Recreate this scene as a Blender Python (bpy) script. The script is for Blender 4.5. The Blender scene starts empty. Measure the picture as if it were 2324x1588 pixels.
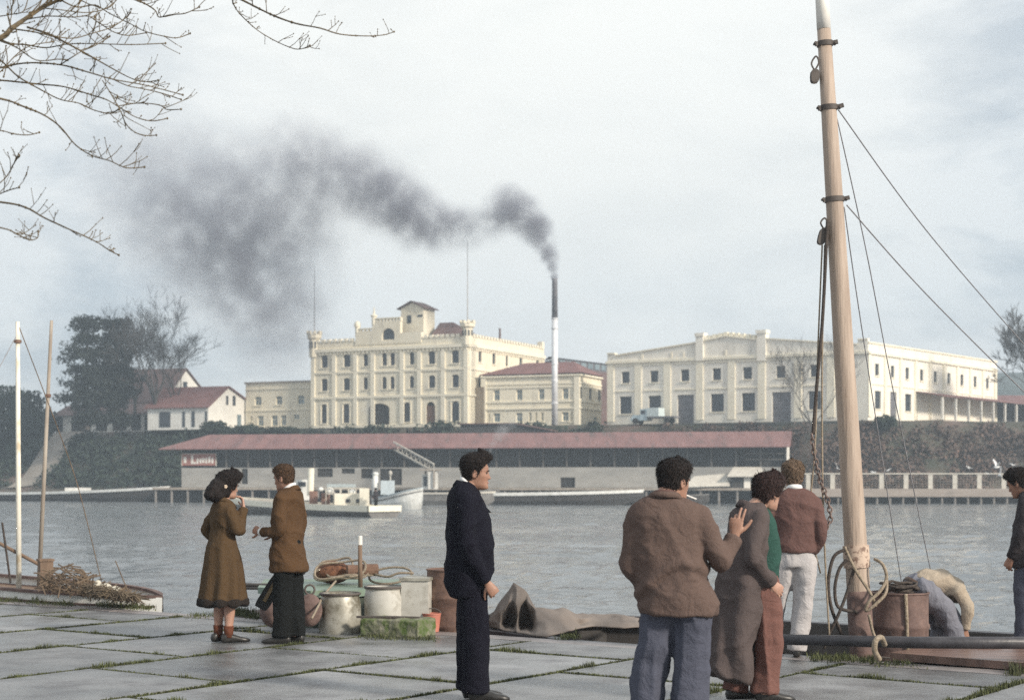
import bpy, math, random
import numpy as np
from mathutils import Vector, Matrix, noise as mnoise

# ------------------------------------------------------------------ camera, sky, sun, exposure
R = math.radians
SC = bpy.context.scene
COL = SC.collection
F = 3700.0            # focal length in photograph pixels (2324 wide)
HZ = 1090.0           # row of the horizon
EYE = 1.57

cam_data = bpy.data.cameras.new("camera")
cam = bpy.data.objects.new("camera", cam_data)
COL.objects.link(cam)
cam.location = (0, 0, EYE)
cam.rotation_euler = (R(90), 0, 0)
cam_data.sensor_width = 36.0
cam_data.lens = F / 2324.0 * 36.0
cam_data.shift_y = (HZ - 794.0) / 2324.0
cam_data.clip_start = 0.1
cam_data.clip_end = 6000
cam_data.dof.use_dof = True
cam_data.dof.focus_distance = 13.5
cam_data.dof.aperture_fstop = 3.4
SC.camera = cam

SUN_AZ = R(129)       # measured from +Y towards +X
SUN_EL = R(27)
sun_dir = Vector((math.sin(SUN_AZ) * math.cos(SUN_EL), math.cos(SUN_AZ) * math.cos(SUN_EL), math.sin(SUN_EL)))
sun_data = bpy.data.lights.new("sun", 'SUN')
sun_data.energy = 4.2
sun_data.angle = R(7)
sun_data.color = (1.0, 0.90, 0.77)
sun = bpy.data.objects.new("sun", sun_data)
COL.objects.link(sun)
sun.rotation_euler = (-sun_dir).to_track_quat('-Z', 'Y').to_euler()
sun.location = sun_dir * 300

world = bpy.data.worlds.new("World")
SC.world = world
world.use_nodes = True
wt = world.node_tree
for n in list(wt.nodes):
    wt.nodes.remove(n)


def wn(t, **kw):
    n = wt.nodes.new(t)
    for k, v in kw.items():
        setattr(n, k, v)
    return n


w_out = wn('ShaderNodeOutputWorld')
w_bg = wn('ShaderNodeBackground')
w_bg.inputs['Strength'].default_value = 0.1
w_sky = wn('ShaderNodeTexSky', sky_type='NISHITA', sun_disc=False, sun_elevation=SUN_EL, sun_rotation=SUN_AZ)
w_tc = wn('ShaderNodeTexCoord')
w_map = wn('ShaderNodeMapping')
w_map.inputs['Scale'].default_value = (1.0, 1.0, 2.2)
w_map.inputs['Location'].default_value = (0.35, 0.1, 0.2)
w_n1 = wn('ShaderNodeTexNoise')
w_n1.inputs['Scale'].default_value = 6.5
w_n1.inputs['Detail'].default_value = 5
w_n1.inputs['Roughness'].default_value = 0.62
w_n1.inputs['Distortion'].default_value = 0.25
w_ramp = wn('ShaderNodeValToRGB')
w_ramp.color_ramp.elements[0].position = 0.38
w_ramp.color_ramp.elements[0].color = (4.8, 5.2, 5.55, 1)
w_ramp.color_ramp.elements[1].position = 0.56
w_ramp.color_ramp.elements[1].color = (8.0, 8.1, 8.0, 1)
w_n2 = wn('ShaderNodeTexNoise')
w_n2.inputs['Scale'].default_value = 2.0
w_n2.inputs['Detail'].default_value = 3
w_cov = wn('ShaderNodeValToRGB')
w_cov.color_ramp.elements[0].position = 0.30
w_cov.color_ramp.elements[0].color = (0.80, 0.80, 0.80, 1)
w_cov.color_ramp.elements[1].position = 0.6
w_cov.color_ramp.elements[1].color = (1.0, 1.0, 1.0, 1)
w_mix = wn('ShaderNodeMix', data_type='RGBA')
# a thin place in the cloud deck where the light comes through
w_dot = wn('ShaderNodeVectorMath', operation='DOT_PRODUCT')
gdir = Vector(((1240 - 1162) / F, 1.0, (HZ - 120) / F)).normalized()
w_dot.inputs[1].default_value = gdir
w_gr = wn('ShaderNodeMapRange', interpolation_type='SMOOTHSTEP')
w_gr.inputs['From Min'].default_value = 0.955
w_gr.inputs['From Max'].default_value = 1.0
w_gr.inputs['To Min'].default_value = 0.0
w_gr.inputs['To Max'].default_value = 0.85
w_mix2 = wn('ShaderNodeMix', data_type='RGBA')
w_mix2.inputs['B'].default_value = (8.7, 8.7, 8.3, 1)
L = wt.links.new
L(w_tc.outputs['Generated'], w_map.inputs['Vector'])
L(w_map.outputs['Vector'], w_n1.inputs['Vector'])
L(w_map.outputs['Vector'], w_n2.inputs['Vector'])
L(w_n1.outputs['Fac'], w_ramp.inputs['Fac'])
L(w_n2.outputs['Fac'], w_cov.inputs['Fac'])
L(w_cov.outputs['Color'], w_mix.inputs['Factor'])
L(w_sky.outputs['Color'], w_mix.inputs['A'])
L(w_ramp.outputs['Color'], w_mix.inputs['B'])
L(w_tc.outputs['Generated'], w_dot.inputs[0])
L(w_dot.outputs['Value'], w_gr.inputs['Value'])
L(w_gr.outputs['Result'], w_mix2.inputs['Factor'])
L(w_mix.outputs['Result'], w_mix2.inputs['A'])
L(w_mix2.outputs['Result'], w_bg.inputs['Color'])
L(w_bg.outputs['Background'], w_out.inputs['Surface'])

SC.view_settings.view_transform = 'Standard'
SC.view_settings.look = 'None'
SC.view_settings.gamma = 1.0
SC.view_settings.exposure = 0.4
SC.render.engine = 'CYCLES'
SC.cycles.use_denoising = False
SC.cycles.max_bounces = 6
SC.cycles.volume_bounces = 0
SC.cycles.volume_step_rate = 1.0
SC.cycles.sample_clamp_indirect = 6.0

random.seed(5)
RNG = np.random.default_rng(11)


def P(u, v, d):
    """photograph pixel (2324 wide) at depth d metres -> world point"""
    return Vector(((u - 1162.0) * d / F, d, EYE + (HZ - v) * d / F))


# ------------------------------------------------------------------ materials
MATS = {}


def mat(name, col, col2=None, rough=0.8, scale=6.0, detail=4.0, bump=0.0, bscale=None, metal=0.0,
        stretch=(1, 1, 1), lo=0.35, hi=0.65, spec=0.5, coat=0.0, sheen=0.0, sss=0.0, rough2=None, col3=None, scale3=1.0, lo3=0.5, hi3=0.62, wrinkle=0.0, island=0.0):
    if name in MATS:
        return MATS[name]
    m = bpy.data.materials.new(name)
    m.use_nodes = True
    nt = m.node_tree
    b = nt.nodes['Principled BSDF']
    tc = nt.nodes.new('ShaderNodeTexCoord')
    mp = nt.nodes.new('ShaderNodeMapping')
    mp.inputs['Scale'].default_value = stretch
    nt.links.new(tc.outputs['Object'], mp.inputs['Vector'])
    nz = nt.nodes.new('ShaderNodeTexNoise')
    nz.inputs['Scale'].default_value = scale
    nz.inputs['Detail'].default_value = detail
    nz.inputs['Roughness'].default_value = 0.6
    nt.links.new(mp.outputs['Vector'], nz.inputs['Vector'])
    rp = nt.nodes.new('ShaderNodeValToRGB')
    rp.color_ramp.elements[0].position = lo
    rp.color_ramp.elements[1].position = hi
    c2 = col2 or tuple(c * 0.7 for c in col)
    rp.color_ramp.elements[0].color = (*c2, 1)
    rp.color_ramp.elements[1].color = (*col, 1)
    nt.links.new(nz.outputs['Fac'], rp.inputs['Fac'])
    out = rp.outputs['Color']
    if col3 is not None:
        n3 = nt.nodes.new('ShaderNodeTexNoise')
        n3.inputs['Scale'].default_value = scale3
        n3.inputs['Detail'].default_value = 6
        n3.inputs['Roughness'].default_value = 0.65
        nt.links.new(mp.outputs['Vector'], n3.inputs['Vector'])
        r3 = nt.nodes.new('ShaderNodeMapRange')
        r3.inputs['From Min'].default_value = lo3
        r3.inputs['From Max'].default_value = hi3
        nt.links.new(n3.outputs['Fac'], r3.inputs['Value'])
        mx = nt.nodes.new('ShaderNodeMix')
        mx.data_type = 'RGBA'
        mx.inputs['B'].default_value = (*col3, 1)
        nt.links.new(r3.outputs['Result'], mx.inputs['Factor'])
        nt.links.new(out, mx.inputs['A'])
        out = mx.outputs['Result']
    if island:      # slight tone change from one piece to the next
        ge = nt.nodes.new('ShaderNodeNewGeometry')
        ri = nt.nodes.new('ShaderNodeMapRange')
        ri.inputs['To Min'].default_value = 1 - island
        ri.inputs['To Max'].default_value = 1 + island
        nt.links.new(ge.outputs['Random Per Island'], ri.inputs['Value'])
        vm = nt.nodes.new('ShaderNodeVectorMath')
        vm.operation = 'SCALE'
        nt.links.new(out, vm.inputs[0])
        nt.links.new(ri.outputs['Result'], vm.inputs['Scale'])
        out = vm.outputs['Vector']
    nt.links.new(out, b.inputs['Base Color'])
    b.inputs['Roughness'].default_value = rough
    b.inputs['Metallic'].default_value = metal
    b.inputs['Specular IOR Level'].default_value = spec
    if coat:
        b.inputs['Coat Weight'].default_value = coat
    if sheen:
        b.inputs['Sheen Weight'].default_value = sheen
        b.inputs['Sheen Roughness'].default_value = 0.5
    if sss:
        b.inputs['Subsurface Weight'].default_value = sss
        b.inputs['Subsurface Radius'].default_value = (0.012, 0.005, 0.003)
        b.inputs['Subsurface Scale'].default_value = 0.5
    if rough2 is not None:
        rr = nt.nodes.new('ShaderNodeMapRange')
        rr.inputs['From Min'].default_value = lo
        rr.inputs['From Max'].default_value = hi
        rr.inputs['To Min'].default_value = rough
        rr.inputs['To Max'].default_value = rough2
        nt.links.new(nz.outputs['Fac'], rr.inputs['Value'])
        nt.links.new(rr.outputs['Result'], b.inputs['Roughness'])
    if bump:
        bz = nt.nodes.new('ShaderNodeTexNoise')
        bz.inputs['Scale'].default_value = bscale or scale * 4
        bz.inputs['Detail'].default_value = 5
        nt.links.new(mp.outputs['Vector'], bz.inputs['Vector'])
        bp = nt.nodes.new('ShaderNodeBump')
        bp.inputs['Strength'].default_value = bump
        bp.inputs['Distance'].default_value = 0.02
        nt.links.new(bz.outputs['Fac'], bp.inputs['Height'])
        nt.links.new(bp.outputs['Normal'], b.inputs['Normal'])
        if wrinkle:
            wz = nt.nodes.new('ShaderNodeTexNoise')
            wz.inputs['Scale'].default_value = 11
            wz.inputs['Detail'].default_value = 4
            wz.inputs['Distortion'].default_value = 1.8
            nt.links.new(mp.outputs['Vector'], wz.inputs['Vector'])
            wb = nt.nodes.new('ShaderNodeBump')
            wb.inputs['Strength'].default_value = wrinkle
            wb.inputs['Distance'].default_value = 0.06
            nt.links.new(wz.outputs['Fac'], wb.inputs['Height'])
            nt.links.new(wb.outputs['Normal'], bp.inputs['Normal'])
    MATS[name] = m
    return m


# ------------------------------------------------------------------ mesh building
class MB:
    def __init__(self):
        self.v = []
        self.f = []

    def add(self, vs, fs):
        o = len(self.v)
        self.v.extend([tuple(x) for x in vs])
        self.f.extend([tuple(i + o for i in f) for f in fs])
        return self

    def quad(self, a, b, c, d):
        return self.add([a, b, c, d], [(0, 1, 2, 3)])

    def poly(self, pts):
        return self.add(pts, [tuple(range(len(pts)))])

    def box(self, c, s, rz=0.0, ax=None):
        """centre, full sizes; ax = (X, Y, Z) axis vectors or a turn about z"""
        c = Vector(c)
        if ax is None:
            X = Vector((math.cos(rz), math.sin(rz), 0))
            Y = Vector((-math.sin(rz), math.cos(rz), 0))
            Z = Vector((0, 0, 1))
        else:
            X, Y, Z = [Vector(a).normalized() for a in ax]
        hx, hy, hz = s[0] / 2, s[1] / 2, s[2] / 2
        vs = [c + X * (i * hx) + Y * (j * hy) + Z * (k * hz) for k in (-1, 1) for j in (-1, 1) for i in (-1, 1)]
        fs = [(0, 2, 3, 1), (4, 5, 7, 6), (0, 1, 5, 4), (2, 6, 7, 3), (0, 4, 6, 2), (1, 3, 7, 5)]
        return self.add(vs, fs)

    def beam(self, a, b, w, h, up=(0, 0, 1)):
        a, b = Vector(a), Vector(b)
        X = (b - a)
        l = X.length
        X.normalize()
        up = Vector(up)
        Y = up.cross(X)
        if Y.length < 1e-4:
            Y = Vector((0, 1, 0)).cross(X)
        Y.normalize()
        Z = X.cross(Y)
        return self.box((a + b) / 2, (l, w, h), ax=(X, Y, Z))

    def tube(self, pts, radii, n=10, cap=True, closed=False):
        pts = [Vector(p) for p in pts]
        m = len(pts)
        if not hasattr(radii, '__len__'):
            radii = [radii] * m
        T = []
        for i in range(m):
            if closed:
                t = pts[(i + 1) % m] - pts[i - 1]
            else:
                t = pts[min(i + 1, m - 1)] - pts[max(i - 1, 0)]
            if t.length < 1e-9:
                t = Vector((0, 0, 1))
            T.append(t.normalized())
        ref = Vector((0, 0, 1)) if abs(T[0].z) < 0.9 else Vector((0, 1, 0))
        N = (ref - T[0] * ref.dot(T[0])).normalized()
        vs = []
        for i in range(m):
            N = N - T[i] * N.dot(T[i])
            if N.length < 1e-6:
                N = T[i].orthogonal()
            N.normalize()
            B = T[i].cross(N)
            r = radii[i]
            rx, ry = (r if hasattr(r, '__len__') else (r, r))
            for k in range(n):
                a = 2 * math.pi * k / n
                vs.append(pts[i] + N * (rx * math.cos(a)) + B * (ry * math.sin(a)))
        fs = []
        mm = m if closed else m - 1
        for i in range(mm):
            for k in range(n):
                a = i * n + k
                b = i * n + (k + 1) % n
                c = ((i + 1) % m) * n + (k + 1) % n
                d = ((i + 1) % m) * n + k
                fs.append((a, b, c, d))
        if cap and not closed:
            fs.append(tuple(range(n - 1, -1, -1)))
            fs.append(tuple((m - 1) * n + k for k in range(n)))
        return self.add(vs, fs)

    def cyl(self, a, b, r0, r1=None, n=16):
        return self.tube([a, b], [r0, r1 if r1 is not None else r0], n)

    def lathe(self, c, prof, n=28, ax=None):
        """prof = [(r, z)] about a vertical axis at c"""
        c = Vector(c)
        vs, fs = [], []
        for (r, z) in prof:
            for k in range(n):
                a = 2 * math.pi * k / n
                vs.append(c + Vector((r * math.cos(a), r * math.sin(a), z)))
        for i in range(len(prof) - 1):
            for k in range(n):
                fs.append((i * n + k, i * n + (k + 1) % n, (i + 1) * n + (k + 1) % n, (i + 1) * n + k))
        fs.append(tuple(range(n - 1, -1, -1)))
        fs.append(tuple((len(prof) - 1) * n + k for k in range(n)))
        return self.add(vs, fs)

    def ell(self, c, r, n=16, m=10, rot=None):
        c = Vector(c)
        vs, fs = [], []
        for i in range(m + 1):
            th = math.pi * i / m
            for k in range(n):
                a = 2 * math.pi * k / n
                p = Vector((r[0] * math.sin(th) * math.cos(a), r[1] * math.sin(th) * math.sin(a), r[2] * math.cos(th)))
                if rot is not None:
                    p = rot @ p
                vs.append(c + p)
        for i in range(m):
            for k in range(n):
                fs.append((i * n + k, (i + 1) * n + k, (i + 1) * n + (k + 1) % n, i * n + (k + 1) % n))
        return self.add(vs, fs)

    def rings(self, rings, n=28, e=2.3):
        """closed loft of horizontal superellipses (z, cx, cy, rx, ry)"""
        vs, fs = [], []
        for (z, cx, cy, rx, ry) in rings:
            for k in range(n):
                a = 2 * math.pi * k / n
                ca, sa = math.cos(a), math.sin(a)
                x = math.copysign(abs(ca) ** (2 / e), ca) * rx
                y = math.copysign(abs(sa) ** (2 / e), sa) * ry
                vs.append((cx + x, cy + y, z))
        for i in range(len(rings) - 1):
            for k in range(n):
                fs.append((i * n + k, i * n + (k + 1) % n, (i + 1) * n + (k + 1) % n, (i + 1) * n + k))
        fs.append(tuple(range(n - 1, -1, -1)))
        fs.append(tuple((len(rings) - 1) * n + k for k in range(n)))
        return self.add(vs, fs)

    def prism(self, pts, vec):
        """polygon pts extruded by vec"""
        n = len(pts)
        vec = Vector(vec)
        pts = [Vector(p) for p in pts]
        vs = pts + [p + vec for p in pts]
        fs = [tuple(range(n - 1, -1, -1)), tuple(range(n, 2 * n))]
        for i in range(n):
            fs.append((i, (i + 1) % n, n + (i + 1) % n, n + i))
        return self.add(vs, fs)


def mesh_from(name, V, Fc, m=None, smooth=False):
    me = bpy.data.meshes.new(name)
    me.from_pydata([tuple(map(float, v)) for v in V], [], [tuple(f) for f in Fc])
    me.validate(clean_customdata=False)
    if m is not None:
        me.materials.append(m)
    if smooth:
        me.polygons.foreach_set('use_smooth', [True] * len(me.polygons))
        if smooth == 'auto':
            me.set_sharp_from_angle(angle=R(38))
    me.update()
    return me


def fix_normals(me):
    import bmesh
    bm = bmesh.new()
    bm.from_mesh(me)
    bmesh.ops.recalc_face_normals(bm, faces=bm.faces)
    bm.to_mesh(me)
    bm.free()


def tag(o, label=None, cat=None, group=None, kind=None):
    if label:
        o['label'] = label
    if cat:
        o['category'] = cat
    if group:
        o['group'] = group
    if kind:
        o['kind'] = kind
    return o


def thing(name, label, cat, loc=(0, 0, 0), group=None):
    o = bpy.data.objects.new(name, None)
    o.empty_display_size = 0.2
    COL.objects.link(o)
    o.location = loc
    return tag(o, label, cat, group)


def wloc(o):
    p = Vector(o.location)
    while o.parent:
        o = o.parent
        p = p + Vector(o.location)
    return p


def part(name, mb, m, parent, label=None, smooth=False, kind=None, fix=False):
    """mesh given in world coordinates, linked under parent"""
    off = wloc(parent)
    me = mesh_from(name, [Vector(v) - off for v in mb.v], mb.f, m, smooth)
    if fix:
        fix_normals(me)
    o = bpy.data.objects.new(name, me)
    COL.objects.link(o)
    o.parent = parent
    if label:
        o['label'] = label
    if kind:
        o['kind'] = kind
    return o


def solo(name, mb, m, label=None, cat=None, loc=(0, 0, 0), group=None, kind=None, smooth=False, fix=False):
    off = Vector(loc)
    me = mesh_from(name, [Vector(v) - off for v in mb.v], mb.f, m, smooth)
    if fix:
        fix_normals(me)
    o = bpy.data.objects.new(name, me)
    COL.objects.link(o)
    o.location = off
    return tag(o, label, cat, group, kind)


def copy_tree(o, parent=None):
    c = o.copy()
    COL.objects.link(c)
    if parent is not None:
        c.parent = parent
    for ch in list(o.children):
        copy_tree(ch, c)
    return c


def remesh(mb, voxel, smooth=2):
    """voxel union of overlapping closed shapes -> (V, F)"""
    me = mesh_from('tmp', mb.v, mb.f)
    fix_normals(me)
    o = bpy.data.objects.new('tmp', me)
    COL.objects.link(o)
    md = o.modifiers.new('r', 'REMESH')
    md.mode = 'VOXEL'
    md.voxel_size = voxel
    if smooth:
        s = o.modifiers.new('s', 'SMOOTH')
        s.factor = 0.5
        s.iterations = smooth
    dg = bpy.context.evaluated_depsgraph_get()
    ev = o.evaluated_get(dg)
    em = ev.to_mesh()
    n = len(em.vertices)
    V = np.empty(n * 3)
    em.vertices.foreach_get('co', V)
    V = V.reshape(-1, 3)
    N = np.empty(n * 3)
    em.vertices.foreach_get('normal', N)
    N = N.reshape(-1, 3)
    Fc = [tuple(p.vertices) for p in em.polygons]
    ev.to_mesh_clear()
    bpy.data.objects.remove(o)
    bpy.data.meshes.remove(me)
    return V, N, Fc


def nz3(p):
    return mnoise.noise(Vector(p))


def rope_pts(pts, sag=0.0, n=12):
    """smooth (Catmull-Rom) curve through points"""
    pts = [Vector(p) for p in pts]
    if len(pts) == 2:
        a, b = pts
        return [a.lerp(b, i / n) - Vector((0, 0, sag * 4 * (i / n) * (1 - i / n))) for i in range(n + 1)]
    out = []
    for i in range(len(pts) - 1):
        p0 = pts[max(i - 1, 0)]
        p1, p2 = pts[i], pts[i + 1]
        p3 = pts[min(i + 2, len(pts) - 1)]
        for k in range(n):
            t = k / n
            out.append(0.5 * ((2 * p1) + (p2 - p0) * t + (2 * p0 - 5 * p1 + 4 * p2 - p3) * t * t + (3 * p1 - p0 - 3 * p2 + p3) * t ** 3))
    out.append(pts[-1])
    return out
# ------------------------------------------------------------------ materials of the setting
M = {}
M['wet_slab'] = mat('wet_concrete', (0.245, 0.25, 0.258), (0.115, 0.12, 0.122), rough=0.22, rough2=0.55, scale=0.9, detail=10, bump=0.4, bscale=38, spec=0.5, col3=(0.07, 0.067, 0.072), scale3=2.2, lo3=0.44, hi3=0.74, island=0.20)
M['soil'] = mat('joint_soil', (0.045, 0.045, 0.03), (0.03, 0.028, 0.02), rough=0.95, scale=14)
M['coping'] = mat('coping_stone', (0.27, 0.245, 0.245), (0.17, 0.155, 0.15), rough=0.5, scale=4, bump=0.2)
M['quay_wall'] = mat('quay_wall', (0.16, 0.15, 0.14), (0.08, 0.085, 0.07), rough=0.9, scale=2)
M['grass'] = mat('grass_blades', (0.085, 0.100, 0.030), (0.045, 0.050, 0.018), rough=0.7, scale=5)
M['bank'] = mat('river_bank', (0.085, 0.07, 0.055), (0.04, 0.045, 0.03), rough=0.95, scale=0.25, detail=8, col3=(0.13, 0.09, 0.075), scale3=0.12)
M['bush_green'] = mat('bush_leaves', (0.032, 0.050, 0.034), (0.014, 0.024, 0.017), rough=0.85, scale=0.35)
M['bush_brown'] = mat('bare_scrub', (0.15, 0.10, 0.08), (0.075, 0.055, 0.045), rough=0.9, scale=0.5)
M['path'] = mat('earth_path', (0.30, 0.27, 0.235), (0.2, 0.18, 0.155), rough=0.9, scale=0.3)
M['hill'] = mat('far_hill', (0.06, 0.08, 0.06), (0.04, 0.05, 0.04), rough=0.95, scale=0.02)
M['conifer'] = mat('conifer_needles', (0.022, 0.031, 0.024), (0.010, 0.016, 0.013), rough=0.85, scale=0.8)
M['bark'] = mat('grey_bark', (0.085, 0.07, 0.06), (0.045, 0.04, 0.035), rough=0.95, scale=6, bump=0.4)
M['twig'] = mat('bare_twigs', (0.075, 0.068, 0.064), (0.045, 0.042, 0.04), rough=0.95, scale=3)
M['branch'] = mat('brown_branches', (0.13, 0.095, 0.05), (0.06, 0.045, 0.025), rough=0.9, scale=9, bump=0.3)

# ------------------------------------------------------------------ quay
QA = R(36.0)
QX = Vector((math.cos(QA), -math.sin(QA), 0))     # along the quay edge
QN = Vector((-math.sin(QA), -math.cos(QA), 0))    # inland
QO = Vector((0, 16.45, 0))
WATER = -1.2


def Q(s, t, z=0.0):
    return QO + QX * s + QN * t + Vector((0, 0, z))


def qst(p):
    d = Vector((p[0], p[1], 0)) - QO
    return d.dot(QX), d.dot(QN)


SLAB_S, SLAB_T = 1.65, 2.1
slabs = MB()
joints = []
COP = 0.30
k0, k1 = -10, 10
for k in range(k0, k1):
    s0 = -1.2 + SLAB_S * k
    off = (0.15 if k % 2 == 0 else 1.18)
    ts = [COP + 0.012] + [off + SLAB_T * j for j in range(0, 11) if off + SLAB_T * j > COP + 0.3]
    for i in range(len(ts) - 1):
        g = 0.019
        h = random.uniform(-0.006, 0.006)
        tx, ty = random.uniform(-.004, .004), random.uniform(-.004, .004)
        a, b, c, d = s0 + g, s0 + SLAB_S - g, ts[i] + g, ts[i + 1] - g
        bev = 0.012
        top = []
        low = []
        for (s, t, ss, tt) in ((a, c, 1, 1), (b, c, -1, 1), (b, d, -1, -1), (a, d, 1, -1)):
            z = h + tx * (s - s0 - .8) + ty * (t - ts[i] - 1)
            j1, j2 = random.uniform(0, .014), random.uniform(0, .014)
            top.append(Q(s + ss * (bev + j1), t + tt * (bev + j2), z))
            low.append((s + ss * j1, t + tt * j2, z))
        mid = [Q(s, t, z - bev) for s, t, z in low]
        bot = [Q(s, t, -0.12) for s, t, z in low]
        o = top + mid + bot
        fs = [(0, 1, 2, 3)]
        for r in (0, 4):
            for q in range(4):
                fs.append((r + q, r + 4 + q, r + 4 + (q + 1) % 4, r + (q + 1) % 4))
        slabs.add(o, fs)
        joints.append((s0, ts[i + 1], s0 + SLAB_S, ts[i + 1]))
    joints.append((s0, COP, s0, ts[-1]))
pav = solo('pavement', slabs, M['wet_slab'], kind='structure', fix=True)

ground = MB()
ground.quad(Q(-60, 0.02, -0.028), Q(-60, 60, -0.028), Q(60, 60, -0.028), Q(60, 0.02, -0.028))
solo('ground', ground, M['soil'], kind='structure')
cop = MB()
s = -16.2
while s < 16:
    l = random.uniform(1.9, 2.3)
    cop.box(Q(s + l / 2, COP / 2, -0.10 + random.uniform(-.004, .004)), (l - .015, COP, 0.2), ax=(QX, -QN, (0, 0, 1)))
    s += l
solo('kerb', cop, M['coping'], kind='structure')
qw = MB()
qw.box(Q(0, 0.45, -1.5), (120, 0.8, 2.6), ax=(QX, -QN, (0, 0, 1)))
solo('quay_wall', qw, M['quay_wall'], 'dark weathered quay wall under the stone paving', 'wall', kind='structure')

# grass in the joints: one object, nobody could count it
gr = MB()


def blade(p, h, w, lean, ang):
    dx, dy = math.cos(ang), math.sin(ang)
    b0 = (p[0] - dy * w, p[1] + dx * w, p[2])
    b1 = (p[0] + dy * w, p[1] - dx * w, p[2])
    mid0 = (p[0] + dx * lean * .35 - dy * w * .6, p[1] + dy * lean * .35 + dx * w * .6, p[2] + h * .6)
    mid1 = (p[0] + dx * lean * .35 + dy * w * .6, p[1] + dy * lean * .35 - dx * w * .6, p[2] + h * .6)
    tip = (p[0] + dx * lean, p[1] + dy * lean, p[2] + h)
    gr.add([b0, b1, mid1, mid0, tip], [(0, 1, 2, 3), (3, 2, 4)])


def tuft_line(a, b, dens, hmax, width):
    a, b = Vector(a), Vector(b)
    Lg = (b - a).length
    n = int(Lg * dens)
    for _ in range(n):
        p = a.lerp(b, random.random())
        if not (3 < p.y < 24 and abs(p.x) < p.y * 0.36 + 0.5):
            continue
        q = nz3((p.x * 1.7, p.y * 1.7, 3.0)) * 0.8 + nz3((p.x * 6, p.y * 6, 7.0)) * 0.55 + 0.26
        if q < random.uniform(0.0, 0.30):
            if random.random() < .55:
                blade((p.x + random.gauss(0, .011), p.y + random.gauss(0, .011), -0.012), random.uniform(.016, .026), random.uniform(.004, .009), random.uniform(0, .015), random.uniform(0, 6.3))
            continue
        st = min(1.2, max(0.2, q * 1.5))
        if random.random() < .5:
            j = random.gauss(0, .008)
            blade((p.x + j * 1.6, p.y + random.gauss(0, .013), -0.012), random.uniform(.018, .032), random.uniform(.004, .009), random.uniform(0, .02), random.uniform(0, 6.3))
        j = random.gauss(0, width * st)
        j2 = random.gauss(0, width * st)
        blade((p.x + j, p.y + j2, -0.022), hmax * st * random.uniform(.5, 1.2), random.uniform(.003, .007), random.uniform(.0, .035), random.uniform(0, 6.3))


for (s0, t0, s1, t1) in joints:
    tuft_line(Q(s0, t0), Q(s1, t1), 820, 0.060, 0.022)
# rougher verges at the quay edge
for (ua, va, ub, vb, n, h) in ((-20, 1360, 160, 1372, 900, .10), (225, 1372, 345, 1380, 700, .09), (515, 1388, 585, 1400, 800, .12), (420, 1400, 520, 1393, 350, .06),
                               (1840, 1494, 1985, 1500, 700, .10), (1975, 1505, 2100, 1512, 260, .06), (1270, 1448, 1310, 1443, 260, .08),
                               (2290, 1530, 2340, 1520, 300, .10), (815, 1446, 990, 1450, 700, .07)):
    for _ in range(n):
        f = random.random()
        u, v = ua + (ub - ua) * f, va + (vb - va) * f
        d = EYE * F / (v + random.gauss(0, 3) - HZ)
        p = P(u + random.gauss(0, 6), HZ, d)
        st = max(.2, .6 + nz3((p.x * 5, p.y * 5, 2)))
        blade((p.x, p.y, -0.005), h * st * random.uniform(.4, 1.1), random.uniform(.003, .007), random.uniform(0, .05), random.uniform(0, 6.3))
solo('grass', gr, M['grass'], 'short grass sprouting from the paving joints', 'grass', kind='stuff')

# ------------------------------------------------------------------ water
wm = bpy.data.materials.new('river_water')
wm.use_nodes = True
nt = wm.node_tree
b = nt.nodes['Principled BSDF']
b.inputs['Base Color'].default_value = (0.16, 0.175, 0.185, 1)
b.inputs['Roughness'].default_value = 0.10
b.inputs['IOR'].default_value = 1.33
tc = nt.nodes.new('ShaderNodeTexCoord')
mp = nt.nodes.new('ShaderNodeMapping')
mp.inputs['Scale'].default_value = (0.45, 1.0, 1.0)
nt.links.new(tc.outputs['Object'], mp.inputs['Vector'])
n1 = nt.nodes.new('ShaderNodeTexNoise')
n1.inputs['Scale'].default_value = 3.2
n1.inputs['Detail'].default_value = 4
nt.links.new(mp.outputs['Vector'], n1.inputs['Vector'])
bp = nt.nodes.new('ShaderNodeBump')
bp.inputs['Strength'].default_value = 0.9
bp.inputs['Distance'].default_value = 0.22
n2 = nt.nodes.new('ShaderNodeTexNoise')
n2.inputs['Scale'].default_value = 0.06
n2.inputs['Detail'].default_value = 4
nt.links.new(mp.outputs['Vector'], n2.inputs['Vector'])
mr = nt.nodes.new('ShaderNodeMapRange')
mr.inputs['From Min'].default_value = 0.38
mr.inputs['From Max'].default_value = 0.62
mr.inputs['To Min'].default_value = 0.35
mr.inputs['To Max'].default_value = 1.5
nt.links.new(n2.outputs['Fac'], mr.inputs['Value'])
mm = nt.nodes.new('ShaderNodeMath')
mm.operation = 'MULTIPLY'
nt.links.new(n1.outputs['Fac'], mm.inputs[0])
nt.links.new(mr.outputs['Result'], mm.inputs[1])
nt.links.new(mm.outputs['Value'], bp.inputs['Height'])
nt.links.new(bp.outputs['Normal'], b.inputs['Normal'])

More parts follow.
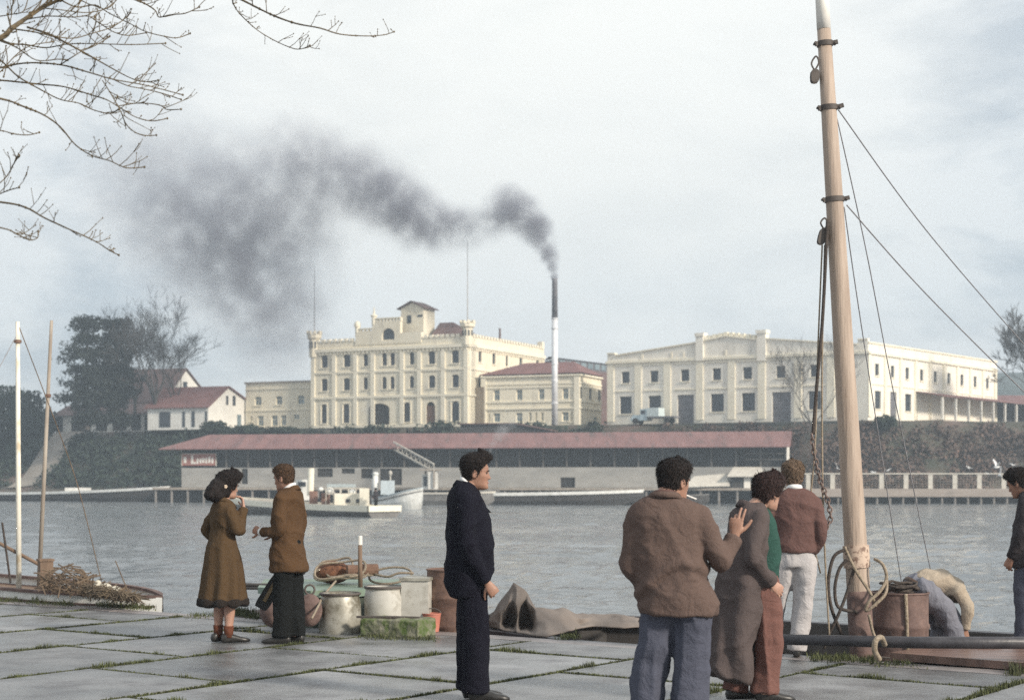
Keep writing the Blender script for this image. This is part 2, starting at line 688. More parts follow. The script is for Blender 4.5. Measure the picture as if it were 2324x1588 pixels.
rows = []
d = 11.0
while d < 330:
    rows.append(d)
    d *= 1.0085
nx = 300
wv, wf = [], []
for i, d in enumerate(rows):
    for j in range(nx + 1):
        x = (j / nx - 0.5) * 2 * (d * 0.40 + 4)
        fade = min(1.0, 60.0 / d)
        gust = 0.5 + 0.5 * max(-1, min(1, 1.8 * nz3((x * .035, d * .05, 4.4))))
        z = 0.10 * nz3((x * .10, d * .55, 2.3)) + 0.085 * nz3((x * .30, d * .9, 0.3)) + 0.065 * nz3((x * .9 + 5, d * 2.0, 1.3)) * (0.4 + gust) + 0.034 * nz3((x * 2.2, d * 4.2, 5.3)) * (0.3 + 1.2 * gust)
        wv.append((x, d, WATER + z * (0.45 + 0.55 * fade)))
for i in range(len(rows) - 1):
    for j in range(nx):
        a = i * (nx + 1) + j
        wf.append((a, a + 1, a + nx + 2, a + nx + 1))
mb = MB()
mb.v, mb.f = wv, wf
solo('water', mb, wm, kind='structure', smooth=True)
mb = MB()
for (x0, x1, y0, y1) in ((-900, 900, -60, 11), (-900, -137, 11, 600), (137, 900, 11, 600)):
    mb.quad((x0, y0, WATER - .12), (x1, y0, WATER - .12), (x1, y1, WATER - .12), (x0, y1, WATER - .12))
solo('river', mb, wm, kind='structure')


# ------------------------------------------------------------------ far bank
def interp(x, tab):
    return float(np.interp(x, [t[0] for t in tab], [t[1] for t in tab]))


D_SHORE = [(-500, 300), (-110, 252), (-62, 234), (-47, 212), (33, 196), (40, 195), (100, 195), (400, 200)]
D_BASE = [(-500, 315), (-110, 258), (-62, 238), (-45, 224), (-6, 214), (33, 204.5), (40, 198), (100, 198), (400, 205)]
D_TOP = [(-500, 340), (-110, 284), (-62, 252), (-30, 238), (-6, 228), (13, 220), (44, 204), (60, 208), (100, 216), (400, 235)]
PLATEAU = 9.1


def terrain(x, d):
    sh, ba, tp = interp(x, D_SHORE), interp(x, D_BASE), interp(x, D_TOP)
    if d < sh:
        return -3.0
    if d < ba:
        f = (d - sh) / max(.1, ba - sh)
        return -1.6 + 1.9 * min(1, f * 2)
    f = min(1.0, (d - ba) / (tp - ba))
    f = f * f * (3 - 2 * f) * 0.5 + f * 0.5
    z = 0.3 + (PLATEAU - 0.3) * f
    if f < 1:
        z += 0.35 * nz3((x * .3, d * .3, 0)) * math.sin(math.pi * f)
    return z


xs = list(np.linspace(-420, -80, 30)) + list(np.linspace(-78, 90, 120)) + list(np.linspace(95, 420, 30))
tv, tf = [], []
fr = [-8, -.01, 0.0, .25, .5, 1.0] + [1 + i / 12 for i in range(1, 13)] + [2.2, 4, 10, 30]
for x in xs:
    sh, ba, tp = interp(x, D_SHORE), interp(x, D_BASE), interp(x, D_TOP)
    for q in fr:
        if q <= 1:
            d = sh + (ba - sh) * q
        elif q <= 2:
            d = ba + (tp - ba) * (q - 1)
        else:
            d = tp + (q - 2) * 13
        tv.append((x, d, terrain(x, d + .01)))
nq = len(fr)
for i in range(len(xs) - 1):
    for j in range(nq - 1):
        a = i * nq + j
        tf.append((a, a + nq, a + nq + 1, a + 1))
mb = MB()
mb.v, mb.f = tv, tf
solo('river_bank', mb, M['bank'], kind='structure', smooth=True)

# far blue hill at the right
hp = []
mb = MB()
n = 40
vs = []
for i in range(n + 1):
    x = 140 + i * 10
    f = i / n
    h = 40 * (0.55 + 0.45 * math.sin(f * 2.6 + .5)) * min(1, (i + 1) / 5)
    h += 5 * nz3((x * .03, 0, 0))
    vs += [(x, 560, 8), (x, 590, h * .75 + 6), (x, 640, h + 8), (x, 720, 8)]
fs = []
for i in range(n):
    for j in range(3):
        a = i * 4 + j
        fs.append((a, a + 4, a + 5, a + 1))
mb.add(vs, fs)
solo('hill', mb, M['hill'], kind='structure', smooth=True)

PATH = [(40, 1098, 243), (90, 1062, 247), (150, 1020, 256), (195, 995, 264), (250, 985, 272)]
PATH_D = [p[2] for p in PATH]
PATH_X = [(p[0] - 1162) * p[2] / F for p in PATH]
# earth path climbing the bank at the left
mb = MB()
pts = PATH
cl = []
for (u, v, d) in pts:
    cl.append(((u - 1162) * d / F, d))
vs, fs = [], []
NS = 24
for i in range(NS + 1):
    f = i / NS * (len(cl) - 1)
    k = min(int(f), len(cl) - 2)
    g = f - k
    x = cl[k][0] * (1 - g) + cl[k + 1][0] * g
    d = cl[k][1] * (1 - g) + cl[k + 1][1] * g
    w = 2.2 + 1.4 * i / NS
    for q in (-1, -.5, 0, .5, 1):
        xx = x + q * w
        vs.append((xx, d, terrain(xx, d) + 0.22))
for i in range(NS):
    for q in range(4):
        a = i * 5 + q
        fs.append((a, a + 1, a + 6, a + 5))
mb.add(vs, fs)
solo('path', mb, M['path'], kind='structure', smooth=True)


# undergrowth on the bank: leaf-sized faces, two kinds of cover
def scatter(name, m, region, n, size, label, hmax=1.6, seed=1):
    rng = random.Random(seed)
    mb = MB()
    c = 0
    while c < n:
        x, q = region(rng)
        ba, tp = interp(x, D_BASE), interp(x, D_TOP)
        d = ba + (tp - ba) * q
        cl_ = nz3((x * .22, d * .35, 9)) + .5 * nz3((x * .8, d * .8, 4))
        if cl_ < rng.uniform(-.5, .35):
            continue
        if x < -50 and abs(x - float(np.interp(d, PATH_D, PATH_X))) < 3.0:
            continue
        c += 1
        h = hmax * max(0.1, .35 + cl_) * rng.random() ** .6
        p = Vector((x, d, terrain(x, d) + h))
        for _ in range(4):
            o = Vector((rng.gauss(0, size), rng.gauss(0, size), rng.gauss(0, size * .7)))
            a = Vector((rng.gauss(0, 1), rng.gauss(0, 1), rng.gauss(0, 1))).normalized() * size * rng.uniform(.5, 1.1)
            b_ = Vector((rng.gauss(0, 1), rng.gauss(0, 1), rng.gauss(0, 1))).normalized() * size * rng.uniform(.4, .9)
            q0 = p + o
            mb.add([q0 - a, q0 + b_, q0 + a, q0 - b_], [(0, 1, 2, 3)])
    solo(name, mb, m, label, 'undergrowth', kind='stuff')


scatter('undergrowth', M['bush_green'], lambda r: (r.uniform(-105, 12), r.random() ** .8 * .84), 9000, 0.42, 'dark green undergrowth covering the left river bank', seed=2)
scatter('undergrowth', M['bush_brown'], lambda r: (r.uniform(20, 95), r.random() * .86), 6500, 0.34, 'brown leafless scrub covering the right river bank', hmax=1.1, seed=3)
# ------------------------------------------------------------------ buildings on the far bank
M['cream'] = mat('cream_render', (0.82, 0.755, 0.60), (0.74, 0.67, 0.52), rough=0.9, scale=0.4, detail=8, col3=(0.48, 0.44, 0.36), scale3=0.8, lo3=0.52, hi3=0.78, stretch=(1, 1, .3))
M['cream_trim'] = mat('cream_trim', (0.85, 0.79, 0.64), (0.77, 0.71, 0.57), rough=0.9, scale=0.5)
M['cream_pale'] = mat('pale_render', (0.84, 0.80, 0.70), (0.77, 0.72, 0.63), rough=0.9, scale=0.4, detail=8, col3=(0.50, 0.47, 0.41), scale3=0.7, lo3=0.54, hi3=0.8, stretch=(1, 1, .3))
M['pane'] = mat('dark_window_glass', (0.045, 0.055, 0.07), (0.022, 0.028, 0.035), rough=0.25, scale=0.7)
M['pane_pale'] = mat('painted_reflection_glass', (0.22, 0.29, 0.32), (0.12, 0.16, 0.18), rough=0.25, scale=0.8)  # pale reflection is painted into this glass colour
M['frame_dark'] = mat('dark_window_frame', (0.10, 0.105, 0.115), (0.07, 0.075, 0.08), rough=.6, scale=3)
M['painted_shade'] = mat('painted_opening_shade', (0.035, 0.032, 0.03), (0.02, 0.02, 0.02), rough=0.9, scale=0.5)  # near-black colour painted for the shade inside openings
M['red_roof'] = mat('red_roof', (0.215, 0.105, 0.097), (0.145, 0.072, 0.068), rough=0.85, scale=0.5, detail=7, bump=0.3, bscale=6)
M['rust_roof'] = mat('brown_red_roof', (0.165, 0.10, 0.09), (0.11, 0.07, 0.065), rough=0.85, scale=0.5, detail=7)
M['shed_roof'] = mat('pink_red_iron_roof', (0.255, 0.135, 0.125), (0.17, 0.092, 0.088), rough=0.75, scale=0.35, detail=10, stretch=(2.2, .5, .5), col3=(0.12, 0.085, 0.08), scale3=.5, lo3=.54, hi3=.72, bump=.6, bscale=5)
M['white_wall'] = mat('white_wall', (0.80, 0.78, 0.72), (0.70, 0.68, 0.63), rough=0.9, scale=0.5)
M['grey_wall'] = mat('grey_wall', (0.38, 0.37, 0.345), (0.28, 0.275, 0.26), rough=0.9, scale=0.3, detail=8, stretch=(1, 1, 3))
M['shed_dark'] = mat('dark_boarding', (0.060, 0.058, 0.056), (0.036, 0.036, 0.036), rough=0.9, scale=0.4)
M['steel'] = mat('silver_steel', (0.78, 0.79, 0.80), (0.62, 0.63, 0.65), rough=0.45, scale=2, metal=0.1)
M['soot'] = mat('sooty_steel', (0.17, 0.165, 0.18), (0.10, 0.10, 0.11), rough=0.7, scale=2)
M['timber'] = mat('grey_timber', (0.40, 0.35, 0.29), (0.27, 0.235, 0.20), rough=0.9, scale=2, bump=0.2)
M['timber_pale'] = mat('pale_timber', (0.58, 0.55, 0.48), (0.46, 0.43, 0.38), rough=0.9, scale=2)
M['pile'] = mat('weathered_piles', (0.26, 0.24, 0.22), (0.16, 0.15, 0.14), rough=0.9, scale=2)


class Wall:
    """a vertical wall from A to B (seen with A on the left), base z0"""

    def __init__(self, A, B, z0):
        self.A, self.B, self.z0 = Vector((A[0], A[1], 0)), Vector((B[0], B[1], 0)), z0
        self.D = (self.B - self.A)
        self.L = self.D.length
        self.D.normalize()
        self.N = Vector((self.D.y, -self.D.x, 0))   # outwards, towards the viewer

    def sz(self, u, v):
        """pixel -> (along, height above the base)"""
        r = Vector(((u - 1162) / F, 1.0, (HZ - v) / F))
        den = r.x * self.N.x + r.y * self.N.y
        t = (self.A.x * self.N.x + self.A.y * self.N.y) / den
        p = r * t
        s = (p.x - self.A.x) * self.D.x + (p.y - self.A.y) * self.D.y
        return s, p.z + EYE - self.z0

    def at(self, s, z, out=0.0):
        return self.A + self.D * s + self.N * out + Vector((0, 0, self.z0 + z))

    def bar(self, mb, s0, s1, z0, z1, out, inn=0.02):
        """box standing proud of the wall"""
        c = self.at((s0 + s1) / 2, (z0 + z1) / 2, (out - inn) / 2)
        mb.box(c, (abs(s1 - s0), out + inn, abs(z1 - z0)), ax=(self.D, -self.N, (0, 0, 1)))


def arch_pts(s0, s1, z1, rise, n=8):
    """points of an arch from (s1, z1-rise) over to (s0, z1-rise)"""
    c, hw = (s0 + s1) / 2, (s1 - s0) / 2
    return [(c + hw * math.cos(math.pi * i / n), z1 - rise + rise * math.sin(math.pi * i / n)) for i in range(n + 1)]


def build_wall(mb, w, H, ops, top=None, reveal=0.28):
    """wall face with real openings; top(s) gives the wall head when it is not level"""
    ss = sorted(set([0.0, w.L] + [o[0] for o in ops] + [o[2] for o in ops]))
    zs = sorted(set([0.0, H] + [o[1] for o in ops] + [o[3] for o in ops]))
    for i in range(len(ss) - 1):
        for j in range(len(zs) - 1):
            sm, zm = (ss[i] + ss[i + 1]) / 2, (zs[j] + zs[j + 1]) / 2
            if any(o[0] < sm < o[2] and o[1] < zm < o[3] for o in ops):
                continue
            mb.quad(w.at(ss[i], zs[j]), w.at(ss[i + 1], zs[j]), w.at(ss[i + 1], zs[j + 1]), w.at(ss[i], zs[j + 1]))
    for (s0, z0, s1, z1, rise) in ops:
        if rise > 0:
            ap = arch_pts(s0, s1, z1, rise)
            m = len(ap) // 2
            right, left = ap[:m + 1], ap[m:]
            mb.poly([w.at(s, z) for s, z in [(s1, z1)] + right[::-1]])
            mb.poly([w.at(s, z) for s, z in [(s0, z1)] + left[::-1]])
            outl = [(s0, z0), (s1, z0)] + ap
        else:
            outl = [(s0, z0), (s1, z0), (s1, z1), (s0, z1)]
        n = len(outl)
        for i in range(n):
            a, b_ = outl[i], outl[(i + 1) % n]
            mb.quad(w.at(*a), w.at(*b_), w.at(*b_, -reveal), w.at(*a, -reveal))


def add_window(w, o, parent, name='window', pane_m=None, frame_m=None, fw=0.09, bars=True, sill=True, reveal=0.28, surround=0.0):
    s0, z0, s1, z1, rise = o
    fm = frame_m or M['frame_dark']
    mb = MB()
    e = -reveal + 0.10
    ww = s1 - s0
    # frame, inside the opening
    w.bar(mb, s0, s0 + fw, z0, z1 - rise * .6, e, reveal - .02)
    w.bar(mb, s1 - fw, s1, z0, z1 - rise * .6, e, reveal - .02)
    w.bar(mb, s0 + fw, s1 - fw, z0, z0 + fw, e, reveal - .02)
    if bars:
        w.bar(mb, (s0 + s1) / 2 - .03, (s0 + s1) / 2 + .03, z0 + fw, z1 - .02, e - .02, reveal - .02)
        zc = z0 + (z1 - z0) * .62
        w.bar(mb, s0 + fw, s1 - fw, zc - .035, zc + .035, e - .035, reveal - .02)
    sb_ = MB()
    if sill:
        w.bar(sb_, s0 - .12, s1 + .12, z0 - .14, z0 - .003, 0.12)
    if surround:
        w.bar(sb_, s0 - surround, s0 - .003, z0, z1, 0.07)
        w.bar(sb_, s1 + .003, s1 + surround, z0, z1, 0.07)
        w.bar(sb_, s0 - surround, s1 + surround, z1 + .003, z1 + surround, 0.09)
    f = part(name, mb, fm, parent)
    if sb_.v:
        part('sill', sb_, M['cream_trim'], f)
    pb = MB()
    if rise > 0:
        pts = [(s0, z0), (s1, z0)] + arch_pts(s0, s1, z1, rise)
    else:
        pts = [(s0, z0), (s1, z0), (s1, z1), (s0, z1)]
    pb.prism([w.at(s, z, -reveal + .03) for s, z in pts], -w.N * 0.04)
    part('pane', pb, pane_m or M['pane'], f)
    return f


def rect(w, fx, x0, y0, x1, y1, rise=0.0):
    """opening from crop pixels via fx"""
    a = w.sz(*fx(x0, (y0 + y1) / 2))
    b_ = w.sz(*fx(x1, (y0 + y1) / 2))
    t = w.sz(*fx((x0 + x1) / 2, y0))
    bt = w.sz(*fx((x0 + x1) / 2, y1))
    return [a[0], max(bt[1], 0.0), b_[0], t[1], rise * (b_[0] - a[0])]


def level(ops):
    """bring a row of windows to one sill and one head"""
    z0 = sum(o[1] for o in ops) / len(ops)
    z1 = sum(o[3] for o in ops) / len(ops)
    for o in ops:
        o[1], o[3] = z0, z1
    return ops


def merlons(mb, w, s0, s1, z0, h, size, gap, out=0.12, inn=0.35):
    n = max(1, int(round((s1 - s0) / (size + gap))))
    st = (s1 - s0) / n
    for i in range(n):
        a = s0 + st * i + st * gap / (size + gap) / 2
        w.bar(mb, a, a + st * size / (size + gap), z0, z0 + h, out, inn)


ZB = PLATEAU
# ---- 1. castle-like main building
fB = lambda x, y: (681 + .2564 * x, 652.5 + .2564 * y)
brc = Vector((-6.15, 230, 0))            # front right corner
fd = Vector((0.9, -0.436, 0)).normalized()
sd = Vector((0.436, 0.9, 0)).normalized()
WB, DB = 26.2, 25.5
blc = brc - fd * WB
wf_ = Wall(blc, brc, ZB)
ws_ = Wall(brc, brc + sd * DB, ZB)
BR = thing('brewery_building', 'cream castle-like building with battlements, corner turrets and stepped central gable', 'building', (blc.x, blc.y, ZB))
Hc = wf_.sz(*fB(800, 535))[1]            # cornice
top_row = level([rect(wf_, fB, *c) for c in ((188, 605, 245, 715), (385, 595, 445, 705), (1135, 558, 1195, 670), (1342, 552, 1405, 665))])
mid_row = level([rect(wf_, fB, *c) for c in ((188, 810, 242, 918), (383, 800, 440, 910), (1137, 775, 1195, 885), (1345, 765, 1405, 880))])
for o in top_row + mid_row:
    o[4] = 0.25
tn = level([rect(wf_, fB, *c, .5) for c in ((560, 590, 600, 695), (725, 580, 768, 690), (797, 570, 838, 690), (968, 570, 1010, 680))])
mn = level([rect(wf_, fB, *c, .5) for c in ((560, 795, 598, 905), (725, 788, 765, 895), (797, 783, 835, 893), (968, 780, 1007, 888))])
gd = level([rect(wf_, fB, *c, .5) for c in ((188, 1035, 237, 1222), (380, 1035, 438, 1222), (912, 1010, 975, 1205), (1340, 1000, 1410, 1195))])
for o in gd:
    o[1] = max(o[1], .9)
door = rect(wf_, fB, 1115, 1010, 1195, 1240, .5)
door[1] = 0.0
gate = rect(wf_, fB, 604, 1025, 790, 1250, .22)
gate[1] = 0.0
mb = MB()
fops = top_row + mid_row + tn + mn + gd + [door, gate]
Htop = wf_.sz(*fB(900, 455))[1]
build_wall(mb, wf_, Htop, fops)
srow = level([rect(ws_, fB, *c) for c in ((1580, 565, 1607, 665), (1703, 585, 1730, 680), (1822, 600, 1850, 695), (1942, 615, 1968, 710), (2090, 635, 2112, 730))])
for o in srow:
    o[4] = .3
srow2 = [[o[0], mid_row[0][1], o[2], mid_row[0][3], o[4]] for o in srow]
build_wall(mb, ws_, Htop, srow + srow2)
# the two walls away from the river, and the flat behind the parapet
bk0, bk1 = blc + sd * DB, brc + sd * DB
for a, b_ in ((bk1, bk0), (bk0, blc)):
    ww = Wall(a, b_, ZB)
    mb.quad(ww.at(0, 0), ww.at(ww.L, 0), ww.at(ww.L, Htop), ww.at(0, Htop))
part('wall', mb, M['cream'], BR)
rf = MB()
zt = ZB + Htop - .9
rf.quad((blc.x, blc.y, zt), (brc.x, brc.y, zt), (bk1.x, bk1.y, zt), (bk0.x, bk0.y, zt))
part('roof', rf, M['rust_roof'], BR)
# string courses, cornice, pilasters
tr = MB()
z2 = wf_.sz(*fB(800, 738))[1]
z1_ = wf_.sz(*fB(800, 962))[1]
for w, lo in ((wf_, 0), (ws_, 0)):
    w.bar(tr, -.1, w.L + (.18 if w is wf_ else 0), Hc - .25, Hc + .2, 0.30)
    w.bar(tr, 0, w.L, z2 - .14, z2 + .1, 0.14)
    w.bar(tr, 0, w.L, z1_ - .2, z1_ + .12, 0.20)
    n = int(w.L / .62)
    for i in range(n):   # corbels under the cornice
        a = (i + .5) * w.L / n
        w.bar(tr, a - .14, a + .14, Hc - .62, Hc - .255, 0.2)
    w.bar(tr, 0, w.L, 0, .55, 0.10)
part('cornice', tr, M['cream_trim'], BR)
tr = MB()
for x in (100, 303, 492, 645, 905, 1058, 1268, 1480):
    sc_ = wf_.sz(*fB(x, 850))[0]
    sc_ = min(max(sc_, .35), wf_.L - .35)
    for (za, zb) in ((.56, z1_ - .21), (z1_ + .13, z2 - .15), (z2 + .11, Hc - .63)):
        tr = MB()
        wf_.bar(tr, sc_ - .32, sc_ + .32, za, zb, 0.17)
        part('pilaster', tr, M['cream_trim'], BR)
for sc_ in (.35, DB / 2, DB - .35):
    for (za, zb) in ((z1_ + .13, z2 - .15), (z2 + .11, Hc - .63)):
        tr = MB()
        ws_.bar(tr, sc_ - .3, sc_ + .3, za, zb, 0.15)
        part('pilaster', tr, M['cream_trim'], BR)
mb = MB()
s_l, s_r = wf_.sz(*fB(490, 450))[0], wf_.sz(*fB(900, 450))[0]
merlons(mb, wf_, .6, s_l - .2, Htop + .003, .42, .55, .38)
part('battlement', mb, M['cream_trim'], BR)
mb = MB()
merlons(mb, wf_, wf_.sz(*fB(1090, 420))[0], wf_.L - 1.2, Htop + .003, .42, .55, .38)
part('battlement', mb, M['cream_trim'], BR)
mb = MB()
merlons(mb, ws_, 1.2, DB - 1.0, Htop + .003, .42, .5, .42)
ws_.bar(mb, DB - 1.0, DB - .2, Htop + .003, Htop + 1.1, .14, .7)
part('battlement', mb, M['cream_trim'], BR)
# stepped gable with the big arched window
gb = MB()
zs1 = wf_.sz(*fB(560, 360))[1]
zs2 = wf_.sz(*fB(780, 265))[1]
sa, sb, sc2, sd2 = [wf_.sz(*fB(x, 400))[0] for x in (492, 640, 890, 1075)]
bw = rect(wf_, fB, 728, 360, 838, 470, .45)


def gslab(mb, a, b_, z0, z1):
    wf_.bar(mb, a, b_, z0, z1, 0.10, 0.55)


gslab(gb, sa, sb - .004, Htop - .6, zs1 - .45)
gslab(gb, sb, bw[0], Htop - .6, zs2 - .55)
gslab(gb, bw[2], sc2, Htop - .6, zs2 - .55)
gslab(gb, bw[0] + .003, bw[2] - .003, bw[3] + .003, zs2 - .56)
gslab(gb, bw[0] + .003, bw[2] - .003, Htop - .61, bw[1] - .003)
ap = arch_pts(bw[0], bw[2], bw[3], bw[4])
for seq, cx_ in ((ap[:5], bw[2]), (ap[4:], bw[0])):
    gb.prism([wf_.at(s, z, .098) for s, z in [(cx_, bw[3])] + seq[::-1]], -wf_.N * .6)
gslab(gb, sc2 + .004, sd2, Htop - .6, Htop + .9)
# openwork parapet: rail on small posts
for (a, b_, z) in ((sa + .2, sb, zs1), (sb + .3, sc2, zs2)):
    gslab(gb, a, b_, z - .16, z)
    n = max(2, int((b_ - a) / .55))
    for i in range(n + 1):
        c = a + (b_ - a) * i / n
        wf_.bar(gb, c - .11, c + .11, z - .57, z - .163, .06, .4)
part('gable', gb, M['cream'], BR, fix=True)
add_window(wf_, bw, BR, fw=.12, reveal=.30, sill=False)
for (x, ytop, y0, r) in ((503, 295, 400, .38), (650, 165, 330, .42)):
    s0, ztop = wf_.sz(*fB(x, ytop))
    zb = wf_.sz(*fB(x, y0))[1]
    c = wf_.at(s0, 0, -.15)
    hh = ztop - zb
    if x < 600:
        prof = [(r * .85, zb), (r * .85, zb + hh * .45), (r * 1.25, zb + hh * .5), (r * 1.25, zb + hh * .75), (r * .9, zb + hh * .9), (.08, zb + hh)]
    else:
        prof = [(r * .8, zb), (r * .8, zb + hh * .42), (r * 1.2, zb + hh * .45), (r * 1.2, zb + hh * .52), (r * .45, zb + hh * .56), (r * .3, zb + hh * .75), (.03, zb + hh)]
    pn = MB()
    pn.lathe((c.x, c.y, ZB), prof, 10)
    part('pinnacle', pn, M['cream_trim'], BR)
# corner turrets, each with its flagpole
for (x, ytop, y0, xr, pole_v) in ((117, 385, 545, 58, 605), (1495, 290, 430, 62, 545)):
    s0, ztop = wf_.sz(*fB(x, ytop))
    zb = wf_.sz(*fB(x, y0))[1]
    r = abs(wf_.sz(*fB(x + xr, ytop))[0] - s0) * .95
    s0 = min(max(s0, .3), wf_.L - .3)
    c = wf_.at(s0, 0, -.3)
    hh = ztop - zb
    t_ = MB()
    t_.lathe((c.x, c.y, ZB), [(r * .72, zb - 1.2), (r * .72, zb + hh * .5), (r * 1.0, zb + hh * .62), (r * 1.0, zb + hh * .82), (r * .8, zb + hh * .82), (r * .8, zb + hh * .72)], 10)
    for k in range(8):
        a = 2 * math.pi * k / 8 + .2
        t_.box((c.x + r * .92 * math.cos(a), c.y + r * .92 * math.sin(a), ZB + zb + hh * .91), (.3, .38, hh * .18 + .02), rz=a)
    tu = part('turret', t_, M['cream'], BR)
    for k in range(6):
        a = -math.pi / 2 + (k - 2.5) * .62
        sl = MB()
        sl.box((c.x + r * .72 * math.cos(a), c.y + r * .72 * math.sin(a), ZB + zb + hh * .22), (.05, .22, hh * .36), rz=a)
        part('slit_window', sl, M['pane'], tu)
    fp = MB()
    zp = P(0, pole_v, wf_.at(s0, 0).y).z
    fp.tube([(c.x, c.y, ZB + zb + hh * .7), (c.x, c.y, zp)], [.07, .035], 6)
    part('flagpole', fp, M['timber'], tu)
# roof tower
tw = MB()
off = 2.2
wt0 = Wall(wf_.at(0, 0, -off), wf_.at(WB, 0, -off), ZB)
TA = wt0.at(wt0.sz(*fB(892, 300))[0], 0)
TBp = wt0.at(wt0.sz(*fB(1092, 300))[0], 0)
wt1 = Wall(TA, TBp, ZB)
ztw = wt1.sz(*fB(1000, 185))[1]
zrd = wt1.sz(*fB(1010, 130))[1]
TD = 3.4
c4 = [TA, TBp, TBp + sd * TD, TA + sd * TD]
c4 = [Vector((p.x, p.y, 0)) for p in c4]
zlow = ZB + Htop - 1.0
for i in range(4):
    a, b_ = c4[i], c4[(i + 1) % 4]
    tw.quad((a.x, a.y, zlow), (b_.x, b_.y, zlow), (b_.x, b_.y, ZB + ztw), (a.x, a.y, ZB + ztw))
mf, mk = (c4[0] + c4[1]) / 2, (c4[2] + c4[3]) / 2
tw.poly([(c4[0].x, c4[0].y, ZB + ztw), (c4[1].x, c4[1].y, ZB + ztw), (mf.x, mf.y, ZB + zrd)])
tw.poly([(c4[2].x, c4[2].y, ZB + ztw), (c4[3].x, c4[3].y, ZB + ztw), (mk.x, mk.y, ZB + zrd)])
TW = part('tower', tw, M['cream'], BR)
tr = MB()
for sgn, e0, e1 in ((-1, c4[0], c4[3]), (1, c4[1], c4[2])):
    o = fd * (sgn * .45)
    f0 = -sd * .45
    zz = ZB + ztw - .10
    zr = ZB + zrd + .08
    a, b_, c, d = e0 + o + f0, mf + f0, mk - f0, e1 + o - f0
    q = [(a.x, a.y, zz), (b_.x, b_.y, zr), (c.x, c.y, zr), (d.x, d.y, zz)]
    tr.prism(q, (0, 0, .14))
part('roof', tr, M['rust_roof'], TW, fix=True)
for (x0, y0, x1, y1) in ((950, 245, 985, 315), (1040, 240, 1085, 258)):
    o = rect(wt1, fB, x0, y0, x1, y1)
    tv_ = MB()
    wt1.bar(tv_, o[0], o[2], o[1], o[3], 0.05)
    part('window', tv_, M['pane'], TW)
# hipped red-brown roof and vents behind the right battlements
hr = MB()
hx0, hx1 = wf_.sz(*fB(1090, 400))[0], wf_.L - .6
zr1 = wf_.sz(*fB(1100, 322))[1] + .6
a0, a1 = wf_.at(hx0, 0, -1.2), wf_.at(hx1, 0, -1.2)
b0, b1 = wf_.at(hx0, 0, -9), wf_.at(hx1, 0, -9)
r0, r1 = wf_.at(hx0, zr1, -5), wf_.at(hx0 + 2.2, zr1, -5)
zz = ZB + Htop - .3
for p in (a0, a1, b0, b1):
    p.z = zz
hr.quad(a0, a1, r1, r0)
hr.poly([a1, b1, r1])
hr.quad(b1, b0, r0, r1)
hr.poly([b0, a0, r0])
hr2 = part('hipped_roof', hr, M['rust_roof'], BR)
for x, y0, y1, r in ((1310, 290, 360, .17), (1250, 315, 350, .12), (1190, 310, 345, .10)):
    s0, zt_ = wf_.sz(*fB(x, y0))
    c = wf_.at(s0, 0, -4)
    vt = MB()
    vt.tube([(c.x, c.y, ZB + Htop - .5), (c.x, c.y, ZB + zt_ + .25)], r, 8)
    part('vent_pipe', vt, M['rust_roof'], BR)
s0, zt_ = ws_.sz(*fB(1875, 355))
c = ws_.at(s0, 0, -2)
vt = MB()
vt.tube([(c.x, c.y, ZB + Htop - 1), (c.x, c.y, ZB + zt_)], .16, 8)
part('vent_pipe', vt, M['rust_roof'], BR)
for o in top_row + mid_row + tn + mn + gd:
    add_window(wf_, o, BR, surround=.16 if o in gd else 0.0)
for o in srow + srow2:
    add_window(ws_, o, BR)
db = MB()
wf_.bar(db, door[0] + .05, door[2] - .05, 0, door[3] - door[4] * .7, -.15, .22)
part('door', db, mat('brown_door', (0.15, 0.08, 0.05), rough=0.7), BR)
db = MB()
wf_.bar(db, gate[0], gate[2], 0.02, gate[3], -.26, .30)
gt = part('gateway', db, M['painted_shade'], BR)  # dark sheet stands in for the shaded passage
# smooth the opening above the gate leaf: lower inner wall seen in the passage
db = MB()
wf_.bar(db, gate[0] + .1, gate[0] + 1.0, 0.02, gate[3] * .52, -.10, .13)
part('gate_leaf', db, M['soot'], BR)

# ---- narrow link between the castle and the office, its recess shade painted dark
lk = MB()
lw = Wall(brc + sd * 2.0 + fd * .05, brc + sd * 2.0 + fd * 1.5, ZB)
lz = lw.sz(*fB(1560, 880))[1]
lk.box((lw.at(lw.L / 2, lz / 2, -1.0)), (lw.L - .1, 2.0, lz), ax=(lw.D, -lw.N, (0, 0, 1)))
LK = solo('link_building', lk, mat('shade_toned_render', (0.34, 0.28, 0.20), (0.25, 0.2, 0.15), rough=.9, scale=.8), 'narrow link wall between castle-like building and office, recess shade painted into its colour', 'building', tuple(lw.at(0, 0)))

# ---- 2. low wing at the left of the castle
fL = lambda x, y: (317.7 + .1709 * x, 822.7 + .1709 * y)
ra = blc - fd * .05 + sd * 1.2
la = ra - fd * 12.0
uL = 558.0
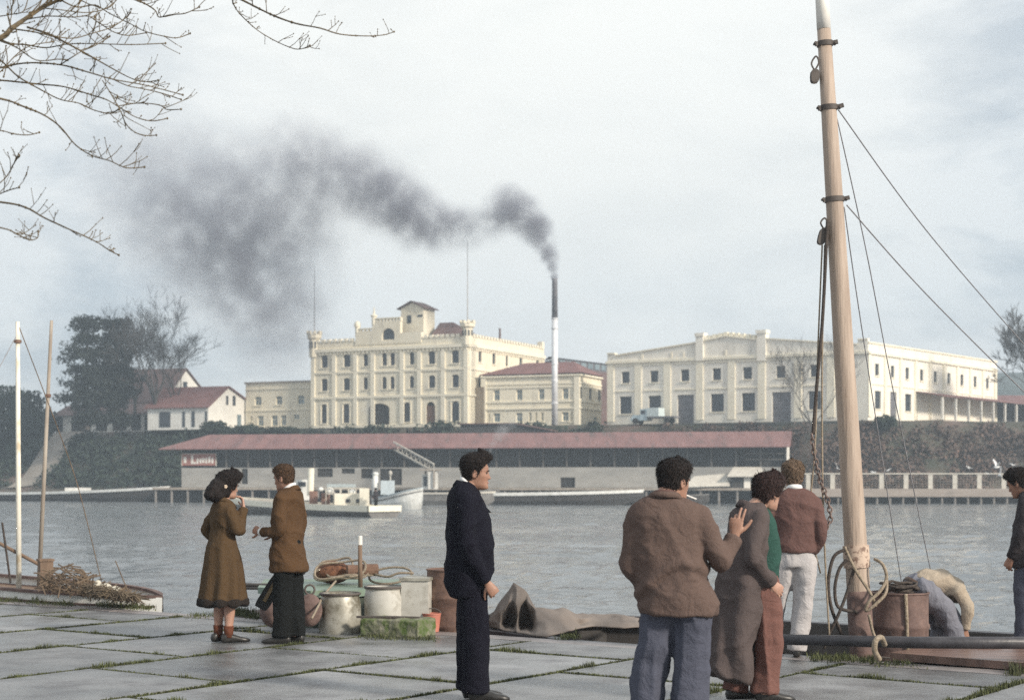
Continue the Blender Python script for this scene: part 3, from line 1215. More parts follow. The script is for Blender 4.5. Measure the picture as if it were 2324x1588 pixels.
# left end where the picture shows it
t_ = [k * .1 for k in range(60, 200) if ((ra - fd * (k * .1)).x / (ra - fd * (k * .1)).y * F + 1162) < uL][0]
la = ra - fd * t_
wl = Wall(la, ra, ZB)
LW = thing('low_wing', 'low flat-roofed cream wing with small windows left of the castle-like building', 'building', (la.x, la.y, ZB))
up = level([rect(wl, fL, *c, .2) for c in ((1523, 455, 1612, 570), (1803, 440, 1888, 560), (2090, 435, 2180, 550))])
lo_ = level([rect(wl, fL, *c) for c in ((1560, 705, 1640, 840), (1745, 700, 1825, 840), (1870, 700, 1940, 840))]) + [rect(wl, fL, 2035, 690, 2115, 755), rect(wl, fL, 1460, 710, 1490, 780)]
Hl = wl.sz(*fL(1830, 270))[1]
mb = MB()
build_wall(mb, wl, Hl, up + lo_)
for (a, b_) in ((la + sd * 9, la), (ra + sd * 9, la + sd * 9)):
    ww = Wall(a, b_, ZB)
    mb.quad(ww.at(0, 0), ww.at(ww.L, 0), ww.at(ww.L, Hl), ww.at(0, Hl))
part('wall', mb, M['cream'], LW)
mb = MB()
wl.bar(mb, -.15, wl.L, Hl - .003, Hl + .25, .18, 9.0)
part('roof', mb, M['timber'], LW)
mb = MB()
wl.bar(mb, 0, wl.L, Hl - .95, Hl - .75, .12)
wl.bar(mb, 0, wl.L, 2.95, 3.15, .12)
part('cornice', mb, M['cream_trim'], LW)
for o in up + lo_:
    add_window(wl, o, LW, pane_m=M['pane_pale'], frame_m=M['cream_trim'])

# ---- 3. office building with the red roof
fO = lambda x, y: (1049.7 + .1822 * x, 709.3 + .1822 * y)
oR = Vector((9.4, 226, 0))
ofd = Vector((13.8, -5.7, 0)).normalized()
osd = Vector((5.7, 13.8, 0)).normalized()
oL = oR - ofd * 14.9
wo = Wall(oL, oR, ZB)
wos = Wall(oR, oR + osd * 9.0, ZB)
OF = thing('office_building', 'two-storey cream office block with low red roof behind the chimney', 'building', (oL.x, oL.y, ZB))
up = level([rect(wo, fO, *c) for c in ((385, 970, 462, 1095), (668, 958, 745, 1090), (945, 950, 1018, 1082), (1243, 945, 1318, 1080))])
low = level([rect(wo, fO, *c) for c in ((385, 1258, 468, 1360), (665, 1250, 745, 1360), (825, 1245, 860, 1355), (905, 1240, 930, 1355), (975, 1235, 1010, 1355), (1240, 1240, 1320, 1355))]) + [rect(wo, fO, 1350, 1240, 1372, 1355), rect(wo, fO, 325, 1262, 345, 1362)]
Ho = wo.sz(*fO(900, 775))[1]
sup = level([rect(wos, fO, *c) for c in ((1465, 940, 1492, 1080), (1578, 950, 1612, 1085), (1690, 955, 1725, 1090))])
mb = MB()
build_wall(mb, wo, Ho, up + low)
build_wall(mb, wos, Ho, sup)
for (a, b_) in ((oL + osd * 9, oL), (oR + osd * 9, oL + osd * 9)):
    ww = Wall(a, b_, ZB)
    mb.quad(ww.at(0, 0), ww.at(ww.L, 0), ww.at(ww.L, Ho), ww.at(0, Ho))
part('wall', mb, M['cream'], OF)
tr = MB()
for z, o in ((Ho - .15, .3), (wo.sz(*fO(900, 885))[1], .12), (wo.sz(*fO(900, 950))[1] + .25, .1), (wo.sz(*fO(900, 1110))[1], .12), (wo.sz(*fO(900, 1195))[1], .16)):
    wo.bar(tr, -.05, wo.L + o - .01, z - .1, z + .12, o)
    wos.bar(tr, 0, wos.L, z - .1, z + .12, o)
for x in (245, 1435):
    s0 = min(max(wo.sz(*fO(x, 1000))[0], .4), wo.L - .4)
    wo.bar(tr, s0 - .38, s0 + .38, 0, Ho - .3, .2)
part('cornice', tr, M['cream_trim'], OF)
mb = MB()
zo = ZB + Ho + .14
e = .35
A0, A1, A2, A3 = oL - ofd * e - osd * e, oR + ofd * e - osd * e, oR + ofd * e + osd * (9 + e), oL - ofd * e + osd * (9 + e)
for p in (A0, A1, A2, A3):
    p.z = zo
Rz = zo + 1.9
R0, R1 = oL + ofd * 5.0 + osd * 4.5, oR - ofd * 2.5 + osd * 4.5
R0.z = R1.z = Rz
mb.quad(A0, A1, R1, R0)
mb.poly([A1, A2, R1])
mb.quad(A2, A3, R0, R1)
mb.poly([A3, A0, R0])
part('roof', mb, M['red_roof'], OF)
for o in up + low:
    add_window(wo, o, OF, pane_m=M['pane_pale'], frame_m=M['cream_trim'])
for o in sup:
    add_window(wos, o, OF, pane_m=M['pane'])

# ---- 4. big hall behind
d4 = 252
hl = MB()
hA = Vector(((1360 - 1162) * 0 + (1255 - 1162) * d4 / F, d4, ZB))
hz0 = 5.2


def ptop(u, v, d):
    return P(u, v, d)


HL = thing('monitor_roof_hall', 'long dark hall with red roof and raised clerestory behind the office block', 'building', (hA.x, hA.y, ZB))
ua = [(1178, 824.5, 250), (1268, 813, 247), (1400, 830, 266)]
mb = MB()
W1 = P(1180, 840, 252)
for (uA, vA, dA, uB, vB, dB, hgt, m, nm) in ((1236, 820, 262, 1268, 812, 250, 2.2, M['soot'], 'gable_wall'), (1268, 812, 250, 1405, 829, 272, 1.4, M['soot'], 'clerestory')):
    a, b_ = P(uA, vA, dA), P(uB, vB, dB)
    q = MB()
    q.quad(a - Vector((0, 0, hgt)), b_ - Vector((0, 0, hgt)), b_, a)
    part(nm, q, m, HL)
q = MB()
a, b_ = P(1268, 812, 250), P(1405, 829, 272)
t1 = Vector((-1.4, 3.5, .5))
q.quad(a + Vector((.3, -.25, 0)), b_ + Vector((.3, -.25, 0)), b_ + t1, a + t1)
a2, b2 = a - Vector((0, 0, 1.4)), b_ - Vector((0, 0, 1.4))
o2 = Vector((2.6, -1.6, -1.5))
q.quad(a2 + o2, b2 + o2, b2, a2)
a3 = P(1236, 820, 262)
q.quad(a3 + Vector((-.3, 0, .05)), a + Vector((0, 0, .05)), a + t1, a3 + Vector((0, 2, .3)))
part('roof', q, M['rust_roof'], HL)
q = MB()
o3 = o2
q.quad(a2 + o3 - Vector((0, 0, 8.5)), b2 + o3 - Vector((0, 0, 8.5)), b2 + o3, a2 + o3)
q.quad(a2 + o3 - Vector((0, 0, 8.5)), a3 - Vector((0, 0, 10)), a3 - Vector((0, 0, 2.2)), a2 + o3)
part('wall', q, M['rust_roof'], HL)
n = 9
for i in range(n):
    q = MB()
    c0 = a2.lerp(b2, (i + .15) / n) + Vector((.06, -.06, .25))
    c1 = a2.lerp(b2, (i + .85) / n) + Vector((.06, -.06, .25))
    q.quad(c0, c1, c1 + Vector((0, 0, .85)), c0 + Vector((0, 0, .85)))
    part('window', q, M['pane_pale'], HL)

# ---- 5. warehouse on the right
fW = lambda x, y: (1350.5 + .249 * x, 726.3 + .249 * y)
fX = lambda x, y: (1815.7 + .2787 * x, 726.3 + .2787 * y)
wR = Vector((44.8, 205.2, 0))
wL = Vector((13.1, 223.6, 0))
wE = Vector((71.0, 239.0, 0))
ww1 = Wall(wL, wR, ZB)
ww2 = Wall(wR, wE, ZB)
WH = thing('warehouse', 'long pale cream warehouse with low stepped gable and square dark windows', 'building', (wL.x, wL.y, ZB))
u1 = level([rect(ww1, fW, *c) for c in ((243, 470, 313, 575), (503, 460, 575, 567), (783, 450, 858, 555), (1072, 438, 1147, 545), (1350, 430, 1430, 537), (1652, 417, 1732, 527), (1962, 403, 2040, 515))])
l1 = level([rect(ww1, fW, *c) for c in ((225, 697, 333, 855), (488, 690, 600, 845), (1055, 670, 1173, 835), (1338, 665, 1458, 830), (1945, 640, 2060, 815))])
dr = [rect(ww1, fW, 750, 680, 900, 940), rect(ww1, fW, 1613, 655, 1785, 940)]
for o in dr:
    o[1] = 0.0
u2 = level([rect(ww2, fX, *c) for c in ((612, 357, 643, 455), (740, 370, 767, 470), (860, 388, 887, 482), (978, 402, 1003, 493), (1090, 417, 1115, 503), (1200, 430, 1224, 522), (1307, 443, 1330, 532), (1415, 457, 1437, 543), (1515, 470, 1537, 555))])
l2 = level([rect(ww2, fX, *c) for c in ((610, 578, 658, 725), (857, 600, 905, 740))])
d2 = [rect(ww2, fX, 735, 585, 785, 830)]
d2[0][1] = 0.0
Hw = ww1.sz(*fW(1200, 335))[1] - .1
mb = MB()
build_wall(mb, ww1, Hw, u1 + l1 + dr)
build_wall(mb, ww2, Hw, u2 + l2 + d2)
wB = wL + (wE - wR)
for (a, b_) in ((wB, wL), (wE, wB)):
    ww = Wall(a, b_, ZB)
    mb.quad(ww.at(0, 0), ww.at(ww.L, 0), ww.at(ww.L, Hw), ww.at(0, Hw))
# gable above the cornice
prof = [fW(115, 308), fW(185, 308), fW(186, 325), fW(925, 207), fW(1000, 190), fW(1195, 150), fW(1480, 180), fW(1560, 172), fW(2185, 210)]
pp = [ww1.sz(*p) for p in prof]
pp[0] = (0.0, pp[0][1])
pe = ww1.sz(*fX(520, 190))
pp += [(pe[0] - .8, pe[1] - .1), (pe[0] - .78, pe[1] + .5), (ww1.L, pe[1] + .5)]
mb.prism([ww1.at(0, Hw + .003, .05)] + [ww1.at(s, max(z, Hw + .1), .05) for s, z in pp][:len(pp)] + [ww1.at(ww1.L, Hw + .003, .05)], -ww1.N * .6)
Hw2 = ww2.sz(*fX(1000, 300))[1]
ww2.bar(mb, .05, ww2.L, Hw + .003, Hw + 1.15, .05, .5)
part('wall', mb, M['cream_pale'], WH, fix=True)
tr = MB()
# copings on the sloping gable
for i in range(len(pp) - 1):
    a, b_ = ww1.at(pp[i][0], pp[i][1] + .06, -.2), ww1.at(pp[i + 1][0], pp[i + 1][1] + .06, -.2)
    if (b_ - a).length > .4 and abs(b_.z - a.z) < .5 * (b_ - a).length:
        tr.beam(a, b_, .9, .16)
ww1.bar(tr, -.2, ww1.L + .24, Hw - .22, Hw + .12, .26)
ww2.bar(tr, 0, ww2.L, Hw - .22, Hw + .12, .26)
ww2.bar(tr, 0, ww2.L, Hw + 1.12, Hw + 1.32, .2, .6)
zb1 = ww1.sz(*fW(1200, 645))[1]
for xx in (115, 395, 660, 955, 1245, 1520, 1850, 2150):
    s0 = min(max(ww1.sz(*fW(xx, 600))[0], .5), ww1.L - .5)
    ww1.bar(tr, s0 - .5, s0 + .5, 0.5, Hw - .24, .14)
for o in u1:
    ww1.bar(tr, o[0] - .9, o[2] + .9, o[3] + .75, o[3] + .93, .12)
    ww1.bar(tr, o[0] - .9, o[2] + .9, zb1 + .3, zb1 + .45, .10)
for i in range(10):
    s0 = .4 + i * (ww2.L - .8) / 9
    ww2.bar(tr, s0 - .4, s0 + .4, .5, Hw - .24, .13)
ww2.bar(tr, 0, ww2.L, zb1 + .35, zb1 + .5, .1)
for x0, x1 in ((420, 440), (690, 705), (800, 815), (1185, 1200)):
    sA, sB = ww1.sz(*fW(x0, 280))[0], ww1.sz(*fW(x1, 280))[0]
    ww1.bar(tr, sA, sB, Hw + .35, Hw + 1.0, .12)
part('cornice', tr, M['cream_trim'], WH)
for x0, x1, yt, yb in ((925, 992, 118, 335), (1482, 1562, 90, 335)):
    tp = MB()
    a, zt_ = ww1.sz(*fW(x0, yt))
    b_, zb = ww1.sz(*fW(x1, yb))
    zt_ = ww1.sz(*fW((x0 + x1) / 2, yt))[1]
    ww1.bar(tp, a, b_, zb - .5, zt_ - .45, .32, .9)
    ww1.bar(tp, a - .12, b_ + .12, zt_ - .447, zt_, .44, 1.0)
    part('gable_tower', tp, M['cream_pale'], WH)
cr = MB()
for i in range(9):
    f = (i + .5) / 9
    x = 1010 + f * 460
    y = 190 - 40 * (1 - abs(x - 1195) / 195) if x < 1195 else 150 + 30 * (x - 1195) / 285
    s0, z = ww1.sz(*fW(x, y))
    ww1.bar(cr, s0 - .28, s0 + .28, z + .1, z + .62, .08, .5)
part('battlement', cr, M['cream_trim'], WH)
rf = MB()
rr = [ww1.at(s, z - .25, -.7) for s, z in (pp[2], pp[5], pp[8], pp[9])]
dv = (wE - wR)
for i in range(len(rr) - 1):
    a, b_ = rr[i], rr[i + 1]
    rf.quad(a, b_, b_ + dv * .97, a + dv * .97)
part('roof', rf, M['rust_roof'], WH)
for o in u1 + l1:
    add_window(ww1, o, WH)
for o in u2 + l2:
    add_window(ww2, o, WH)
for w, o in [(ww1, q) for q in dr] + [(ww2, q) for q in d2]:
    db = MB()
    w.bar(db, o[0], o[2], 0.02, o[3], -.22, .27)
    for k in range(1, 4):
        z = o[3] * k / 4
        w.bar(db, o[0] + .05, o[2] - .05, z - .05, z + .05, -.17, .215)
    part('door', db, M['soot'], WH)

# ---- veranda along the side of the warehouse
VR = thing('veranda', 'open lean-to veranda with pale posts along the warehouse side', 'veranda', tuple(ww2.at(12, 0, 1)))
sv0 = ww2.sz(*fX(935, 700))[0]
rv = MB()
z_in = ww2.sz(*fX(940, 578))[1]
for (s0, s1) in ((sv0, ww2.L), (ww2.L, ww2.L + 24)):
    rv.prism([ww2.at(s0, z_in, .05), ww2.at(s1, z_in, .05), ww2.at(s1, z_in - .7, 4.0), ww2.at(s0, z_in - .7, 4.0)], (0, 0, -.12))
part('roof', rv, M['red_roof'], VR, fix=True)
k = 0
s0 = sv0 + .4
while s0 < ww2.L + 23:
    pb = MB()
    ww2.bar(pb, s0 - .14, s0 + .14, 0, z_in - .83, 3.8, -3.52)
    part('post', pb, M['white_wall'], VR)
    s0 += 4.4
bk = MB()
ww2.bar(bk, ww2.L + .1, ww2.L + 24, 0, z_in - .1, -.3, .5)
part('back_wall', bk, M['shed_dark'], VR)
fl = MB()
ww2.bar(fl, sv0, ww2.L + 24, 0, .45, 4.0, -.15)
part('floor', fl, M['timber'], VR)

# ---- low red-roofed shed beyond, at the right edge
a, b_ = P(2250, 888, 285), P(2420, 893, 285)
RS = thing('red_roofed_shed', 'low dark shed with red roof beyond the warehouse', 'building', (a.x, 285, ZB))
q = MB()
q.box(((a.x + b_.x) / 2 + 6, 290, ZB + 2.6), (b_.x - a.x + 12, 9, 5.2))
part('wall', q, M['shed_dark'], RS)
q = MB()
x0, x1 = a.x - 1, b_.x + 13
q.prism([(x0, 284.5, ZB + 6.0), (x0, 290, ZB + 7.6), (x0, 295.5, ZB + 6.0)], (x1 - x0, 0, 0))
part('roof', q, M['red_roof'], RS, fix=True)


# ---- gabled white houses at the left
def gable_house(name, label, A, B, lx, eL, eR, ridge, rdir, wall_m, roof_m, eave_front=.5):
    """gable wall A-B facing the viewer's right, ridge running along rdir for lx"""
    A, B = Vector((A[0], A[1], 0)), Vector((B[0], B[1], 0))
    T = thing(name, label, 'house', (A.x, A.y, ZB))
    rd = Vector((rdir[0], rdir[1], 0)).normalized()
    Mx = A.lerp(B, .5)
    mb = MB()
    up_ = Vector((0, 0, 1))
    b0 = [p + up_ * ZB for p in (A, B)]
    mb.poly([b0[0], b0[1], B + up_ * (ZB + eR), Mx + up_ * (ZB + ridge), A + up_ * (ZB + eL)])
    A2, B2, M2 = A + rd * lx, B + rd * lx, Mx + rd * lx
    mb.poly([B2 + up_ * ZB, A2 + up_ * ZB, A2 + up_ * (ZB + eL), M2 + up_ * (ZB + ridge), B2 + up_ * (ZB + eR)])
    mb.quad(A2 + up_ * ZB, A + up_ * ZB, A + up_ * (ZB + eL), A2 + up_ * (ZB + eL))
    mb.quad(B + up_ * ZB, B2 + up_ * ZB, B2 + up_ * (ZB + eR), B + up_ * (ZB + eR))
    part('wall', mb, wall_m, T)
    rb = MB()
    g = -rd * .4
    for (E, e) in ((A, eL), (B, eR)):
        dv = (E - Mx)
        sl = (e - ridge) / dv.length
        dn = dv.normalized()
        over = dn * .45 + up_ * (sl * .45)
        p0 = Mx + up_ * (ZB + ridge + .05) + g
        p1 = E + up_ * (ZB + e + .05) + over + g
        rb.prism([p0, p1, p1 + rd * (lx + .8), p0 + rd * (lx + .8)], up_ * .16)
    part('roof', rb, roof_m, T, fix=True)
    return T, Wall(A, B, ZB), Wall(A2, A, ZB)


H1, g1, s1w = gable_house('white_house', 'white gabled house with red roof next to the low wing', (-44.7, 240), (-40.6, 248.5), 10.5, 3.4, 4.6, 6.4, (-.93, .36), M['white_wall'], M['red_roof'])
for c in ((1143, 440, 1170, 560), (1230, 440, 1267, 570)):
    o = rect(g1, fL, *c)
    q = MB()
    g1.bar(q, o[0], o[2], o[1], o[3], .06)
    part('window', q, M['pane'], H1)
o = rect(g1, fL, 1290, 690, 1340, 870)
q = MB()
g1.bar(q, o[0], o[2], 0, o[3], .06)
part('door', q, M['pane_pale'], H1)
for f0, f1 in ((.02, .05), (.22, .27), (.38, .42), (.62, .80)):
    q = MB()
    s1w.bar(q, (1 - f1) * s1w.L, (1 - f0) * s1w.L, .4, 2.7, .06)
    part('window', q, M['pane'], H1)
H2, g2, s2w = gable_house('white_house', 'taller white gabled house with faded roof behind the bare tree', (-55.9, 262), (-51.0, 271), 14, 5.4, 6.6, 10.6, (-.93, .3), M['white_wall'], M['rust_roof'])
q = MB()
c = g2.L / 2
g2.bar(q, c - .5, c + .5, 6.8, 8.6, .06)
part('window', q, M['pane'], H2)
# long low house behind the conifers
a, b_ = P(128, 970, 262), P(352, 970, 252)
LH = thing('veranda_house', 'long low pale house with dark openings behind the conifers', 'house', (a.x, a.y, ZB))
wlh = Wall(a, b_, ZB)
q = MB()
wlh.bar(q, 0, wlh.L, 0, 2.9, 0, 6)
part('wall', q, M['white_wall'], LH)
q = MB()
q.prism([wlh.at(-.5, 2.8, .8), wlh.at(-.5, 4.6, -3), wlh.at(-.5, 2.8, -6.5)], wlh.D * (wlh.L + 1))
part('roof', q, M['rust_roof'], LH, fix=True)
for f0, f1 in ((.0, .07), (.16, .36), (.41, .52), (.58, .72), (.77, .86), (.9, .97)):
    q = MB()
    wlh.bar(q, f0 * wlh.L, f1 * wlh.L, .3, 2.7, .06)
    part('window', q, M['painted_shade'], LH)

# ---- steel chimney
cx, cy = P(1259, 960, 222).x, 222.0
CH = thing('chimney_stack', 'tall slender silver steel chimney with sooty top', 'chimney', (cx, cy, ZB))
zt_ = P(0, 632, cy).z
zm = P(0, 722, cy).z
zc = P(0, 826, cy).z
q = MB()
q.tube([(cx, cy, ZB), (cx, cy, zm)], [.43, .40], 20)
part('shaft', q, M['steel'], CH, smooth=True)
q = MB()
q.tube([(cx, cy, zm + .003), (cx, cy, zt_ - .3), (cx, cy, zt_)], [.405, .36, .38], 20)
part('sooty_top', q, M['soot'], CH, smooth=True)
for z in (zc, zm - 1.4, zm - .05, ZB + 3, ZB + 6):
    q = MB()
    q.lathe((cx, cy, z), [(.41, -.08), (.48, -.08), (.48, .08), (.41, .08)], 20)
    part('flange', q, M['steel'], CH)
# ------------------------------------------------------------------ riverside shed
sA = Vector((-45.4 + 2.3, 211, 0))
M['sign'] = mat('faded_red_sign', (0.36, 0.16, 0.13), (0.28, 0.13, 0.11), rough=.8, scale=1)
pa = P(412, 1018, 210.4)
pb_ = P(1785, 1012, 195.2)
wsd = Wall(pa, pb_, 0.7)
M['gallery'] = mat('gallery_timber', (0.14, 0.13, 0.12), rough=.9)
SD = thing('riverside_shed', 'very long low riverside shed with pinkish red roof and pale lower wall', 'building', (pa.x, pa.y, .7))
fS = lambda u, v: (u, v)
He = wsd.sz(1200, 1016)[1]
Hlow = wsd.sz(1200, 1060)[1]
DS = 8.5
wins = [rect(wsd, fS, *c) for c in ((720, 1062.5, 755, 1082), (775, 1062.5, 805, 1074), (819, 1063, 846, 1085), (862, 1063, 912, 1100), (630, 1063, 650, 1098), (1272, 1083, 1305, 1111), (548, 1063, 562, 1098), (1520, 1085, 1548, 1104))]
mb = MB()
for o in wins:
    o[3] = min(o[3], Hlow - .05)
build_wall(mb, wsd, Hlow, wins, reveal=.2)
ee = Wall(wsd.B, wsd.B - wsd.N * DS, .7)
el = Wall(wsd.A - wsd.N * DS, wsd.A, .7)
mb.quad(el.at(0, 0), el.at(el.L, 0), el.at(el.L, He), el.at(0, He))
bkw = Wall(wsd.B - wsd.N * DS, wsd.A - wsd.N * DS, .7)
mb.quad(bkw.at(0, 0), bkw.at(bkw.L, 0), bkw.at(bkw.L, He), bkw.at(0, He))
part('wall', mb, M['grey_wall'], SD)
mb = MB()
Hr = wsd.sz(1200, 984)[1] + .14
mid = ee.L / 2
mb.prism([ee.at(-.1, 0, .1), ee.at(ee.L, 0, .1), ee.at(ee.L, He, .1), ee.at(mid, Hr + .1, .1), ee.at(-.1, He, .1)], -ee.N * .1)
part('gable_wall', mb, M['white_wall'], SD, fix=True)
mb = MB()
wsd.bar(mb, 0, wsd.L - .01, Hlow + .01, He, -.9, 1.1)
part('upper_wall', mb, M['shed_dark'], SD)
mb = MB()
n = 26
for i in range(n + 1):
    s0 = i * (wsd.L - .2) / n + .1
    mb = MB()
    wsd.bar(mb, s0 - .09, s0 + .09, Hlow + .01, He - .05, -.2, .38)
    part('gallery_post', mb, M['gallery'], SD)
for s0, s1 in ((wsd.sz(1690, 1050)[0], wsd.sz(1782, 1050)[0]),):
    for z in (.9, 1.6):
        mb = MB()
        wsd.bar(mb, s0, s1, Hlow + z - .05, Hlow + z + .05, -.1, .18)
        part('gallery_rail', mb, M['gallery'], SD)
mb = MB()
ov = 1.3
zr = .7 + Hr
ze = .7 + He


def wat(s, z, o):
    p = wsd.at(s, 0, o)
    p.z = z
    return p


Ls = wsd.L
for fo, (o0) in ((1, ov), (-1, -DS - ov)):
    om = -DS / 2
    q = [wat(-2.6, ze - .06, o0), wat(Ls + .5, ze - .06, o0), wat(Ls + .5, zr, om), wat(2.2, zr, om)]
    mb.prism(q, (0, 0, .12))
mb.prism([wat(-2.6, ze - .06, ov), wat(2.2, zr, -DS / 2), wat(-2.6, ze - .06, -DS - ov)], (0, 0, .12))
part('roof', mb, M['shed_roof'], SD, fix=True)
for o in wins:
    mb = MB()
    mb.quad(wsd.at(o[0], o[1], -.17), wsd.at(o[2], o[1], -.17), wsd.at(o[2], o[3], -.17), wsd.at(o[0], o[3], -.17))
    part('window', mb, M['painted_shade'], SD)
# painted sign board, letters too far off to read
SG = thing('sign_board', 'faded red sign board with pale brushed lettering under the shed eaves', 'sign', tuple(wsd.at(wsd.sz(452, 1045)[0], Hlow, .1)))
a, z1_ = wsd.sz(414, 1030)
b_, z0_ = wsd.sz(490, 1056)
q = MB()
wsd.bar(q, a, b_, z0_, z1_, .12, .05)
part('board', q, M['sign'], SG)
q = MB()
wsd.bar(q, a - .08, a, z0_ - .05, z1_ + .05, .16, .05)
wsd.bar(q, b_, b_ + .08, z0_ - .05, z1_ + .05, .16, .05)
wsd.bar(q, a, b_, z1_, z1_ + .07, .15, .05)
part('frame', q, M['timber_pale'], SG)
for (uu, w_, v0, v1) in ((437, 5, 1033, 1052), (441, 9, 1048, 1052), (449, 4, 1040, 1052), (456, 4, 1040, 1051), (462, 5, 1039, 1050), (469, 4, 1039, 1051), (476, 5, 1036, 1050), (483, 4, 1038, 1051), (452, 9, 1044, 1046), (465, 9, 1041, 1043), (421, 6, 1036, 1050)):
    s0, z1_ = wsd.sz(uu - w_ / 2, v0)
    s1, z0_ = wsd.sz(uu + w_ / 2, v1)
    q = MB()
    wsd.bar(q, s0, s1, z0_, z1_, .14, -.125)
    part('letter_stroke', q, M['white_wall'], SG)

# conveyor truss slanting down to the landing
CV = thing('conveyor_truss', 'pale slanting truss conveyor in front of the riverside shed', 'conveyor', tuple(P(905, 1020, 198)))
q = MB()
p0, p1 = P(893, 1019, 204), P(985, 1070, 196)
up_ = Vector((0, 0, .9))
for o in (Vector((0, 0, 0)), up_):
    q.beam(p0 + o, p1 + o, .16, .16)
n = 9
for i in range(n):
    a, b_ = p0.lerp(p1, i / n), p0.lerp(p1, (i + 1) / n)
    q.beam(a, b_ + up_, .08, .08)
    q.beam(b_ + up_, b_, .08, .08)
part('truss', q, M['timber_pale'], CV)
q = MB()
lg = p0.lerp(p1, .8)
q.beam(lg, (lg.x, lg.y, .7), .2, .2)
q.beam(p1, (p1.x, p1.y, .7), .2, .2)
part('leg', q, M['timber'], CV)
# small white hut
hx = P(983, 1075, 197)
HT = thing('landing_hut', 'small white hut at the foot of the conveyor', 'hut', (hx.x, hx.y, .6))
q = MB()
q.box((hx.x, hx.y, 1.65), (1.1, 1.6, 2.2))
q.box((hx.x - .95, hx.y + .6, 1.4), (.8, 1.4, 1.8))
part('wall', q, M['white_wall'], HT)
q = MB()
q.box((hx.x - .3, hx.y + .2, 2.85), (2.6, 2.4, .16))
part('roof', q, M['timber'], HT)
q = MB()
q.box((hx.x - .95, hx.y - .12, 1.5), (.4, .06, 1.2))
part('door', q, M['pane'], HT)
# little lean-to by the shed end
ct = P(1693, 1085, 193.8)
LT = thing('lean_to', 'low pale-roofed lean-to in front of the shed end', 'hut', (ct.x, ct.y, .6))
q = MB()
x0, x1 = P(1660, 0, 193.8).x, P(1732, 0, 193.8).x
q.box(((x0 + x1) / 2, 194.6, 1.35), (x1 - x0 - .3, 1.2, 1.5))
part('wall', q, M['shed_dark'], LT)
q = MB()
q.prism([(x0 - .6, 193.2, 2.0), (x1 + .2, 193.2, 2.0), (x1, 195.5, 3.1), (x0 + .5, 195.5, 3.1)], (0, 0, .1))
part('roof', q, M['timber_pale'], LT, fix=True)
q = MB()
q.box((x0 + 1.9, 193.95, 1.25), (.8, .08, 1.4))
part('door', q, M['white_wall'], LT)
ca = P(1600, 1095, 194.2)
CA = solo('canvas_cover', MB().prism([(ca.x - 2.8, 193.5, .8), (ca.x + 2.9, 193.5, .9), (ca.x + 2.6, 195, 2.3), (ca.x - 1.2, 195, 2.0)], (0, .4, .12)), M['timber_pale'], 'pale sloping cover between shed wall and lean-to', 'cover', (ca.x, 194, .8), fix=True)

# landing stage under the shed
LS = thing('landing_stage', 'dark timber landing stage on piles along the shed', 'jetty', tuple(P(1000, 1110, 196)))
q = MB()
x0, x1 = P(386, 0, 207).x, P(1800, 0, 192).x
la_, lb_ = wsd.at(-2.5, 0, 3.4), wsd.at(wsd.L + 1, 0, 3.4)
q.prism([wsd.at(-2.5, -.3, 3.4), wsd.at(wsd.L + 1, -.3, 3.4), wsd.at(wsd.L + 1, -.3, .02), wsd.at(-2.5, -.3, .02)], (0, 0, .28))
part('deck', q, M['timber'], LS, fix=True)
for i in range(38):
    s0 = -2.2 + i * (wsd.L + 3) / 37
    q = MB()
    c = wsd.at(s0, 0, 3.1)
    q.tube([(c.x, c.y, -2.5), (c.x, c.y, .38)], .16, 7)
    part('pile', q, M['pile'], LS)
q = MB()
q.prism([wsd.at(-2.5, -2.6, 1.5), wsd.at(wsd.L + 1, -2.6, 1.5), wsd.at(wsd.L + 1, -.31, 1.5), wsd.at(-2.5, -.31, 1.5)], wsd.N * -.2)
part('boarding', q, M['shed_dark'], LS, fix=True)

# ------------------------------------------------------------------ pier with railing, right
PR = thing('pier', 'long pale timber pier on piles along the right bank', 'pier', (48, 193, .4))
px0, px1 = P(1822, 0, 193).x, 82.0
zd = P(0, 1108.5, 193).z
zdb = P(0, 1127, 193).z
q = MB()
q.box(((px0 + px1) / 2, 195, (zd + zdb) / 2), (px1 - px0, 4.0, zd - zdb))
part('deck', q, mat('pier_planks', (0.36, 0.31, 0.27), (0.28, 0.24, 0.21), rough=.9, scale=1, stretch=(.3, 1, 4)), PR)
i = 0
u = 1843
while True:
    x = P(u, 0, 193.2).x
    if x > px1 - .3:
        break
    q = MB()
    q.tube([(x, 193.3, -2.6), (x, 193.3, zdb)], .14, 7)
    part('pile', q, M['pile'], PR)
    u += 29.5
q = MB()
q.box(((px0 + px1) / 2, 196.5, -1.4), (px1 - px0, .1, 2.2))
part('boarding', q, M['shed_dark'], PR)
RL = thing('pier_railing', 'pale railing with wide posts and wire mesh on the pier', 'railing', (48, 193.6, zd))
zr_ = P(0, 1075, 193.6).z
u = 1834
while True:
    x = P(u, 0, 193.6).x
    if x > px1 - .2:
        break
    q = MB()
    q.box((x, 193.6, (zd + zr_) / 2), (.55 if u > 1840 else .5, .18, zr_ - zd))
    part('post', q, M['timber_pale'], RL)
    u += 55.5
q = MB()
q.box(((px0 + px1) / 2, 193.5, zr_ + .03), (px1 - px0, .12, .14))
part('rail', q, M['timber_pale'], RL)
q = MB()
for k in range(1, 6):
    z = zd + (zr_ - zd) * k / 6
    q.box(((px0 + px1) / 2, 193.63, z), (px1 - px0, .012, .02))
x = px0
while x < px1:
    q.box((x, 193.63, (zd + zr_) / 2), (.018, .012, zr_ - zd))
    x += .35
part('wire_mesh', q, M['timber'], RL)

# gulls round the pier
M['gull'] = mat('white_feathers', (0.85, 0.85, 0.83), (0.7, 0.7, 0.7), rough=.8, scale=5)


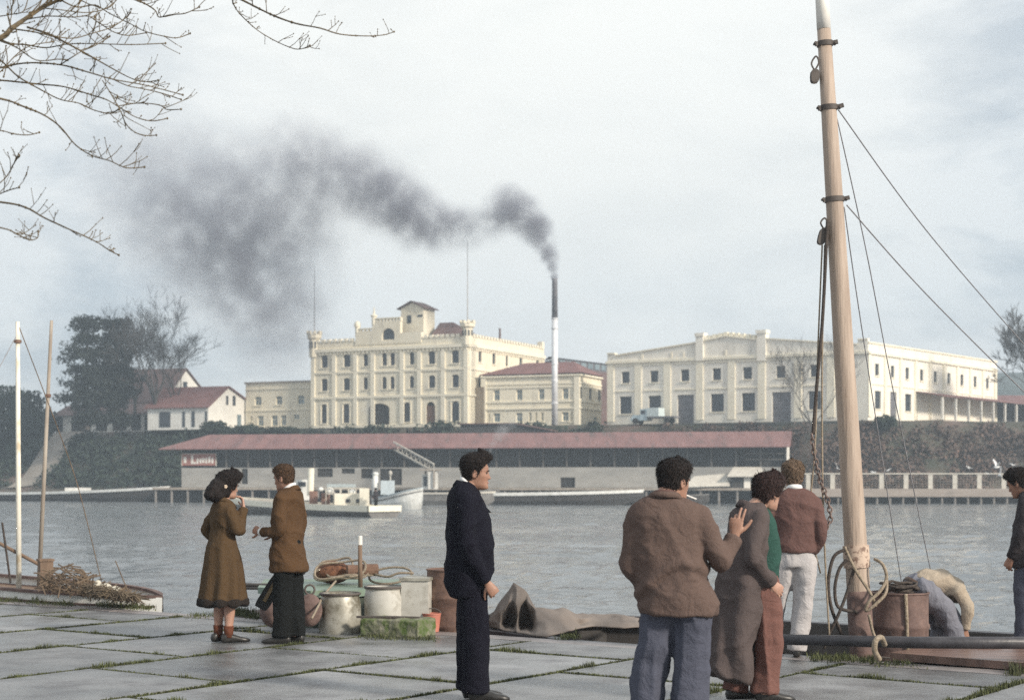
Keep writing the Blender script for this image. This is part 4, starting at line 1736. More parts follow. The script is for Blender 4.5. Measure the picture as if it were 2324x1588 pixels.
def gull(u, v, d, roll, yaw, flap, label, sc=1.0):
    c = P(u, v, d)
    g = MB()
    Mx = Matrix.Translation(c) @ Matrix.Rotation(yaw, 4, 'Z') @ Matrix.Rotation(roll, 4, 'X') @ Matrix.Scale(sc, 4)
    t = MB()
    t.tube([(-.28, 0, .0), (-.16, 0, 0), (0, 0, 0), (.14, 0, .02), (.2, 0, .04), (.27, 0, .04)], [.015, .06, .085, .055, .05, .012], 8)
    for sgn in (-1, 1):
        pts = [(.05, 0, .03), (.08, .28 * sgn, .03 + flap * .22), (-.02, .62 * sgn, .03 + flap * .36), (-.12, .6 * sgn, .02 + flap * .35), (-.1, .28 * sgn, .02 + flap * .2), (-.1, 0, .02)]
        t.prism(pts, (0, 0, .02))
    g.v = [tuple(Mx @ Vector(v)) for v in t.v]
    g.f = t.f
    solo('seagull', g, M['gull'], label, 'gull', tuple(c), 'gulls by the pier', fix=True)


gull(1900, 1062, 180, .9, 1.4, .6, 'white gull gliding left of the mast above the pier', 1.08)
gull(1983, 1072, 185, .1, .3, .2, 'white gull skimming the pier rail just right of the mast', 1.01)
gull(2014, 1068, 186, -.2, 2.1, .5, 'white gull over the rail between the two stays', 0.86)
gull(2200, 1062, 178, .3, .5, .4, 'white gull farthest left of the flock at right', 0.79)
gull(2262, 1060, 170, .2, .1, 1.3, 'white gull with raised wings, topmost of the flock at right', 1.37)
gull(2268, 1078, 168, 1.2, 1.8, .9, 'white gull banking steeply above the far right man', 1.30)
gull(2300, 1055, 182, .1, .4, .3, 'white gull high at the right edge of the picture', 1.01)
gull(2296, 1084, 176, .2, 2.4, .5, 'white gull low over the head of the man at right', 0.94)
gull(2243, 1075, 190, .2, 1.0, .4, 'white gull perched low near the rail left of the flock', 0.72)

# ------------------------------------------------------------------ boats
M['cream_paint'] = mat('cream_boat_paint', (0.84, 0.80, 0.67), (0.74, 0.70, 0.58), rough=.5, scale=2)
M['white_paint'] = mat('white_boat_paint', (0.82, 0.82, 0.79), (0.64, 0.64, 0.60), rough=.5, scale=2)
M['grey_hull'] = mat('grey_hull', (0.20, 0.19, 0.18), (0.12, 0.115, 0.11), rough=.7, scale=1)
M['dark_hull'] = mat('dark_hull', (0.055, 0.05, 0.048), (0.03, 0.028, 0.027), rough=.75, scale=2)
M['rust_crate'] = mat('brown_crate', (0.28, 0.16, 0.12), (0.19, 0.11, 0.085), rough=.9, scale=3)


def hull(stern, bow, width, zk, zs, zb, n=20, square=0.85, sheer=1.6, bowfull=.55):
    """hull mesh from stern (square) to bow point: returns MB and functions for the deck edge"""
    a, b_ = Vector((stern[0], stern[1], 0)), Vector((bow[0], bow[1], 0))
    D = (b_ - a)
    Lh = D.length
    D.normalize()
    Nn = Vector((-D.y, D.x, 0))
    mb = MB()
    sec = []

    def hw(f):
        if f < .35:
            return width / 2 * (square + (1 - square) * (f / .35))
        if f < bowfull:
            return width / 2
        g = (f - bowfull) / (1 - bowfull)
        return width / 2 * max(.0, (1 - g ** 2.2))

    def zt(f):
        return zs + (zb - zs) * f ** sheer

    for i in range(n + 1):
        f = i / n
        w, z = hw(f) + .01, zt(f)
        c = a + D * (Lh * f)
        k = zk + (z - zk) * max(0, (f - .85) / .15) * .5
        pts = []
        for (q, h) in ((1, 1), (.97, .55), (.75, .15), (.0, 0), (-.75, .15), (-.97, .55), (-1, 1)):
            pts.append(c + Nn * (w * q) + Vector((0, 0, k + (z - k) * h)))
        sec.append(pts)
    vs = [p for s in sec for p in s]
    m = 7
    fs = []
    for i in range(n):
        for j in range(m - 1):
            fs.append((i * m + j, (i + 1) * m + j, (i + 1) * m + j + 1, i * m + j + 1))
    fs.append(tuple(range(m)))
    mb.add(vs, fs)

    def pt(f, q, dz=0.0):
        c = a + D * (Lh * f)
        return c + Nn * (hw(f) * q) + Vector((0, 0, zt(f) + dz))
    return mb, pt, D, Nn, Lh


def deck_of(pt, dz, n=20, f0=0.0, f1=1.0, q=.97):
    mb = MB()
    vs = []
    for i in range(n + 1):
        f = f0 + (f1 - f0) * i / n
        vs += [pt(f, q, dz), pt(f, -q, dz)]
    mb.add(vs, [(2 * i, 2 * i + 1, 2 * i + 3, 2 * i + 2) for i in range(n)])
    return mb


def strake(pt, q0, z0, z1, out, n=24, f0=0.0, f1=1.0):
    """band along both sides between heights z0..z1 (relative to the sheer)"""
    mb = MB()
    for sgn in (-1, 1):
        for i in range(n):
            fa, fb_ = f0 + (f1 - f0) * i / n, f0 + (f1 - f0) * (i + 1) / n
            c = []
            for f in (fa, fb_):
                p = pt(f, sgn)
                nn = (p - pt(f, 0))
                nn.z = 0
                nn = nn.normalized() if nn.length > .05 else Vector((0, 0, 0))
                c.append((p - nn * .05 + Vector((0, 0, z0)), p + nn * out + Vector((0, 0, z0)), p + nn * out + Vector((0, 0, z1)), p - nn * .05 + Vector((0, 0, z1))))
            A_, B_ = c
            for j in range(4):
                mb.quad(A_[j], A_[(j + 1) % 4], B_[(j + 1) % 4], B_[j])
    return mb


# motor barge under way in the middle of the river
stern = P(872, 0, 123.5)
bow = P(520, 0, 138.5)
hb, pt, D, Nn, Lh = hull(stern, bow, 3.4, -1.5, -.42, .12, square=.9, sheer=2.0, bowfull=.7)
MBt = thing('motor_barge', 'cream motor barge with engine house and tall exhaust crossing the river', 'boat', (stern.x, stern.y, WATER))
part('hull', hb, M['grey_hull'], MBt, fix=True)
part('gunwale', strake(pt, 1, -.36, .10, .12), M['cream_paint'], MBt)
part('deck', deck_of(pt, -.02), M['timber'], MBt)


def onb(u, f_guess_d, z):
    p = P(u, 0, f_guess_d)
    return Vector((p.x, p.y, z))


def bbox_px(mb, u0, u1, v0, v1, d, depth):
    a, b_ = P(u0, v1, d), P(u1, v0, d)
    mb.box(((a.x + b_.x) / 2, d + depth / 2, (a.z + b_.z) / 2), (b_.x - a.x, depth, b_.z - a.z))
    return mb


q = MB()
bbox_px(q, 759, 832, 1120, 1147, 126.5, 1.6)
e1 = part('engine_house', q, M['cream_paint'], MBt)
for u0 in (785, 808):
    q = MB()
    bbox_px(q, u0, u0 + 9, 1132, 1140, 126.44, .06)
    part('porthole', q, M['pane'], e1)
q = MB()
bbox_px(q, 816, 836, 1108, 1148, 125.6, .8)
part('locker', q, M['cream_paint'], MBt)
q = MB()
bbox_px(q, 672, 700, 1088, 1135, 130.5, 1.5)
whl = part('wheelhouse', q, M['white_paint'], MBt)
q = MB()
bbox_px(q, 676, 694, 1093, 1103, 130.44, .06)
part('window', q, M['pane'], whl)
q = MB()
a = P(706, 1062, 129.5)
b2 = P(704, 1124, 129.5)
q.tube([b2, a], .26, 12)
part('exhaust', q, M['cream_paint'], MBt)
q = MB()
for u0 in (740, 757, 774, 791, 808, 828):
    a, b2 = P(u0, 1107, 127.2), P(u0, 1146, 127.2)
    q.beam(b2, a, .07, .07)
for v0 in (1107, 1120):
    q.beam(P(738, v0, 127.2), P(830, v0, 127.2), .07, .07)
part('railing', q, M['timber_pale'], MBt)
for (u0, v0, r) in ((748, 1113, .36), (799, 1116, .27), (728, 1110, .22), (666, 1121, .34)):
    c = P(u0, v0, 127.6)
    q = MB()
    q.ell(c, (r, r, r * .8), 12, 8)
    part('float', q, M['white_paint'], MBt, smooth=True)
for a4 in ((702, 718, 1114, 1143, 128.6, .9), (729, 746, 1118, 1144, 128.0, .9)):
    q = MB()
    bbox_px(q, *a4)
    part('crate', q, M['rust_crate'], MBt)
q = MB()
e0, e1_ = pt(0, 1.03, -.13), pt(0, -1.03, -.13)
q.beam(e0 - D * .06, e1_ - D * .06, .16, .46)
part('transom_band', q, M['cream_paint'], MBt)
# boatman at the stern (tiny)
BOATMAN_AT = P(853, 1146, 124.6)

# awning boat behind it
aw = P(772, 1100, 160)
q = MB()
AB = thing('awning_boat', 'dark launch with pale awning moored behind the motor barge', 'boat', (aw.x, aw.y, WATER))
hb, pt2, *_ = hull(P(560, 0, 176), P(720, 0, 176), 2.2, -1.6, -.5, .1)
hb, pt2, *_ = hull(P(700, 0, 172), P(862, 0, 168), 2.6, -1.6, -.3, .1)
part('hull', hb, M['dark_hull'], AB, fix=True)
q = MB()
bbox_px(q, 742, 803, 1098, 1105, 168, 2.2)
part('awning', q, mat('pale_canvas', (0.5, 0.56, 0.56), rough=.8), AB)
for u0 in (744, 772, 800):
    q = MB()
    q.beam(P(u0, 1104, 168.2), P(u0, 1122, 168.2), .1, .1)
    part('post', q, M['timber_pale'], AB)

# white fishing boat
FB = thing('fishing_boat', 'white fishing boat with grey wheelhouse moored by the landing', 'boat', (P(900, 0, 160).x, 160, WATER))
hb, pt3, *_ = hull(P(862, 0, 162), P(960, 0, 158), 2.8, -1.6, -.18, .85, square=.8, sheer=1.6)
part('hull', hb, M['white_paint'], FB, fix=True)
part('rubbing_strake', strake(pt3, 1, -.32, -.22, .08), M['grey_hull'], FB)
part('gunwale', strake(pt3, 1, -.01, .08, .08), mat('pale_blue_paint', (0.5, 0.58, 0.62), rough=.6), FB)
q = MB()
bbox_px(q, 864, 893, 1090, 1122, 160.5, 1.6)
wh3 = part('wheelhouse', q, mat('pale_grey_paint', (0.56, 0.63, 0.66), (0.46, 0.52, 0.55), rough=.6, scale=2), FB)
q = MB()
q.tube([P(886, 1122, 161), P(886, 1071, 161)], [.09, .05], 8)
q.ell(P(886, 1073, 161), (.18, .18, .25), 8, 6)
part('mast', q, M['timber_pale'], FB)
q = MB()
q.tube([P(851, 1122, 161), P(852, 1078, 161)], [.34, .26], 10)
q.ell(P(852, 1075, 161), (.33, .33, .2), 10, 6)
q.beam(P(842, 1108, 161), P(850, 1086, 161), .1, .1)
part('ventilator', q, M['white_paint'], FB, smooth=True)

# long dark launch with a white sheer
for (nm, lab, u0, u1, d0, d1, z0, z1, v) in (
        ('long_launch', 'long low dark launch with white gunwale below the shed', 985, 1462, 188, 184, .03, .45, 0),
        ('long_barge', 'long low barge with white gunwale moored at the left bank', -60, 386, 226, 210, -.15, .75, 0)):
    T = thing(nm, lab, 'boat', (P(u0, 0, d0).x, d0, WATER))
    hb, pt4, *_ = hull(P(u0, 0, d0), P(u1, 0, d1), 4.0, -1.8, z0, z1, square=.7, sheer=2.4)
    part('hull', hb, M['dark_hull'], T, fix=True)
    part('gunwale', strake(pt4, 1, -.22, .12, .10), M['white_paint'], T)
    part('deck', deck_of(pt4, -.1), M['timber'], T)
    q = MB()
    c = pt4(.55 if u0 < 0 else .25, 0, .3)
    q.box(tuple(c), (3.2, 1.2, .5))
    part('hatch', q, M['white_paint'] if u0 < 0 else M['grey_hull'], T)
# dark lighter between
T = thing('dark_lighter', 'dark flat lighter lying beside the landing stage at centre', 'boat', (P(1050, 0, 190).x, 190, WATER))
hb, pt5, *_ = hull(P(955, 0, 186), P(1125, 0, 185), 3.5, -1.7, .1, .25, square=.9, sheer=2)
part('hull', hb, M['grey_hull'], T, fix=True)
part('deck', deck_of(pt5, -.05), M['timber'], T)
part('gunwale', strake(pt5, 1, -.1, .1, .1), M['timber_pale'], T)
# skiff hidden partly behind the man in the brown jacket
T = thing('skiff', 'small dark skiff at the right end of the landing stage', 'boat', (P(1545, 0, 187).x, 187, WATER))
hb, pt6, *_ = hull(P(1480, 0, 188), P(1610, 0, 187), 2.2, -1.7, -.2, .0, square=.8, sheer=2)
part('hull', hb, M['dark_hull'], T, fix=True)
part('gunwale', strake(pt6, 1, -.08, .06, .08), M['grey_hull'], T)

# ------------------------------------------------------------------ pale blue flatbed truck by the warehouse
M['truck_paint'] = mat('pale_blue_truck_paint', (0.50, 0.62, 0.66), (0.42, 0.52, 0.56), rough=.45, scale=1)
M['tyre'] = mat('tyre_rubber', (0.03, 0.03, 0.03), (0.02, 0.02, 0.02), rough=.9)
tp0 = ww1.at(ww1.sz(1455, 960)[0], 0, 2.6)
TK = thing('flatbed_truck', 'pale blue flatbed truck parked by the warehouse loading door', 'truck', tuple(tp0))
X, Y, Z = ww1.D, -ww1.N, Vector((0, 0, 1))


def tbox(mb, x, z, l, h, w, y=0.0):
    mb.box(tp0 + X * (x + l / 2) + Y * y + Z * (z + h / 2), (l, w, h), ax=(X, Y, Z))
    return mb


q = MB()
tbox(q, .25, .45, 1.3, .75, 1.5)
tbox(q, .1, .45, .25, .3, 1.7)
tbox(q, 1.5, .45, 1.0, 1.55, 1.7)
part('cab', q, M['truck_paint'], TK)
q = MB()
tbox(q, 1.62, 1.3, .6, .5, 1.74)
part('window', q, M['pane'], TK)
q = MB()
tbox(q, 2.6, .75, 3.9, .22, 2.0)
part('bed', q, M['soot'], TK)
q = MB()
tbox(q, 2.55, .97, 1.7, 1.15, 1.9)
part('load', q, mat('pale_load', (0.6, 0.68, 0.68), (0.5, 0.58, 0.58), rough=.8, scale=1), TK)
for x in (.8, 5.4):
    for y in (-.85, .85):
        q = MB()
        c = tp0 + X * x + Y * y + Z * .4
        q.cyl(c - Y * .12, c + Y * .12, .4, n=14)
        part('wheel', q, M['tyre'], TK)
q = MB()
tbox(q, -.04, .62, .06, .18, .2, -.55)
part('headlight', q, M['white_paint'], TK)
q = MB()
tbox(q, -.04, .62, .06, .18, .2, .55)
part('headlight', q, M['white_paint'], TK)

# ------------------------------------------------------------------ trees on the far bank


def limb_tree(mb, p, dirv, length, r, depth, rng, spread=.5, up=.12, min_r=.02, kids=(1, 2), seg=3):
    """recursive bare limbs"""
    d = Vector(dirv).normalized()
    pts = [Vector(p)]
    rad = [r]
    q = Vector(p)
    for i in range(seg):
        d = (d + Vector((rng.gauss(0, .12), rng.gauss(0, .12), rng.gauss(0, .08) + up * .4))).normalized()
        q = q + d * (length / seg)
        pts.append(q.copy())
        rad.append(r * (1 - .45 * (i + 1) / seg))
    mb.tube(pts, rad, 6 if r > .08 else 3, cap=False)
    if depth <= 0:
        return
    nk = rng.randint(*kids)
    for k in range(nk + 1):
        f = 1.0 if k == 0 else rng.uniform(.35, .98)
        i = min(int(f * seg), seg - 1)
        pp = pts[i].lerp(pts[i + 1], f * seg - i)
        nd = (d + Vector((rng.gauss(0, spread), rng.gauss(0, spread), rng.gauss(0, spread * .6) + up))).normalized()
        limb_tree(mb, pp, nd, length * rng.uniform(.62, .9), max(min_r, rad[-1] * rng.uniform(.6, .9)), depth - 1, rng, spread, up, min_r, kids, seg)


def bare_tree(u, vb, d, height, label, seed, depth=5, lean=(0, 0), spread=.5, trunk_r=.28, zbase=None, group='trees on the far bank', len0=.28, min_r=.018, stems=1):
    rng = random.Random(seed)
    b_ = P(u, vb, d)
    if zbase is not None:
        b_.z = zbase
    T = thing('bare_tree', label, 'tree', tuple(b_), group)
    tm = MB()
    top = b_ + Vector((lean[0], lean[1], height * .22))
    tm.tube([b_, b_.lerp(top, .5) + Vector((.05, 0, 0)), top], [trunk_r, trunk_r * .85, trunk_r * .75], 8)
    part('trunk', tm, M['twig'], T)
    cm = MB()
    for s in range(3 + stems):
        a = rng.uniform(0, 6.28)
        limb_tree(cm, top - Vector((0, 0, rng.uniform(0, height * .06))), (math.cos(a) * .55, math.sin(a) * .55, 1), height * len0, trunk_r * .6, depth, rng, spread, .13, min_r)
    part('crown', cm, M['twig'], T)
    return T


def conifer(u, vb, d, height, radius, label, seed):
    """monkey-puzzle like evergreen: whorls of drooping branches with tufts"""
    rng = random.Random(seed)
    b_ = P(u, vb, d)
    T = thing('conifer_tree', label, 'tree', tuple(b_), 'trees on the far bank')
    tm = MB()
    tm.tube([b_, b_ + Vector((0, 0, height * .97))], [.42, .12], 10)
    part('trunk', tm, M['bark'], T)
    cm = MB()
    n = 15
    for i in range(n):
        f = i / (n - 1)
        z = height * (.10 + .88 * f) + rng.gauss(0, .25)
        env = radius * (1.0 if f < .5 else 1 - .52 * ((f - .5) / .5) ** 1.6) * (0.72 + .28 * math.sin(f * 17 + seed)) * min(1, .66 + f * 2)
        if f > .9:
            env = radius * .45
        nb = 13
        for k in range(nb):
            a = 2 * math.pi * (k + rng.random()) / nb
            l = env * rng.uniform(.72, 1.08)
            tip = b_ + Vector((math.cos(a) * l, math.sin(a) * l, z + l * rng.uniform(-.28, .16)))
            root = b_ + Vector((0, 0, z - .2))
            mid_ = root.lerp(tip, .5) - Vector((0, 0, l * .06))
            cm.tube([root, mid_, tip], [.09, .06, .03], 4, cap=False)
            nt_ = int(22 + l * 15)
            for _ in range(nt_):
                g = rng.random() ** .55
                c = root.lerp(tip, g) - Vector((0, 0, l * .06 * math.sin(math.pi * g)))
                c = c + Vector((rng.gauss(0, .34), rng.gauss(0, .34), rng.gauss(0, .36)))
                s = rng.uniform(.16, .36)
                p0 = Vector((rng.gauss(0, 1), rng.gauss(0, 1), rng.gauss(0, .7))).normalized() * s
                p1 = Vector((rng.gauss(0, 1), rng.gauss(0, 1), rng.gauss(0, .7))).normalized() * s * .55
                cm.add([c - p0, c + p1, c + p0, c - p1], [(0, 1, 2, 3)])
    part('crown', cm, M['conifer'], T)


conifer(198, 975, 243, 16.8, 4.9, 'dark evergreen with drooping whorls, left of the evergreen pair', 3)
conifer(262, 975, 247, 17.2, 5.0, 'dark evergreen with domed top, right of the evergreen pair', 8)
bare_tree(352, 975, 244, 21.5, 'large bare spreading tree right of the evergreens', 21, depth=7, spread=.48, trunk_r=.36, len0=.21, stems=2)
bare_tree(392, 975, 246, 17.5, 'smaller bare tree leaning over the white house roof', 5, depth=6, lean=(.8, 0), spread=.5, trunk_r=.24, len0=.22)
bare_tree(306, 975, 252, 20.5, 'bare tree rising behind the right evergreen', 14, depth=6, spread=.45, trunk_r=.28, len0=.22)
bare_tree(1846, 990, 200, 16.5, 'bare tree on the bank in front of the warehouse', 33, depth=6, spread=.36, trunk_r=.15, zbase=4.6, len0=.22, min_r=.014)
bare_tree(2345, 958, 214, 16.5, 'bushy bare tree cut off by the right picture edge', 44, depth=7, spread=.5, trunk_r=.3, len0=.2, min_r=.03)


def bush(u, v, d, rx, ry, rz, n, m, label, seed, name='bush', size=.34, group=None):
    rng = random.Random(seed)
    c = P(u, v, d)
    T = thing(name, label, 'bush' if name == 'bush' else 'tree', (c.x, c.y, c.z - rz), group)
    tm = MB()
    for k in range(5):
        a = rng.uniform(0, 6.28)
        tm.tube([(c.x, c.y, c.z - rz), (c.x + math.cos(a) * rx * .3, c.y + math.sin(a) * ry * .3, c.z)], [.12, .05], 5)
    part('stem', tm, M['bark'], T)
    cm = MB()
    k = 0
    while k < n:
        p = Vector((rng.uniform(-1, 1), rng.uniform(-1, 1), rng.uniform(-1, 1)))
        r = p.length
        lim = .86 + .5 * nz3(p.normalized() * 2.2 + Vector((seed, 0, 0)))
        if r > lim or r < .35 * rng.random():
            continue
        k += 1
        q0 = c + Vector((p.x * rx, p.y * ry, p.z * rz))
        a = Vector((rng.gauss(0, 1), rng.gauss(0, 1), rng.gauss(0, 1))).normalized() * size * rng.uniform(.5, 1.1)
        b_ = Vector((rng.gauss(0, 1), rng.gauss(0, 1), rng.gauss(0, 1))).normalized() * size * rng.uniform(.4, .9)
        cm.add([q0 - a, q0 + b_, q0 + a, q0 - b_], [(0, 1, 2, 3)])
    part('foliage', cm, m, T)


bush(25, 945, 258, 6.2, 4, 4.9, 5200, M['bush_green'], 'large dark rounded evergreen bush at the left edge', 2, size=.42)
bush(92, 960, 262, 3.6, 3, 2.6, 1800, M['bush_green'], 'lower dark bush between the large bush and the pole', 4, size=.4)
bush(487, 968, 236, 2.2, 1.6, .9, 900, M['bush_green'], 'low dark bush in front of the white gabled house', 6, size=.26)
bush(560, 975, 236, 2.6, 1.4, .7, 800, M['bush_green'], 'long low bush in front of the low wing', 7, size=.26)
bush(640, 976, 234, 3.6, 1.2, .55, 800, M['bush_green'], 'clipped low hedge under the low wing windows', 9, size=.24)
bush(2010, 958, 202.5, 1.6, 1.4, .9, 900, M['bush_green'], 'dark bush at the foot of the warehouse side door', 10, size=.26)
bush(1880, 1040, 198, 2.6, 1.6, 2.4, 1400, M['bush_brown'], 'brown leafless thicket beside the shed gable', 12, size=.3)
# terrace wall and hedge along the top of the bank
TWl = thing('terrace_wall', 'low dark terrace wall along the edge of the factory yard', 'wall', (0, 226, ZB))
q = MB()
pts = [(-45, 243), (-30, 237), (-14, 231.5), (-3, 227), (4, 224.5), (12.8, 220.2), (27, 212.2), (43.5, 203.7)]
for i in range(len(pts) - 1):
    a, b_ = Vector((*pts[i], 0)), Vector((*pts[i + 1], 0))
    w = Wall(a, b_, ZB - .9)
    w.bar(q, 0, w.L, 0, .95 if i < 5 else .85, 0, .3)
part('wall', q, mat('dark_mossy_wall', (0.085, 0.09, 0.08), (0.05, 0.055, 0.05), rough=.95, scale=.7), TWl)
# dark gable roof end of a low store just below the yard (left of the chimney foot)
q = MB()
a, b_ = P(1045, 962, 219), P(1245, 970, 216)
ST = thing('low_store', 'low dark store roof showing just above the shed roof below the chimney', 'building', (a.x, a.y, 7))
w = Wall(a, b_, 0)
za, zb = P(0, 962, 219).z, P(0, 986, 217).z
z_r = P(0, 962, 217).z
z_e = P(0, 976, 217).z
q.prism([w.at(0, zb - 1.6), w.at(w.L, zb - 1.6), w.at(w.L, z_e), w.at(w.L * .62, z_r), w.at(0, z_r - .02)], -w.N * 4)
part('wall', q, M['shed_dark'], ST, fix=True)
q = MB()
q.prism([w.at(w.L * .62, z_r + .02, .3), w.at(w.L + .3, z_e - .08, .3), w.at(w.L + .3, z_e - .08, -4.3), w.at(w.L * .62, z_r + .02, -4.3)], (0, 0, .14))
q.prism([w.at(-.3, z_r + .02, .3), w.at(w.L * .62 - .01, z_r + .02, .3), w.at(w.L * .62 - .01, z_r + .02, -4.3), w.at(-.3, z_r + .02, -4.3)], (0, 0, .14))
part('roof', q, M['rust_roof'], ST, fix=True)
# ------------------------------------------------------------------ foreground boats and gear
M['rope'] = mat('old_rope', (0.33, 0.275, 0.215), (0.2, 0.16, 0.11), rough=.95, scale=40, bump=.5, bscale=90)
M['rope_dark'] = mat('dark_rope', (0.075, 0.06, 0.052), (0.035, 0.028, 0.025), rough=.95, scale=40, bump=.5, bscale=90)
M['mast_paint'] = mat('buff_mast_paint', (0.42, 0.335, 0.27), (0.31, 0.24, 0.19), rough=.6, scale=9, stretch=(1.6, 1.6, .14), col3=(0.20, 0.14, 0.105), scale3=7, lo3=.58, hi3=.74, bump=.35, bscale=30)
M['mast_white'] = mat('white_mast_paint', (0.82, 0.80, 0.76), (0.68, 0.65, 0.6), rough=.5, scale=5)
M['rust'] = mat('rusty_steel', (0.175, 0.105, 0.08), (0.10, 0.06, 0.048), rough=.85, scale=7, bump=.25, col3=(0.30, 0.20, 0.155), scale3=3, lo3=.52, hi3=.7)
M['rust_dark'] = mat('dark_rusty_steel', (0.150, 0.098, 0.085), (0.085, 0.055, 0.05), rough=.85, scale=8, bump=.25, col3=(0.22, 0.15, 0.13), scale3=3.5, lo3=.5, hi3=.7)
M['galv'] = mat('dirty_galvanised', (0.46, 0.45, 0.40), (0.25, 0.235, 0.19), rough=.45, scale=5, metal=.3, col3=(0.11, 0.095, 0.06), scale3=4, lo3=.46, hi3=.60)
M['galv_white'] = mat('whitewashed_tin', (0.52, 0.51, 0.47), (0.38, 0.37, 0.335), rough=.6, scale=3, col3=(0.22, 0.20, 0.16), scale3=4, lo3=.50, hi3=.68)
M['green_paint'] = mat('green_deck_paint', (0.215, 0.285, 0.235), (0.15, 0.205, 0.165), rough=.5, scale=3, col3=(0.15, 0.2, 0.13), scale3=3)
M['tarp'] = mat('canvas_tarpaulin', (0.20, 0.17, 0.15), (0.145, 0.122, 0.108), rough=.95, scale=3, bump=.25, bscale=50)
M['black_pipe'] = mat('tarred_pole', (0.05, 0.048, 0.055), (0.026, 0.025, 0.03), rough=.45, scale=6, bump=.15)
M['wet_wood'] = mat('wet_brown_plank', (0.20, 0.125, 0.10), (0.12, 0.075, 0.062), rough=.38, scale=3, stretch=(.4, 4, 1), bump=.2)
M['wood'] = mat('brown_wood', (0.215, 0.145, 0.10), (0.13, 0.088, 0.062), rough=.85, scale=5, stretch=(1, 1, .3), bump=.2)
M['drift'] = mat('driftwood_sticks', (0.165, 0.12, 0.08), (0.085, 0.06, 0.042), rough=.9, scale=6)
M['moss_block'] = mat('mossy_concrete', (0.24, 0.23, 0.18), (0.10, 0.115, 0.055), rough=.95, scale=9, bump=.5, col3=(0.075, 0.11, 0.03), scale3=6, lo3=.48, hi3=.6)
M['coal'] = mat('rusty_scrap', (0.10, 0.065, 0.05), (0.04, 0.03, 0.026), rough=.9, scale=9, col3=(0.32, 0.17, 0.10), scale3=14, lo3=.58, hi3=.66)
M['salmon'] = mat('salmon_paint', (0.50, 0.185, 0.13), (0.36, 0.13, 0.095), rough=.6, scale=6)
M['black_case'] = mat('black_leather', (0.012, 0.012, 0.011), (0.007, 0.007, 0.007), rough=.75, scale=20)
M['tan'] = mat('tan_webbing', (0.22, 0.16, 0.085), (0.15, 0.105, 0.055), rough=.9, scale=15)
M['iron'] = mat('dark_iron', (0.10, 0.085, 0.075), (0.06, 0.05, 0.045), rough=.7, scale=8)

DM = 14.75           # depth of the big mast


def Pd(u, v, d):
    return P(u, v, d)


# ---- boat with the big mast, lying along the quay at the right
DECK = -.40
bA, bB = Q(-0.9, -.12), Q(11.5, -.12)
BT = thing('work_boat', 'dark low work boat moored along the quay beneath the mast', 'boat', (Q(5, -1.8).x, Q(5, -1.8).y, WATER))
q = MB()
ol = []
for (s, t) in ((-1.6, -1.5), (-.6, -.45), (.6, -.10), (11.5, -.10), (11.5, -3.3), (.8, -3.3), (-.6, -2.7)):
    ol.append(Q(s, t))
low = [p + Vector((0, 0, WATER - .3)) for p in ol]
n = len(ol)
hi = [p + Vector((0, 0, -.06)) for p in ol]
cc = sum(ol, Vector((0, 0, 0))) / n
q.add(low + hi, [(i, (i + 1) % n, n + (i + 1) % n, n + i) for i in range(n)])
part('hull', q, M['dark_hull'], BT)
q = MB()
q.poly([cc.lerp(p, .985) + Vector((0, 0, DECK)) for p in ol])
part('deck', q, mat('dark_deck', (0.10, 0.08, 0.07), (0.05, 0.042, 0.04), rough=.6, scale=4), BT)
q = MB()
for i in range(n):
    a, b_ = hi[i], hi[(i + 1) % n]
    if i in (2,):
        q.beam(a + Vector((0, 0, .0)), b_ + Vector((0, 0, .0)), .14, .10)
    else:
        q.beam(a, b_, .16, .12)
part('gunwale', q, M['black_pipe'], BT)
q = MB()
p0, p1 = Q(.8, -3.25, -.02), Q(6.4, -3.25, -.02)
q.box((p0 + p1) / 2 - Vector((0, 0, .16)), ((p1 - p0).length, .10, .34), ax=(QX, -QN, (0, 0, 1)))
# bulwark stepping up towards the right
pts = [Q(6.4, -3.3, -.2), Q(12, -3.3, -.2), Q(12, -3.3, .30), Q(8.0, -3.3, .27), Q(7.3, -3.3, .13), Q(6.4, -3.3, .13)]
q.prism(pts, QN * .12)
part('bulwark', q, M['dark_hull'], BT, fix=True)

# mast
mb0, mt0 = P(1958, 1496, DM), P(1866, 5, DM)
ax_ = (mt0 - mb0).normalized()
MA = thing('big_mast', 'tall buff painted mast with white top leaning over the quay', 'mast', (mb0.x, mb0.y, DECK))
px = DM / F


def mpt(v):
    f = (v - 1496) / (5 - 1496.0)
    return mb0.lerp(mt0, f)


def mrad(v):
    return px * float(np.interp(v, [-200, 0, 400, 900, 1300, 1500], [13.5, 14.5, 19, 23.5, 26.0, 27.5]))


